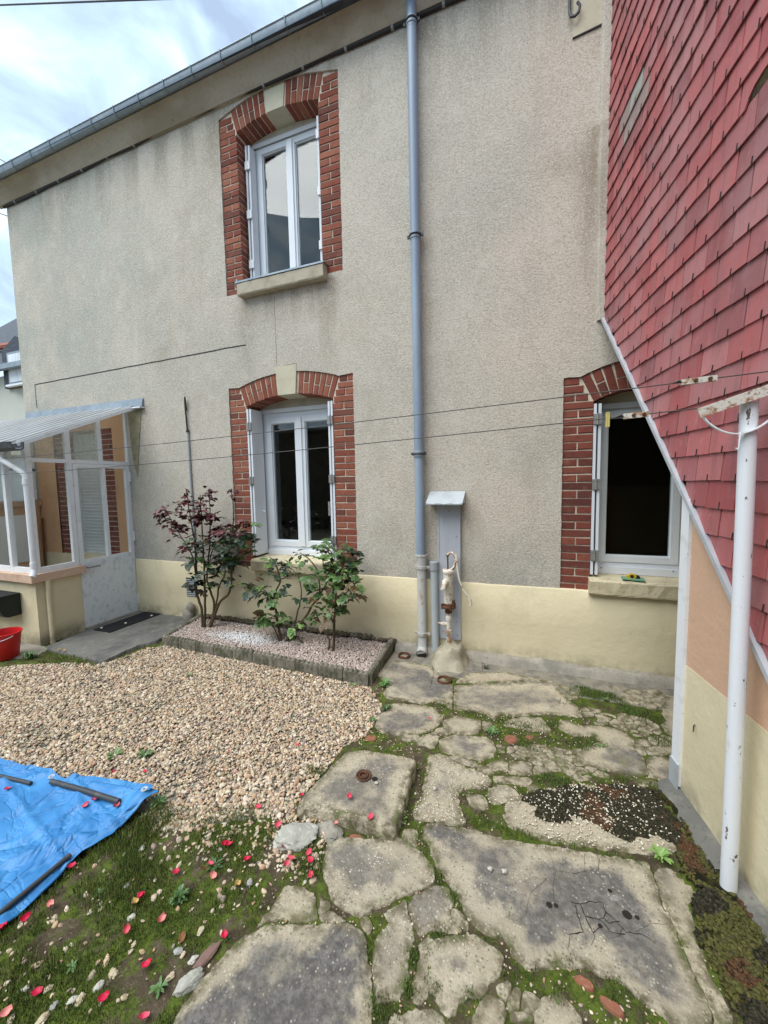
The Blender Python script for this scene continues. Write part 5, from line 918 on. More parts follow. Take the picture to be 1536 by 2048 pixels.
RMOSS = [(.60,-1.26),(.71,-1.24),(.83,-1.52),(.90,-1.75),(.98,-2.3),(.62,-2.3),(.575,-1.95),(.60,-1.83),(.64,-1.78),(.60,-1.72),(.62,-1.62),(.70,-1.45)]
DOORSLAB = [(-4.50,-1.12),(-4.59,-.66),(-4.60,-.03),(-3.56,-.03),(-3.58,-.52),(-3.55,-.68),(-3.63,-.80),(-3.61,-1.165),(-3.85,-1.15),(-4.04,-1.135),(-4.3,-1.15)]
BED = [(-3.42,-.66),(-1.16,-.735),(-1.20,-.03),(-3.55,-.03)]
def dark_soil_mat():
    t = NT('mossy_earth'); at = t.n('Attribute', attribute_name='zone'); sp = t.n('SeparateColor'); t.l(at.outputs['Color'], sp.inputs[0])
    c = t.mixc(t.ramp(t.noise(14, 6, .65), .4, .65), (.060,.046,.028,1), (.115,.090,.058)); c = t.mixc(t.ramp(t.noise(60, 4, .7), .55, .7, 0, .7), c, (.23,.19,.135))
    mo = t.mixc(t.ramp(t.noise(22, 6, .65), .36, .64), (.040,.058,.010,1), (.098,.135,.020)); mo = t.mixc(t.ramp(t.noise(120, 3, .7), .5, .72, 0, .7), mo, (.15,.18,.035))
    dm_ = t.mixc(t.ramp(t.noise(16, 6, .65), .42, .62), (.012,.012,.006,1), (.045,.042,.010)); dm_ = t.mixc(t.ramp(t.noise(7, 5, .6), .60, .72, 0, .8), dm_, (.07,.034,.012))
    co = t.mixc(t.ramp(t.noise(9, 6, .65), .4, .66), (.27,.245,.195,1), (.15,.14,.12)); co = t.mixc(t.ramp(t.noise(60, 4, .7), .55, .72, 0, .6), co, (.36,.33,.27))
    c = t.mixc(t.ramp(t.math('ADD', sp.outputs[0], t.ramp(t.noise(16, 5, .7), .2, .8, -.3, .3)), .38, .62), c, mo)
    c = t.mixc(t.ramp(t.math('ADD', sp.outputs[2], t.ramp(t.noise(16, 5, .7), .2, .8, -.25, .25)), .4, .6), c, co)
    c = t.mixc(t.ramp(t.math('ADD', sp.outputs[1], t.ramp(t.noise(13, 5, .7), .2, .8, -.3, .3)), .40, .6), c, dm_)
    nr = t.bump(t.noise(45, 5, .7), .8, .012); nr = t.bump(t.noise(160, 3, .7), .7, .005, nr)
    return t.fin(c, .95, nr, .15)
allpoly = list(SLABS.values())
GX, GY = np.linspace(-5.2, 1.6, 341), np.linspace(-3.3, .02, 167); gx, gy = np.meshgrid(GX, GY, indexing='ij')
lawn = np.clip(fbm(gx, gy, 5, 3)*1.5-.28, 0, 1); inG = inpoly(gx, gy, GRAVEL); inM = inpoly(gx, gy, MOSSZ); inR = inpoly(gx, gy, RMOSS)
pav = (gx > -1.15) & ~inG & ~inM
conc = pav & (gy > -.42)
zone = np.zeros(gx.shape+(4,)); zone[..., 3] = 1
zone[..., 0] = np.where(inM, .16+.88*fbm(gx,gy,6,1), np.where(pav, .30+.5*fbm(gx,gy,8,2), np.where(inG, .12+.25*lawn, .55)))
zone[..., 1] = np.where(inR, .62+.4*fbm(gx,gy,9,4), 0); zone[..., 2] = np.where(conc & ~inR, .75, np.where(inG, .58+.2*fbm(gx,gy,5,14), 0))
gz = np.where(pav, -.006, -.014)+.010*(fbm(gx,gy,6,6)-.5)+.008*(fbm(gx,gy,30,7)-.5)
gz = np.where(inM, .001+.022*(fbm(gx,gy,7,9)-.5)+.010*(fbm(gx,gy,30,7)-.5), gz); gz = np.where(inR, .004+.05*np.clip(fbm(gx,gy,9,4)-.3,0,1), gz); gz = np.where(conc & ~inR, np.maximum(gz, -.006), gz)
gz = np.where(inpoly(gx,gy,SLABS['lid']), -.03, gz)
me = bpy.data.meshes.new('soil'); nxg, nyg = gx.shape
idx = np.arange(nxg*nyg).reshape(nxg, nyg); fc = np.stack([idx[:-1,:-1], idx[1:,:-1], idx[1:,1:], idx[:-1,1:]], -1).reshape(-1,4)
me.from_pydata(np.stack([gx,gy,gz],-1).reshape(-1,3).tolist(), [], fc.tolist()); a = me.attributes.new('zone','FLOAT_COLOR','POINT'); a.data.foreach_set('color', zone.reshape(-1).astype(np.float32))
me.polygons.foreach_set('use_smooth', [True]*len(me.polygons)); me.materials.append(dark_soil_mat()); soil = link('soil', me); prop(soil, kind='structure')
def gh(x, y):
    i = min(max(int(round((x+5.2)/6.8*340)),0),340); j = min(max(int(round((y+3.3)/3.32*166)),0),166); return float(gz[i,j])
MB().box(-5.2,1.6,-3.3,.02,-.29,-.05).build('subsoil', surf('subsoil_earth', (.06,.05,.035), (), .95), soil)
yd = MB().add([(-30,-14,-.025),(30,-14,-.025),(30,-3.28,-.025),(-30,-3.28,-.025),(-30,-3.28,-.025),(-5.19,-3.28,-.025),(-5.19,20,-.025),(-30,20,-.025)],[(0,1,2,3),(4,5,6,7)]).build('yard', surf('yard_gravel_far', (.33,.28,.21), [(30,.4,.6,(.2,.17,.12),.8),(3,.45,.65,(.12,.13,.05),.7)], .95, [(60,.8,.02)])); prop(yd, kind='structure')

def slab_material():
    t = NT('weathered_paving_concrete'); t.co(); ad = t.n('Attribute', attribute_type='OBJECT', attribute_name='dark'); ag = t.n('Attribute', attribute_type='OBJECT', attribute_name='agg'); dk, agf = ad.outputs['Fac'], ag.outputs['Fac']
    c = t.mixc(t.ramp(t.noise(7, 6, .62), .36, .66), (.365,.315,.225,1), (.455,.40,.295)); c = t.mixc(t.ramp(t.noise(30, 5, .7), .52, .72, 0, .6), c, (.25,.215,.155))
    c = t.mixc(t.ramp(t.oi.outputs['Random'], 0, 1, 0, .4), c, (.36,.32,.25)); c = t.mixc(t.ramp(t.noise(150, 3, .75), .54, .68, 0, .55), c, (.20,.165,.11)); c = t.mixc(t.ramp(t.noise(95, 3, .75), .58, .70, 0, .5), c, (.60,.53,.40))
    rm = t.n('Attribute', attribute_name='rim'); rad = t.math('ADD', rm.outputs['Fac'], t.ramp(t.noise(6, 6, .66), .2, .8, -.085, .085)); rad = t.math('ADD', rad, t.ramp(t.noise(2.2, 3, .5), .25, .75, -.06, .06)); core = t.math('MULTIPLY', t.math('MULTIPLY', t.ramp(rad, .012, .095, 0, .92), t.ramp(t.noise(3.2, 6, .7), .34, .56, .25, 1.)), dk)
    c = t.mixc(core, c, t.mixc(t.ramp(t.noise(34, 5, .7), .40, .66), (.072,.069,.071,1), (.155,.146,.14)))
    eg = t.math('MULTIPLY', t.ramp(rm.outputs['Fac'], .045, .0, 0, 1), t.ramp(t.noise(20, 5, .7), .38, .60, 0, .85)); c = t.mixc(eg, c, (.085,.072,.036)); c = t.mixc(t.math('MULTIPLY', t.ramp(rm.outputs['Fac'], .03, .0), t.ramp(t.noise(9, 5, .7), .50, .66, 0, .8)), c, (.075,.10,.022))
    li = t.math('MULTIPLY', core, t.ramp(t.noise(11, 6, .7), .60, .72, 0, .6)); c = t.mixc(li, c, (.42,.42,.39))
    vo = t.n('TexVoronoi', Scale=95.); t.l(t._co, vo.inputs['Vector']); sc = t.n('SeparateColor'); t.l(vo.outputs['Color'], sc.inputs[0])
    sp = t.math('MULTIPLY', t.ramp(vo.outputs['Distance'], .42, .28), t.math('MULTIPLY', t.math('MULTIPLY', t.ramp(sc.outputs[0], .66, .74), t.ramp(t.noise(8, 4, .6), .42, .62)), agf)); c = t.mixc(sp, c, (.66,.60,.48))
    sp2 = t.math('MULTIPLY', t.ramp(vo.outputs['Distance'], .45, .30), t.ramp(sc.outputs[1], .80, .86, 0, .7)); c = t.mixc(sp2, c, (.13,.11,.085))
    gr = t.ramp(t.noise(3.5, 6, .7), .60, .74, 0, .55); c = t.mixc(gr, c, (.16,.155,.07))
    nr = t.bump(t.noise(26, 6, .68), .6, .010); nr = t.bump(vo.outputs['Distance'], .35, .004, nr); nr = t.bump(t.noise(130, 4, .7), .55, .004, nr)
    return t.fin(c, .92, nr, .2)
MT['slab'] = slab_material()
paving = empty('paving'); prop(paving, kind='structure')
def slab(name, poly, zt, th, parent, dark=.0, agg=.35, jit=.010, step=.010, inset=.005, mat=None, smooth_edge=.0025):
    P = [Vector(p) for p in poly]; ar = sum(P[i].x*P[(i+1)%len(P)].y-P[(i+1)%len(P)].x*P[i].y for i in range(len(P)))
    if ar < 0: P.reverse()
    pts = []
    for i in range(len(P)):
        a, b = P[i], P[(i+1)%len(P)]; n = max(1, int((b-a).length/step))
        for k in range(n): pts.append(a.lerp(b, k/n))
    n = len(pts); cx = sum(p.x for p in pts)/n; cy = sum(p.y for p in pts)/n; ctr = Vector((cx,cy))
    sm = [(pts[i-1]+pts[i]*3+pts[(i+1)%n])/5 for i in range(n)]; rings = [[],[],[],[]]
    for i, p in enumerate(sm):
        d = (sm[(i+1)%n]-sm[i-1]); nr = Vector((d.y,-d.x)).normalized() if d.length > 1e-6 else Vector((0,0))
        o = .0025+jit*(.8*mnoise.noise(Vector((p.x*24,p.y*24,1)))+.6*mnoise.noise(Vector((p.x*70,p.y*70,4)))+.4*mnoise.noise(Vector((p.x*160,p.y*160,2)))); q = p+nr*o-ctr
        ins = min(inset*(.7+.6*abs(mnoise.noise(Vector((p.x*40,p.y*40,9))))), (p-ctr).length*.35); zz = .0025*mnoise.noise(Vector((p.x*30,p.y*30,6)))
        rings[0].append((q.x+nr.x*.006,q.y+nr.y*.006,-th)); rings[1].append((q.x,q.y,-smooth_edge+zz)); rings[2].append((q.x-nr.x*ins*.45,q.y-nr.y*ins*.45,-smooth_edge*.3+zz)); rings[3].append((q.x-nr.x*ins,q.y-nr.y*ins,zz*.4))
    mb = MB()
    mb.v = [v for r in rings for v in r]
    for k in range(3):
        for i in range(n): mb.f.append((k*n+i, k*n+(i+1)%n, (k+1)*n+(i+1)%n, (k+1)*n+i))
    top = [Vector(v[:2]) for v in rings[3]]; bx0, bx1 = min(v.x for v in top), max(v.x for v in top); by0, by1 = min(v.y for v in top), max(v.y for v in top); sp_ = max(.016, min(.035, max(bx1-bx0, by1-by0)/14))
    ix, iy = np.meshgrid(np.arange(bx0+sp_/2, bx1, sp_), np.arange(by0+sp_/2, by1, sp_)); ix, iy = ix.ravel()+npr.uniform(-.3,.3,ix.size)*sp_, iy.ravel()+npr.uniform(-.3,.3,iy.size)*sp_
    tp = [(v.x,v.y) for v in top]; T = np.array(tp); A_, B_ = T, np.roll(T,-1,0)
    def edist(qx, qy):
        Q = np.stack([qx,qy],-1)[:,None]; d_ = (B_-A_)[None]; u = np.clip(((Q-A_[None])*d_).sum(-1)/((d_**2).sum(-1)+1e-9),0,1); return np.sqrt(((Q-A_[None]-u[...,None]*d_)**2).sum(-1)).min(1)
    keep = inpoly(ix, iy, tp); ix, iy = ix[keep], iy[keep]; ed = edist(ix, iy) if len(ix) else np.zeros(0); keep = ed > sp_*.35; ix, iy, ed = ix[keep], iy[keep], ed[keep]
    tz_ = lambda X_, Y_: .0022*mnoise.noise(Vector((X_*11+cx*9,Y_*11+cy*9,3)))+.0012*mnoise.noise(Vector((X_*34,Y_*34,cx*5)))
    cv, ce, cf, _o1, _o2, _o3 = delaunay_2d_cdt(top+[Vector((float(q_),float(r_))) for q_,r_ in zip(ix,iy)], [], [list(range(n))], 1, 1e-5)
    b0 = len(mb.v); mb.v = [(v[0],v[1],v[2]+tz_(v[0],v[1]) if i >= 2*n else v[2]) for i, v in enumerate(mb.v)]; cd_ = edist(np.array([v.x for v in cv]), np.array([v.y for v in cv]))
    mb.v += [(v.x,v.y,tz_(v.x,v.y)+(.0004*0)) for v in cv]; mb.f += [tuple(b0+i for i in f_) for f_ in cf]
    for i in range(n): v = mb.v[3*n+i]; mb.v[3*n+i] = (v[0],v[1],tz_(v[0],v[1]))
    me = mb.mesh(name, mat or MT['slab'], fix=False); me.polygons.foreach_set('use_smooth', [True]*len(me.polygons))
    at_ = me.attributes.new('rim','FLOAT','POINT'); at_.data.foreach_set('value', np.concatenate([np.zeros(b0), cd_]).astype(np.float32))
    o = link(name, me, parent, (cx, cy, zt), (rnd.uniform(-.006,.006), rnd.uniform(-.006,.006), 0)); o['dark'] = float(dark); o['agg'] = float(agg); return o
SP = dict(s2=(.75,.8), s3=(.8,.95), s4=(.95,.45), s5=(.55,.15), s6=(1.,.4), s7=(.15,.35), s9=(.45,.5), s10=(.75,.6), s11=(.85,.6), s12=(.1,.5), s13=(.1,.9), s14=(.1,1.), s15=(.85,.2), s16=(.5,.15), s20=(.8,.2), s29=(0.,1.), s30a=(.9,.05), s30b=(.85,.03), s31=(.1,.1), s33=(.95,.12), s35=(.8,.1), s34=(.3,.05), s26=(.1,.9), s27=(.15,.9))
SLBL = dict(s4='largest paving slab with a dark stained centre', s6='big slab at the bottom edge with white lichen', s3='speckled slab with a bite out of its right side', s29='mossy slab of exposed white pebbles', s30b='smooth grey concrete apron below the pump', s15='rounded slab beside the gravel edge', s2='rough slab in front of the inspection cover')
for k, poly in SLABS.items():
    if k == 'lid': continue
    d, a = SP.get(k, (.12+.25*rnd.random(), .35)); o = slab('paving_slab', poly, rnd.uniform(-.001,.003) if k not in ('s4','s6','s2','s3') else rnd.uniform(.003,.006), .06, paving, d, a)
    if k in SLBL: o['label'] = SLBL[k]
def voro(poly, cell, asp, seed, gap):
    r = random.Random(seed); xs = [p[0] for p in poly]; ys = [p[1] for p in poly]; A, B_ = max(xs)-min(xs), max(ys)-min(ys); pts = []
    n = max(2, int(A*B_/(cell*cell/asp)))
    for _ in range(n*60):
        p = (r.uniform(min(xs),max(xs)), r.uniform(min(ys),max(ys)))
        if all(((p[0]-q[0])/1.0)**2+((p[1]-q[1])*asp)**2 > (cell*.62)**2 for q in pts): pts.append(p)
        if len(pts) >= n: break
    res = []
    for p in pts:
        c = list(poly)
        for q in pts:
            if q is p: continue
            mx, my = (p[0]+q[0])/2, (p[1]+q[1])/2; dx, dy = q[0]-p[0], (q[1]-p[1])*asp*asp; ln = math.hypot(dx, dy); 
            c = clip(c, lambda v: -((v[0]-mx)*dx+(v[1]-my)*dy)/ln-gap)
            if len(c) < 3: break
        if len(c) >= 3:
            ar = abs(sum(c[i][0]*c[(i+1)%len(c)][1]-c[(i+1)%len(c)][0]*c[i][1] for i in range(len(c))))/2
            if ar > .0005 and inpoly(p[0], p[1], poly): res.append(c)
    return res
for i, (k, poly) in enumerate(FRAGS.items()):
    for c in voro(poly, {'a':.085,'b':.062,'c':.055,'d':.075,'e':.075,'h':.06,'j':.05}.get(k,.06), 1.35 if k in 'bce' else 1.0, i+3, .0042):
        slab('paving_fragment', c, rnd.uniform(-.004,.002), .05, paving, .0 if k in 'be' else .12, .1, .004, .010, .004, smooth_edge=.003)
ds = slab('door_slab', DOORSLAB, .016, .08, None, 0, .1, mat=MT['concrete_dark']); prop(ds, 'dark concrete slab in front of the veranda door', 'slab')
ps = slab('path_slab', [(-5.4,-1.10),(-4.47,-1.10),(-4.40,-1.24),(-4.62,-1.42),(-5.4,-1.62)], -.002, .06, None, 0, .1, mat=MT['concrete']); prop(ps, 'grey concrete slab under the red bucket', 'slab')
# hairline cracks across the largest slab: thin dark strips just above its face
def crack(pts, wd, z, name='crack', par=None):
    mb = MB(); n = len(pts); lft, rgt_ = [], []
    q = []
    for i in range(n-1):
        a, b = Vector(pts[i]), Vector(pts[i+1]); m_ = max(2, int((b-a).length/.012))
        for k in range(m_): v = a.lerp(b, k/m_); q.append(v+Vector((.004*mnoise.noise(Vector((v.x*60,v.y*60,2))), .004*mnoise.noise(Vector((v.x*60,v.y*60,7))))))
    q.append(Vector(pts[-1]))
    for i, v in enumerate(q):
        d = q[min(i+1,len(q)-1)]-q[max(i-1,0)]; nr = Vector((-d.y,d.x)).normalized()*wd*(.35+.9*abs(mnoise.noise(Vector((v.x*40,v.y*40,3)))))
        lft.append((v.x+nr.x,v.y+nr.y,z)); rgt_.append((v.x-nr.x,v.y-nr.y,z))
    k = len(q); mb.add(lft+rgt_, [(i,i+1,k+i+1,k+i) for i in range(k-1)]); return mb.build(name, MT['hollow_dark'], par or paving, fix=False)
Z4 = .0072
CR = [[(0.173,-1.98),(0.208,-1.976),(0.245,-1.952),(0.29,-1.94),(0.291,-1.97),(0.317,-1.99),(0.34,-2.011),(0.347,-2.022),(0.407,-2.01),(0.433,-2.026)],[(0.208,-1.976),(0.22,-2.014),(0.266,-2.008),(0.281,-1.996),(0.294,-1.974)],[(0.22,-2.014),(0.231,-2.046),(0.239,-2.06),(0.271,-2.032)],[(0.266,-2.008),(0.285,-2.024),(0.295,-2.04),(0.343,-2.03)],[(0.281,-1.996),(0.297,-2.01),(0.335,-1.99)],[(0.076,-1.769),(0.114,-1.803),(0.133,-1.87),(0.118,-1.927),(0.116,-2.007)],[(0.133,-1.87),(0.204,-1.856),(0.263,-1.823),(0.298,-1.807)],[(0.251,-1.747),(0.245,-1.821)],[(0.305,-1.76),(0.294,-1.808)],[(0.162,-2.093),(0.152,-2.14),(0.165,-2.184)],[(0.19,-1.982),(0.194,-2.012),(0.2,-2.044),(0.209,-2.07),(0.162,-2.093)],[(0.377,-2.012),(0.435,-1.962),(0.5,-1.943)],[(0.099,-1.909),(0.032,-1.996),(0.018,-2.074)],[(0.239,-2.06),(0.242,-2.077),(0.226,-2.106)],[(0.34,-2.011),(0.319,-2.045),(0.294,-2.059)]]
for i, c in enumerate(CR): crack(c, .0024 if i in (0,1,2,3,4,10) else .0009, Z4)
for c, w_ in [([(-0.514,-0.555),(-0.465,-0.876)],0.002),([(-0.749,-0.283),(-0.703,-0.407),(-0.681,-0.609)],0.0022),([(-0.334,-0.1),(-0.328,-0.24)],0.002),([(-0.627,-0.426),(-0.54,-0.449),(-0.454,-0.353)],0.002),([(-0.409,-2.18),(-0.399,-2.201),(-0.384,-2.231)],0.0018)]: crack(c, w_, .0062)
for x, y, r in [(0.099, -2.015, 0.011), (0.364, -1.958, 0.016), (0.123, -2.009, 0.008), (0.323, -1.885, 0.008), (0.266, -2.03, 0.008), (0.396, -1.956, 0.008)]:
    MB().lathe([(0,Z4+.0006),(r*.8,Z4+.0006),(r,Z4)], (x,y,0), 10).build('pockmark', MT['hollow_dark'], paving)

# inspection cover: thick slab with a rusty lifting ring
IC = slab('inspection_cover', SLABS['lid'], .052, .085, None, .8, .55, .008, .02, .014, smooth_edge=.012); prop(IC, 'thick square concrete inspection cover with a rusty lifting ring', 'cover')
rx, ry = -.786-IC.location.x, -1.71-IC.location.y
MB().lathe([(.038,.0035),(.042,.009),(.036,.013),(.030,.008),(.030,.002),(0,.0015)], (rx,ry,0), 22).build('ring_socket', MT['rust'], IC, True)
MB().tube([(rx+.022*math.cos(a),ry+.022*math.sin(a),.009) for a in np.linspace(0,2*math.pi,15)], .0045, 8, False).build('lifting_ring', MT['rust'], IC, True)
MB().lathe([(0,.0012),(.014,.0012),(.017,.0004)], (rx+.062,ry+.004,0), 12).build('finger_hole', MT['hollow_dark'], IC)  # flat black disc coloured as the shaded inside of a hole

# ------------------------------------------------------------------ pebbles (stuff)
def ico(sub=0):
    bm = bmesh.new(); bmesh.ops.create_icosphere(bm, subdivisions=sub+1, radius=1); v = np.array([x.co[:] for x in bm.verts]); f = np.array([[q.index for q in p.verts] for p in bm.faces]); bm.free(); return v, f
ICO = [ico(0), ico(1)]
def scatter(name, P, size, cols, sub=0, flat=(.38,.66), parent=None, rough=.85, zoff=None, tilt=.35):
    v, f = ICO[sub]; n = len(P); rg = npr
    s = np.stack([size*rg.uniform(.75,1.35,n), size*rg.uniform(.6,1.0,n), size*rg.uniform(*flat,n)], -1)
    vv = v[None]*s[:,None]; vv = vv*(1+.22*np.sin(v[None,:,[1,2,0]]*3+rg.uniform(0,6,(n,1,3))))
    a = rg.uniform(0,6.28,n); b = rg.normal(0,tilt,n); c = rg.normal(0,tilt,n)
    ca,sa,cb,sb,cc,sc = np.cos(a),np.sin(a),np.cos(b),np.sin(b),np.cos(c),np.sin(c); Z = np.zeros(n); O = np.ones(n)
    Rz = np.stack([np.stack([ca,-sa,Z],-1),np.stack([sa,ca,Z],-1),np.stack([Z,Z,O],-1)],1); Rx = np.stack([np.stack([O,Z,Z],-1),np.stack([Z,cb,-sb],-1),np.stack([Z,sb,cb],-1)],1); Ry = np.stack([np.stack([cc,Z,sc],-1),np.stack([Z,O,Z],-1),np.stack([-sc,Z,cc],-1)],1)
    vv = np.einsum('nij,nvj->nvi', Rz@Rx@Ry, vv)+P[:,None,:]
    me = bpy.data.meshes.new(name); nv, nf = len(v), len(f); me.vertices.add(n*nv); me.vertices.foreach_set('co', vv.reshape(-1).astype(np.float32))
    ff = (f[None]+(np.arange(n)*nv)[:,None,None]).reshape(-1); me.loops.add(len(ff)); me.loops.foreach_set('vertex_index', ff.astype(np.int32)); me.polygons.add(n*nf); me.polygons.foreach_set('loop_start', np.arange(0,len(ff),3,dtype=np.int32)); 
    me.polygons.foreach_set('use_smooth', np.ones(n*nf,bool)); me.update(calc_edges=True)
    at = me.attributes.new('tint','FLOAT_COLOR','POINT'); cc_ = np.repeat(np.concatenate([cols,np.ones((n,1))],1)[:,None],nv,1); at.data.foreach_set('color', cc_.reshape(-1).astype(np.float32))
    me.materials.append(tint_mat(rough)); return link(name, me, parent)
_tm = {}
def tint_mat(rough):
    if rough in _tm: return _tm[rough]
    t = NT('tinted_%d' % int(rough*100)); at = t.n('Attribute', attribute_name='tint'); c = t.mixc(t.ramp(t.noise(90, 4, .65), .42, .7, 0, .35), at.outputs['Color'], (.16,.12,.08))
    _tm[rough] = t.fin(c, rough, t.bump(t.noise(170, 3, .6), .3, .003), .3); return _tm[rough]
PAL = np.array([1.0,.945,.86])*np.array([(.52,.43,.31),(.56,.47,.36),(.42,.30,.20),(.60,.52,.42),(.50,.36,.27),(.34,.29,.24),(.66,.61,.53),(.53,.43,.31),(.27,.24,.21),(.46,.40,.33),(.46,.31,.22),(.62,.54,.44),(.68,.62,.53),(.57,.49,.38)])
def palette(n, pal, j=.06):
    c = pal[npr.integers(0,len(pal),n)]; return np.clip(c*(1+npr.normal(0,.10,(n,1)))+npr.normal(0,.012,(n,3)), .02, .9)
slab_list = [np.array(p) for p in allpoly]
def on_slab(x, y):
    r = np.zeros(len(x), bool)
    for p in allpoly: r |= inpoly(x, y, p)
    for k, p in FRAGS.items(): r |= inpoly(x, y, p)
    return r
def near_dist(x, y): return np.hypot(x, y+DIST)
def field(n, box, poly, dens):
    x, y = npr.uniform(box[0],box[1],n), npr.uniform(box[2],box[3],n); k = inpoly(x, y, poly) & (npr.random(n) < dens(x, y)); return x[k], y[k]
tarp_poly = [(-3.6,-3.25),(-1.75,-3.25),(-1.752,-2.76),(-1.79,-2.47),(-1.745,-2.363),(-1.73,-2.146),(-2.44,-2.215),(-2.843,-2.256),(-3.6,-2.30)]
dens = lambda x, y: np.clip(1.25-.45*(fbm(x,y,3.2,21) < .36)*1.0, .12, 1)*np.clip(1.15-2.2*np.clip(fbm(x,y,4,23)-.56,0,1)*np.clip((-1.35-y)*1.6,0,1)*2.2,.25,1)*np.where(inpoly(x,y,tarp_poly), 0, 1)*np.where(fbm(x,y,2.2,33) > .70, .75, 1)
x, y = field(72000, (-4.9,-.9,-2.6,-.65), GRAVEL, dens); ok = ~on_slab(x,y) & ~inpoly(x,y,DOORSLAB); x, y = x[ok], y[ok]; d = near_dist(x,y)
z = -.010+npr.uniform(0,.010,len(x))
for nm, sel, sb in (('gravel', d < 2.15, 1), ('gravel_far', d >= 2.15, 0)):
    P = np.stack([x[sel],y[sel],z[sel]],-1); o = scatter(nm if sb else 'gravel', P, np.clip(npr.lognormal(-4.82,.34,len(P)),.0035,.019), palette(len(P),PAL), sb); prop(o, kind='stuff')
# stray pebbles thinning out over the moss and in the joints
x, y = field(9500, (-2.0,-.75,-3.0,-1.85), MOSSZ, lambda x,y: np.clip(.95-((-1.98-y)*2.6)+.9*(fbm(x,y,5,41)-.5), .05, .95)); ok = ~on_slab(x,y) & ~inpoly(x,y,tarp_poly); x, y = x[ok], y[ok]
zz = np.array([gh(a,b) for a,b in zip(x,y)]); o = scatter('stray_pebbles', np.stack([x,y,zz+.002],-1), np.clip(npr.lognormal(-5.0,.42,len(x)),.0025,.015), palette(len(x),PAL), 1); prop(o, kind='stuff')
x, y = npr.uniform(-1.1,.75,5200), npr.uniform(-2.6,-.6,5200); ok = ~on_slab(x,y) & ~inpoly(x,y,RMOSS) & (fbm(x,y,6,44) > .45); x, y = x[ok], y[ok]
zz = np.array([gh(a,b) for a,b in zip(x,y)]); o = scatter('joint_grit', np.stack([x,y,zz+.003],-1), npr.uniform(.002,.0065,len(x)), palette(len(x),PAL), 0); prop(o, kind='stuff')
# exposed pebbles of the mossy slab
x, y = field(1500, (-.1,.75,-1.75,-1.24), SLABS['s29'], lambda x,y: np.clip(1.5-2.2*np.abs(x-.28)/.6+.5*(fbm(x,y,9,51)-.5),.05,1)); o = scatter('exposed_aggregate', np.stack([x,y,np.full(len(x),.0055)],-1), npr.uniform(.0025,.0062,len(x)), palette(len(x),np.array([(.72,.66,.52),(.66,.58,.44),(.74,.70,.60),(.55,.47,.35)])), 0, parent=paving); prop(o, kind='stuff')
x, y = field(900, (-.5,-.15,-1.83,-1.34), SLABS['s3'], lambda x,y: .55+0*x); o = scatter('exposed_aggregate', np.stack([x,y,np.full(len(x),.007)],-1), npr.uniform(.002,.006,len(x)), palette(len(x),np.array([(.62,.55,.42),(.55,.47,.35),(.66,.60,.50)])), 0, parent=paving); prop(o, kind='stuff')
# dark moss film over that slab: low mat of tiny lumps
x, y = field(11000, (.0,.75,-1.72,-1.26), SLABS['s29'], lambda x,y: ((fbm(x,y,7,61)+np.clip((x-.05)*.7,-.15,.4)-.75*np.abs(y+1.52-.16*x)/.2) > .22)*1.); c_ = np.where((fbm(x,y,9,63) > .62)[:,None], np.array([[.075,.034,.013]]), np.array([[.020,.020,.008]]))*(1+npr.normal(0,.25,(len(x),1)))
o = scatter('dark_moss', np.stack([x,y,np.full(len(x),.0035)],-1), npr.uniform(.005,.010,len(x)), np.clip(c_,.004,1), 0, (.12,.25), parent=paving, rough=.95); prop(o, kind='stuff')
x, y = field(16000, (.5,1.0,-2.3,-1.2), RMOSS, lambda x,y: (fbm(x,y,8,4) > .42)*1.); zz = np.array([gh(a,b) for a,b in zip(x,y)]); k = fbm(x,y,6,65)[:,None]
c_ = np.where(k > .66, np.array([[.075,.034,.013]]), np.where(k > .48, np.array([[.060,.060,.012]]), np.array([[.014,.015,.007]])))*(1+npr.normal(0,.25,(len(x),1)))
o = scatter('dark_moss', np.stack([x,y,zz+.001],-1), npr.uniform(.004,.010,len(x)), np.clip(c_,.004,1), 0, (.3,.6), rough=.95); prop(o, 'dark moss mat along the foot of the cream wall', 'moss', None, 'stuff')

# ------------------------------------------------------------------ flower bed
bed = thing('flower_bed', 'raised flower bed with pinkish gravel and scalloped concrete edging', 'flower bed', (-2.35,-.35,0))
pt(MB().prism(BED, lambda a,b,h: (a,b,h), -.1, .055), 'bed_soil', surf('bed_soil', (.10,.075,.05), (), .95), bed)
def edging(a, b, n, h):
    A, B = Vector((a[0],a[1],0)), Vector((b[0],b[1],0)); d = (B-A); Lg = d.length/n; dn = d.normalized(); nr = Vector((dn.y,-dn.x,0))
    for i in range(n):
        p = A+dn*(Lg*i+.003); q = A+dn*(Lg*(i+1)-.003); m_ = 20; vs = []; w_ = .022; hh = h*(1+rnd.uniform(-.08,.08)); tl = rnd.uniform(-.008,.008)
        for k in range(m_+1):
            u = k/m_; c = p.lerp(q,u); s = hh-.016*(1-abs(math.sin(u*math.pi*5)))**1.5; f_ = .004*abs(math.sin(u*math.pi*5))
            for (o, zz) in ((w_+f_,-.06),(w_+f_+tl*.3,s-.012),(w_*.5+tl,s),(-w_*.5+tl,s),(-w_,s-.012),(-w_,-.06)): vs.append(tuple(c+nr*o+Vector((0,0,zz))))
        mb = MB(); mb.add(vs, [(k*6+j,k*6+j+1,(k+1)*6+j+1,(k+1)*6+j) for k in range(m_) for j in range(5)]+[tuple(range(6)),tuple(range(m_*6,m_*6+6))]); o = mb.build('edging_block', MT['edging'], bed, False); o.location = -bed.location
edging((-3.44,-.665),(-1.15,-.745),10,.098); edging((-1.15,-.745),(-1.20,-.05),3,.10); edging((-3.58,-.05),(-3.44,-.665),3,.085); edging((-1.22,-.075),(-3.5,-.075),10,.10)
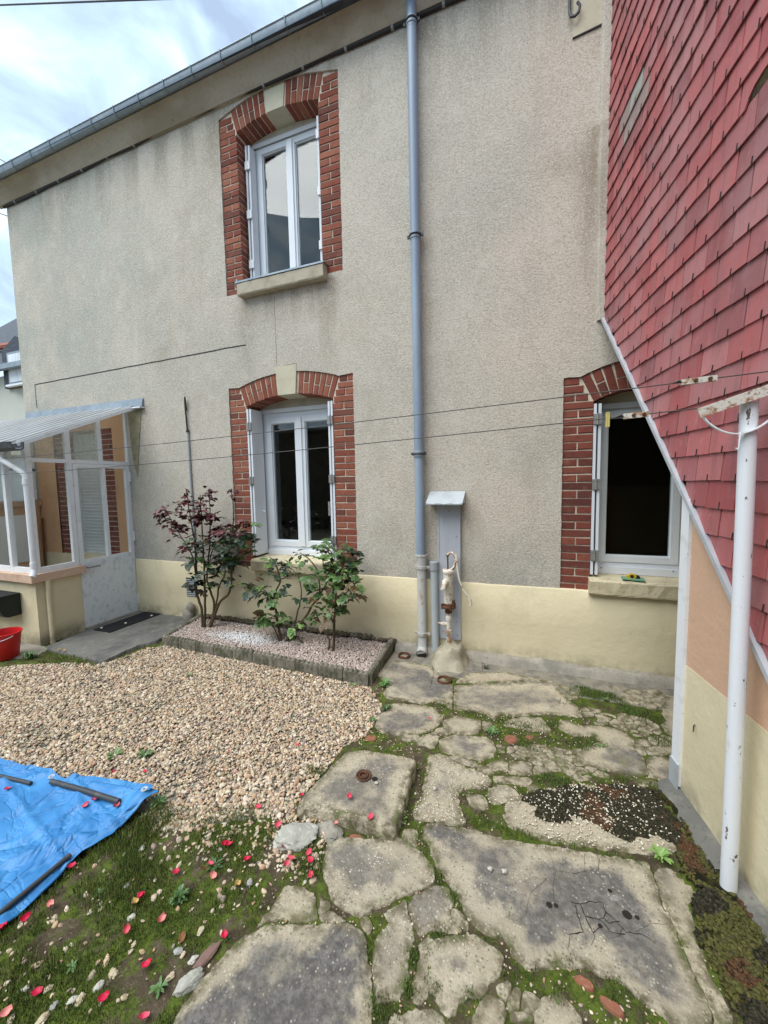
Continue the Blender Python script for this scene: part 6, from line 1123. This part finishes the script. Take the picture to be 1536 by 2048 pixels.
inner = [(-3.42,-.645),(-1.18,-.72),(-1.22,-.10),(-3.53,-.10)]
x, y = field(20000, (-3.55,-1.15,-.74,-.09), inner, lambda x,y: .93+0*x); wh = np.clip(1.3-np.hypot((x+2.62)/.42,(y+.42)/.13),0,1)*(fbm(x,y,9,71) > .34)
c_ = palette(len(x),np.array([(.50,.40,.345),(.56,.46,.405),(.44,.35,.30),(.60,.52,.47),(.37,.30,.27)])); c_ = c_*(1-wh[:,None]*.75)+np.array([[.80,.82,.84]])*wh[:,None]*.75
o = scatter('pink_gravel', np.stack([x,y,.055+npr.uniform(-.002,.012,len(x))+.012*(fbm(x,y,3,72)-.5)],-1), npr.uniform(.0055,.0105,len(x)), c_, 0, (.5,.9), bed); o.location = -bed.location; prop(o, kind='stuff')
x, y = field(1500, (-3.5,-1.15,-.13,-.04), [(-3.5,-.13),(-1.15,-.13),(-1.15,-.04),(-3.5,-.04)], lambda x,y: (fbm(x,y,7,75) > .4)*1.)
o = scatter('bed_debris', np.stack([x,y,.07+.04*fbm(x,y,8,76)],-1), npr.uniform(.008,.02,len(x)), palette(len(x),np.array([(.06,.045,.03),(.10,.07,.045),(.05,.055,.02)])), 0, parent=bed); o.location = -bed.location; prop(o, kind='stuff')

# ------------------------------------------------------------------ rose bushes
def leaf_mesh(seed, big=1.0, sub2=False):
    r = random.Random(seed); mb = MB(); L_ = .085*big
    def leaflet(o, ang, ln, wd, cup):
        ca, sa = math.cos(ang), math.sin(ang); m = [(0,0),(.33,0),(.7,0),(1,0)]; s_ = [(.28,.5),(.62,.44)]
        def T(u, v, w_): x, y = u*ln, v*wd; return (o[0]+x*ca-y*sa, o[1]+x*sa+y*ca, o[2]+w_-ln*.35*u*u*cup)
        vs = [T(u,0,0) for u,_ in m]+[T(u,v,.10*wd) for u,v in s_]+[T(u,-v,.10*wd) for u,v in s_]
        mb.add(vs, [(0,4,1),(1,4,5,2),(2,5,3),(0,1,6),(1,2,7,6),(2,3,7)])
    mb.add([(0,-.0012,0),(0,.0012,0),(L_*.62,.0008,-.004),(L_*.62,-.0008,-.004)], [(0,1,2,3)])
    if seed % 2 and not sub2:
        m2 = leaf_mesh(seed+50, big*.9, True); a_ = r.uniform(1.4,2.4); mb.add([(v[0]*math.cos(a_)-v[1]*math.sin(a_), v[0]*math.sin(a_)+v[1]*math.cos(a_), v[2]-.012) for v in m2.v], m2.f)
    leaflet((L_*.6,0,-.004), r.uniform(-.2,.2), .045*big, .036*big, r.uniform(.3,1.1))
    for u, a in ((.55,.9),(.25,1.05)):
        for sg in (1,-1):
            if seed % 3 == 2 and u < .3: continue
            leaflet((L_*u,0,-.003), sg*(a+r.uniform(-.2,.2)), .037*big*(1 if u > .4 else .85), .030*big, r.uniform(.2,1.0))
    return mb
LM = {}
def leafmat(name, a, b, rough=.42): return surf(name, a, [(16,.42,.66,b,.8),(60,.55,.72,tuple(v*.6 for v in a),.4)], rough, [(60,.3,.003)], var=.35, spec=.45)
LMAT = [leafmat('burgundy_leaf', (.075,.014,.018), (.115,.022,.024)), leafmat('bronze_leaf', (.10,.055,.025), (.085,.075,.025)), leafmat('dark_green_leaf', (.022,.042,.024), (.034,.060,.030)), leafmat('green_leaf', (.085,.165,.05), (.115,.20,.06)), leafmat('fresh_leaf', (.16,.26,.07), (.12,.21,.055))]
for i, m_ in enumerate(LMAT):
    for v in range(4): LM[(i,v)] = leaf_mesh(v*5+i, 1.5).mesh('leaf', m_, True, False)
MT['cane'] = surf('rose_cane', (.085,.055,.03), [(20,.42,.64,(.05,.05,.022),.8,(1,1,.3)),(60,.55,.7,(.14,.10,.06),.6)], .75, [(50,.4,.004)])
MT['cane_red'] = surf('red_shoot', (.14,.03,.02), [(30,.45,.65,(.08,.05,.02),.7)], .6)
def bush(label, canes, n, pick, seed, rad):
    b = canes[0][0]; base = (b[0], b[1], .05); t = thing('rose_bush', label, 'rose bush', base, 'rose bushes in the bed'); r = random.Random(seed); cum = []
    for ci, c in enumerate(canes):
        c = [Vector(p) for p in c]
        if c[0].z < .12: c[0].z = .03
        q = []
        for i in range(len(c)-1):
            p0, p1, p2, p3 = c[max(i-1,0)], c[i], c[i+1], c[min(i+2,len(c)-1)]
            for k in range(5):
                u = k/5; q.append(.5*((2*p1)+(p2-p0)*u+(2*p0-5*p1+4*p2-p3)*u*u+(3*p1-p0-3*p2+p3)*u**3)+Vector((r.uniform(-.004,.004),r.uniform(-.004,.004),0)))
        q.append(c[-1]); k = len(q); r0 = rad[ci] if ci < len(rad) else .006
        pt(MB().tube(q, [r0*(1-.72*i/(k-1)) for i in range(k)], 7), 'cane', MT['cane'], t, True)
        for i in range(2, k-1):
            if r.random() < .5: a_ = r.uniform(0,6.28); nvec = Vector((math.cos(a_),math.sin(a_),.15)); 
        cum.append(q)
        for e_ in range(5):
            a = e_*1.26+ci; o = bpy.data.objects.new('leaf', LM[(pick(q[-1],1,r)[1], r.randrange(4))]); COL.objects.link(o); o.parent = t; o.location = q[-1]+Vector((0,0,-.02*e_))-t.location; o.rotation_euler = (r.uniform(-.3,.3), r.uniform(.2,.9), a); s = r.uniform(.4,.75); o.scale = (s,s,s)
    cnt = 0; tries = 0
    while cnt < n and tries < 9000:
        tries += 1; q = r.choice(cum); u = r.random(); p = q[int(u*(len(q)-1))]
        w_, mi = pick(p, u, r)
        if r.random() > w_: continue
        a = r.uniform(0, 6.28); off = r.uniform(.0,.09); P_ = p+Vector((math.cos(a)*off, math.sin(a)*off*.8, r.uniform(-.02,.035)))
        o = bpy.data.objects.new('leaf', LM[(mi, r.randrange(4))]); COL.objects.link(o); o.parent = t; o.location = P_-t.location
        o.rotation_euler = (r.uniform(-.6,.6), r.uniform(-.5,.75), a+r.uniform(-.5,.5)); s = r.uniform(.62,1.2)*(.75 if mi == 0 and p.z > 1.3 else 1); o.scale = (s,s,s); cnt += 1
    return t
def pk1(p, u, r):
    z = p.z; w_ = 0 if z < .45 else (.50 if z < .80 else (.95 if z < 1.30 else .40)); hue = z+.40*(-3.12-p.x)+r.uniform(-.14,.14); mi = 0 if hue > 1.06 else (2 if r.random() < .72 else (1 if r.random() < .35 else 3)); return w_, mi
def pk2(p, u, r):
    z = p.z; w_ = .05 if z < .2 else (.5 if z < .5 else .9); mi = 3 if r.random() < .5 else (4 if r.random() < .4 else (2 if r.random() < .5 else 1)); return w_, mi
def pk3(p, u, r):
    z = p.z; w_ = .05 if z < .28 else (.3 if z < .5 else .95); mi = 3 if r.random() < .52 else (2 if r.random() < .42 else (1 if r.random() < .45 else 4)); return w_, mi
bush('tall rose bush with burgundy young leaves left of the window', B1, 255, pk1, 3, [.016,.015,.014,.017,.012,.008,.008,.006,.007])
bush('middle rose bush with fresh green leaves below the sill', B2, 100, pk2, 5, [.015,.015,.011,.007,.006,.009])
bush('right-hand rose bush leaning over the front of the bed', B3, 112, pk3, 8, [.017,.014,.011,.008,.005,.008,.006])

# ------------------------------------------------------------------ grass and moss blades (stuff), weeds (things)
def blades(name, x, y, zb, h, wd, cols, lean=.5):
    n = len(x); a = npr.uniform(0,6.28,n); l = npr.uniform(.1,lean,n)*h; ca, sa = np.cos(a), np.sin(a); b = npr.uniform(0,6.28,n)
    p0 = np.stack([x-np.cos(b)*wd, y-np.sin(b)*wd, zb],-1); p1 = np.stack([x+np.cos(b)*wd, y+np.sin(b)*wd, zb],-1); pm_ = np.stack([x+ca*l*.4, y+sa*l*.4, zb+h*.62],-1)
    m0, m1 = pm_-np.stack([np.cos(b)*wd*.7,np.sin(b)*wd*.7,0*b],-1), pm_+np.stack([np.cos(b)*wd*.7,np.sin(b)*wd*.7,0*b],-1); p2 = np.stack([x+ca*l, y+sa*l, zb+h*.96],-1)
    V = np.stack([p0,p1,m1,m0,p2],1).reshape(-1,3); me = bpy.data.meshes.new(name); me.vertices.add(len(V)); me.vertices.foreach_set('co', V.reshape(-1).astype(np.float32))
    ls = np.concatenate([np.stack([np.arange(n)*5+k for k in (0,1,2,3)],-1), np.stack([np.arange(n)*5+k for k in (3,2,4)],-1)],1).reshape(-1); me.loops.add(len(ls)); me.loops.foreach_set('vertex_index', ls.astype(np.int32))
    st = np.stack([np.arange(n)*7, np.arange(n)*7+4],-1).reshape(-1); me.polygons.add(2*n); me.polygons.foreach_set('loop_start', st.astype(np.int32)); me.update(calc_edges=True)
    at = me.attributes.new('tint','FLOAT_COLOR','POINT'); at.data.foreach_set('color', np.repeat(np.concatenate([cols,np.ones((n,1))],1)[:,None],5,1).reshape(-1).astype(np.float32)); me.materials.append(tint_mat(.8)); o = link(name, me); return o
GC = np.array([(.12,.18,.030),(.085,.14,.022),(.16,.21,.045),(.06,.105,.018),(.17,.16,.05)])
x, y = npr.uniform(-1.95,-.75,90000), npr.uniform(-3.0,-1.85,90000); k = inpoly(x,y,MOSSZ) & ~on_slab(x,y) & ~inpoly(x,y,tarp_poly) & (npr.random(90000) < np.clip((fbm(x,y,6,1)-.36)*4.6,0,1)*np.clip(1.15-np.clip((y+2.12+.25*(fbm(x,y,5,47)-.5))*3.5,0,1),0,1)); x, y = x[k], y[k]; zb = np.array([gh(a,b) for a,b in zip(x,y)])
tl = np.clip((fbm(x,y,4,81)-.42)*3.4,0,1); o = blades('grass', x, y, zb-.002, npr.uniform(.006,.018,len(x))+tl*npr.uniform(0,.034,len(x)), npr.uniform(.0007,.0016,len(x)), palette(len(x),GC)); prop(o, 'short moss and grass covering the ground beside the slabs', 'grass', None, 'stuff')
x, y = npr.uniform(-1.15,.75,60000), npr.uniform(-2.7,-.55,60000); k = ~on_slab(x,y) & ~inpoly(x,y,MOSSZ) & ~inpoly(x,y,GRAVEL) & ~inpoly(x,y,RMOSS) & (npr.random(60000) < np.clip((fbm(x,y,8,2)-.42)*3.6,0,1)); x, y = x[k], y[k]; zb = np.array([gh(a,b) for a,b in zip(x,y)])
o = blades('joint_moss', x, y, zb-.002, npr.uniform(.005,.016,len(x)), npr.uniform(.0008,.0018,len(x)), palette(len(x),GC*.9)); prop(o, 'green moss growing in the joints between the paving slabs', 'moss', None, 'stuff')
x, y = field(16000, (-4.7,-.9,-2.4,-.65), GRAVEL, lambda x,y: ((fbm(x,y,3.2,21) < .42)*.5+(fbm(x,y,2.2,33) > .66)*.5+np.clip(fbm(x,y,4,23)-.56,0,1)*np.clip((-1.35-y)*1.6,0,1)*6)*(fbm(x,y,12,35) > .42)); ok = ~inpoly(x,y,tarp_poly) & ~inpoly(x,y,DOORSLAB); x, y = x[ok], y[ok]
o = blades('gravel_grass', x, y, np.full(len(x),-.006), npr.uniform(.010,.026,len(x)), npr.uniform(.0008,.0018,len(x)), palette(len(x),GC*.85)); prop(o, 'thin grass coming up through the gravel', 'grass', None, 'stuff')
# moss skirt in front of the door slab
x, y = npr.uniform(-4.5,-3.3,9000), npr.uniform(-1.5,-.75,9000); dd = np.minimum(np.abs((y+1.16)), np.abs(x+3.6)); k = ~inpoly(x,y,DOORSLAB) & (y < -.66) & (((y < -1.12) & (y > -1.34) & (x < -3.5)) | ((x > -3.62) & (x < -3.42) & (y > -1.2))) & (npr.random(9000) < np.clip((fbm(x,y,7,91)-.25)*3,0,1)); x, y = x[k], y[k]
o = blades('moss_skirt', x, y, np.full(len(x),-.006), npr.uniform(.008,.02,len(x)), npr.uniform(.001,.0025,len(x)), palette(len(x),GC*.8)); prop(o, 'mossy strip along the edge of the door slab', 'moss', None, 'stuff')
def tuft(x, y, r, n, h, tint=1.0):
    k = 7; ox, oy = npr.normal(0,r*.75,k), npr.normal(0,r*.5,k); w_ = npr.integers(0,k,n); px, py = x+ox[w_]+npr.normal(0,r*.38,n), y+oy[w_]+npr.normal(0,r*.34,n); ok = ~on_slab(px,py) | (npr.random(n) < .22); px, py = px[ok], py[ok]; n = len(px)
    d_ = np.hypot(px-x-ox[w_][ok], py-y-oy[w_][ok])/r; hh = h*np.clip(1-.7*d_,.2,1)*npr.uniform(.5,1.2,n)
    return px, py, np.full(n,-.004), hh, npr.uniform(.0009,.002,n), palette(n,np.array([(.105,.165,.028),(.14,.20,.04),(.07,.12,.022)])*tint)
TF = [(-.277,-2.24,.035,'bright green moss cushion in the gap between two near slabs'),(-.248,-2.103,.028,'moss cushion beside the long diagonal joint'),(-.338,-2.318,.03,'moss cushion in the dark vertical joint'),(-.336,-2.414,.03,'tall moss tuft near the bottom edge, left of two'),(-.271,-2.378,.028,'tall moss tuft near the bottom edge, right of two'),(-.139,-2.364,.022,'dark moss tuft at a slab corner near the bottom edge'),(-.385,-2.487,.045,'broad moss tuft cut by the bottom edge'),(-.485,-2.385,.028,'moss tuft beside the lichen-covered slab'),(-.029,-2.099,.030,'round moss cushion on the largest slab'),(-.314,-2.044,.030,'dark moss patch where three slabs meet'),(.164,-1.344,.05,'bright grass tuft above the pebbly slab'),(-.564,-.824,.05,'moss tuft at the corner of the grey apron'),(.136,-.863,.06,'moss strip right of the brick fragments'),(.505,-.36,.09,'large green moss patch in front of the dark window'),(.69,-.53,.07,'moss patch running towards the white corner trim'),(-1.05,-1.70,.05,'grass tuft at the left corner of the inspection cover'),(.45,-.95,.05,'leafy moss patch in the cracked concrete'),(.80,-.80,.05,'grass patch beside the foot of the white trim')]
tl_ = [tuft(x, y, r, int(420*(r/.03)**1.4), .016+.14*r) for x, y, r, lb in TF]
MP = [(.55,-.36,.16,.05),(.70,-.50,.14,.05),(.28,-1.0,.22,.05),(.0,-.93,.12,.03),(.12,-1.12,.2,.03),(-.30,-1.62,.08,.07),(.55,-1.22,.14,.03),(.47,-.33,.13,.07),(.62,-.42,.13,.06),(.78,-.56,.10,.06),(.10,-.90,.16,.05),(.20,-1.02,.20,.05),(.36,-.97,.12,.05),(-.03,-1.08,.10,.05),(.80,-.80,.10,.05),(.16,-1.36,.09,.05),(-.56,-.85,.08,.04),(-.36,-.88,.14,.03),(.44,-1.22,.10,.04),(-.12,-.90,.06,.05),(.30,-.55,.08,.05),(-.20,-1.70,.14,.06),(-.02,-1.74,.12,.03),(.22,-2.20,.16,.05),(.05,-2.27,.12,.04),(-.52,-1.62,.04,.22),(-.42,-1.86,.06,.04),(.33,-1.72,.25,.02)]
for x, y, rx_, ry_ in MP:
    n = int(16000*rx_*ry_**.5); a_, d_ = npr.uniform(0,6.28,n), np.sqrt(npr.random(n)); px, py = x+np.cos(a_)*d_*rx_, y+np.sin(a_)*d_*ry_; ok = npr.random(n) < np.clip((fbm(px,py,14,97)-.36)*5-.9*d_**3,0,1); px, py = px[ok], py[ok]; n = len(px)
    tl_.append((px, py, np.full(n,-.002), npr.uniform(.006,.02,n), npr.uniform(.0009,.0022,n), palette(n,np.array([(.095,.155,.025),(.13,.19,.035),(.06,.105,.02),(.10,.12,.03)]))))
o = blades('moss_tufts', *[np.concatenate(v) for v in zip(*tl_)]); prop(o, 'bright green moss cushions scattered over the cracked paving', 'moss', None, 'stuff')
def weed(x, y, r, n, label, mi, z=None, up_=.3):
    z = gh(x,y) if z is None else z; mb = MB(); q = random.Random(int(abs(x*991+y*577)))
    n = int(n*2.3)
    for i in range(n):
        a = i*2.4+q.uniform(-.3,.3); l = r*q.uniform(.25,.68); ca, sa = math.cos(a), math.sin(a); wd = l*q.uniform(.10,.18); lift = q.uniform(.2,1.3)*(up_+.15)*l; vs = []
        for u, wv, zz in ((.05,.25,0),(.35,.7,.6),(.7,1.,.95),(.9,.6,.95),(1.,.02,.8)):
            for s_ in (-1,0,1): vs.append((x+ca*l*u-sa*wd*wv*s_, y+sa*l*u+ca*wd*wv*s_, z+.004+lift*zz+(.12*wd if s_ else 0)))
        mb.add(vs, [(k*3+j,k*3+j+1,(k+1)*3+j+1,(k+1)*3+j) for k in range(4) for j in range(2)])
    o = mb.build('weed', LMAT[mi], None, 'all', fix=False); prop(o, label, 'weed', 'weeds in the yard')
for x, y, r, n, lb, mi, up_ in ((-4.40,-1.305,.10,22,'long-leaved weed beside the red bucket',3,.9),(-2.291,-1.974,.085,12,'leafy weed in the gravel above the tarpaulin, left of two',3,.5),(-2.11,-1.922,.08,14,'leafy weed in the gravel above the tarpaulin, right of two',3,.5),(-2.637,-1.098,.05,14,'small bright weed in the gravel in front of the bed',4,.7),(-2.333,-1.026,.05,9,'low weed in the gravel close to the bed edging',3,.4),(-.905,-1.031,.075,16,'weed at the gravel edge beside the rounded slab',3,.6),(-1.025,-.722,.085,18,'leafy weed at the right-hand corner of the bed',3,.7),(-.543,-1.844,.06,26,'bright green weed at the corner of the inspection cover',4,1.2),(.55,-1.66,.075,12,'broad-leaved weed beside the pebbly slab',4,.5),(-1.207,-2.313,.085,12,'flat rosette weed among the petals',3,.25),(-1.241,-2.458,.08,26,'feathery dark green weed in the moss',3,.7),(-.18,-1.048,.075,14,'weed in the joint beside the brick fragments',3,.4),(-1.257,-.80,.06,12,'small ivy-like weed against the bed edging',3,.6),(-.979,-2.504,.04,8,'small weed beside the stained near slab',4,.3),(-1.077,-2.681,.07,10,'broad weed near the bottom edge of the moss',3,.3),(-1.72,-2.16,.07,16,'weed at the corner of the tarpaulin',3,.5),(-.952,-1.17,.055,10,'low weed left of the rounded slab',3,.4),(.56,-.42,.05,14,'clover patch in front of the dark window',4,.4),(.44,-.98,.045,10,'clover in the cracked concrete',3,.4),(-.30,-.20,.06,8,'dark weed growing at the foot of the wall right of the pump',2,.4),(-1.40,-2.74,.05,9,'small weed in the dark soil near the bottom left',3,.3),(-1.56,-2.55,.045,8,'tiny weed close to the edge of the tarpaulin',3,.3)):
    weed(x, y, r*(.72 if y < -2.2 else 1), n, lb, mi, up_=up_)

# ------------------------------------------------------------------ stones, brick fragments, petals, dead leaves
ORD = ['first','second','third','fourth','fifth','sixth','seventh','eighth','ninth','tenth','eleventh','twelfth','thirteenth','fourteenth','fifteenth','sixteenth','seventeenth','eighteenth','nineteenth','twentieth','twenty-first','twenty-second','twenty-third','twenty-fourth','twenty-fifth','twenty-sixth','twenty-seventh','twenty-eighth','twenty-ninth']
def stone(name, x, y, sx, sy, sz, mat, label, cat, group=None, z=None, rz=0, sub=2, rough=.42):
    bm = bmesh.new(); bmesh.ops.create_icosphere(bm, subdivisions=sub+1, radius=1); sd_ = rnd.uniform(0,99)
    for v in bm.verts: n_ = 1+rough*mnoise.noise(v.co*1.6+Vector((sd_,0,0)))+rough*.5*mnoise.noise(v.co*4+Vector((0,sd_,0))); v.co = Vector((v.co.x*n_*sx, v.co.y*n_*sy, v.co.z*n_*sz))
    me = bpy.data.meshes.new(name); bm.to_mesh(me); bm.free(); me.materials.append(mat); me.polygons.foreach_set('use_smooth', [True]*len(me.polygons)); me.set_sharp_from_angle(angle=RAD(50))
    o = link(name, me, None, (x, y, (gh(x,y) if z is None else z)+sz*.45), (rnd.uniform(-.15,.15), rnd.uniform(-.15,.15), rz)); prop(o, label, cat, group); return o
sm_ = [surf('cream_stone', (.46,.39,.27), [(30,.45,.7,(.45,.36,.24),.7)], .8, [(70,.4,.004)]), surf('white_stone', (.45,.43,.37), [(30,.45,.7,(.5,.48,.42),.7)], .8, [(70,.4,.004)]), surf('grey_stone', (.34,.33,.31), [(30,.45,.7,(.24,.23,.21),.7)], .85, [(70,.4,.004)])]
MT['rock'] = surf('pale_lichened_rock', (.37,.36,.31), [(16,.42,.62,(.35,.35,.30),.8),(45,.5,.68,(.56,.56,.51),.7),(9,.6,.75,(.40,.34,.22),.6)], .9, [(30,.6,.01),(90,.5,.004)])
stone('rock', -.955, -2.095, .092, .058, .030, MT['rock'], 'large pale rock lying in the moss beside the slabs', 'rock', rz=.5, sub=3, rough=.3)
stone('rock', -.825, -2.012, .062, .042, .020, MT['concrete'], 'wedge of broken concrete below the inspection cover', 'rock', rz=-.3, sub=3, rough=.3)
for i, p in enumerate(sorted(STONES, key=lambda p: proj((p[0],p[1],0))[0])):
    s = rnd.uniform(.007,.0135); stone('stone', p[0], p[1], s*1.25, s*.9, s*.6, sm_[(0,1,0,0,2,1)[i % 6]], ORD[i]+' from the left of the loose stones on the moss', 'stone', 'loose stones on the moss', rz=rnd.uniform(0,3))
for x, y, lb in ((-.425,-1.62,'tiny white stone on the strip right of the inspection cover'),(-.065,-1.945,'right-hand of two white pebbles on the largest slab'),(-.12,-1.955,'left-hand of two white pebbles on the largest slab'),(-.703,-1.735,'white pebble beside the lifting ring')):
    stone('stone', x, y, .010, .009, .006, sm_[1], lb, 'stone', None, z=.056 if y == -1.735 else .011)
for (x, y), sx, sy, lb, rz in (((-.068,-1.076),.040,.030,'orange brick fragment in the moss, left of two by the weed',.2),((.043,-1.024),.022,.018,'small orange brick fragment right of the larger one',.4),((-.889,-1.347),.035,.022,'dull brick fragment at the corner of the gravel',.1),((.19,-2.215),.030,.013,'orange brick fragment showing through moss near the bottom edge',-.2),((.262,-2.25),.036,.014,'larger orange brick fragment cut by the bottom edge',-.35),((-.70,-2.0),.03,.02,'brick fragment under the front lip of the inspection cover',.2)):
    pl2 = [(x+(math.cos(a_)*sx*q_)*math.cos(rz)-math.sin(a_)*sy*q_*math.sin(rz), y+math.cos(a_)*sx*q_*math.sin(rz)+math.sin(a_)*sy*q_*math.cos(rz)) for a_, q_ in [(k_*6.283/7+rnd.uniform(-.25,.25), rnd.uniform(.75,1.2)) for k_ in range(7)]]
    o = slab('brick_fragment', pl2, .004, .03, None, 0, 0, .003, .008, .003, mat=MT['terracotta']); prop(o, lb, 'brick fragment', 'brick fragments in the paving')
stone('stone', -1.003, -2.565, .020, .046, .011, surf('mauve_stone', (.20,.12,.10), [(20,.45,.7,(.13,.09,.08),.8)], .85, [(50,.4,.005)]), 'long mauve stone beside the stained near slab', 'stone', rz=-.35, sub=3, rough=.22)
stone('stone', -1.000, -2.635, .024, .045, .018, MT['rock'], 'grey and white stone below the mauve stone', 'stone', rz=-.5, sub=3, rough=.25)
PM = [surf('crimson_petal', (.52,.012,.055), [(40,.45,.7,(.62,.05,.10),.7)], .5), surf('pink_petal', (.60,.06,.11), [(40,.45,.7,(.70,.19,.19),.7)], .5), surf('pale_petal', (.68,.27,.24), [(40,.45,.7,(.62,.12,.13),.7)], .5)]
def petal_mesh(seed, mat):
    r = random.Random(seed); mb = MB(); n = 7; cup = r.uniform(.3,1.1); L_, W_ = .0145, .011
    for i in range(n):
        for j in range(n):
            u, v = i/(n-1), j/(n-1)*2-1; wd = W_*(math.sin(math.pi*min(1,.12+.88*u*.98))**.6+.05); x = (u-.5)*2*L_; y = v*wd
            mb.v.append((x, y, cup*(v*v)*.010+cup*.008*(u-.5)**2*4+.0015*math.sin(u*9+v*4+seed)))
    for i in range(n-1):
        for j in range(n-1): mb.f.append((i*n+j,(i+1)*n+j,(i+1)*n+j+1,i*n+j+1))
    return mb.mesh('rose_petal', mat, 'all', False)
PMS = [petal_mesh(i, PM[(0,0,1,0,1,2,0,1)[i]]) for i in range(8)]
def petal(x, y, z, label, i, grp, s=1.):
    o = link('rose_petal', PMS[i % 8], None, (x, y, z), (rnd.uniform(-.35,.35), rnd.uniform(-.35,.35), rnd.uniform(0,6.3))); o.scale = (s,s,s); prop(o, label, 'petal', grp)
sg = sorted(PET_G, key=lambda p: proj((p[0],p[1],0))[0]); lawnp = [p for p in sg if inpoly(p[0],p[1],MOSSZ)]; oth = [p for p in sg if not inpoly(p[0],p[1],MOSSZ)]
for i, p in enumerate(lawnp): petal(p[0], p[1], gh(*p)+.016, ORD[i]+' from the left of the rose petals on the mossy ground', rnd.randrange(8), 'rose petals on the mossy ground')
for i, p in enumerate(oth): petal(p[0], p[1], .024, ORD[i]+' from the left of the rose petals on gravel and paving', rnd.randrange(8), 'rose petals on gravel and paving', .8)
petal(*PET_LID[0], .060, 'pink petal near the middle of the inspection cover', 2, 'rose petals on the inspection cover'); petal(*PET_LID[1], .060, 'pink petal on the near right corner of the inspection cover', 4, 'rose petals on the inspection cover', 1.1)
for i, p in enumerate(sorted(PET_TARP, key=lambda p: proj((p[0],p[1],0))[0])): petal(p[0], p[1], tz(*p)+.010, ORD[i]+' from the left of the rose petals on the blue tarpaulin', i*3, 'rose petals on the tarpaulin')
dl = surf('dead_leaf', (.16,.06,.022), [(30,.45,.7,(.24,.12,.04),.7)], .7); yl = surf('yellow_dead_leaf', (.50,.34,.12), (), .7)
DLM = [petal_mesh(31, dl), petal_mesh(33, yl)]
for (x, y), k, lb in (((-1.236,-2.338),0,'brown curled dead leaf beside two petals'),((-1.39,-2.528),1,'yellowish dead leaf under a petal in the moss'),((-1.119,-2.557),0,'brown dead leaf left of the mauve stone'),((-4.244,-1.155),1,'left-hand of two yellow leaves on the door slab edge'),((-4.183,-1.145),1,'right-hand of two yellow leaves on the door slab edge'),((-1.06,-2.35),1,'dry yellow leaf in the bare soil patch')):
    o = link('dead_leaf', DLM[k], None, (x, y, max(gh(x,y),.018 if x < -4 else -1)+.012), (rnd.uniform(-.4,.4), rnd.uniform(-.4,.4), rnd.uniform(0,6))); prop(o, lb, 'leaf', 'dead leaves')
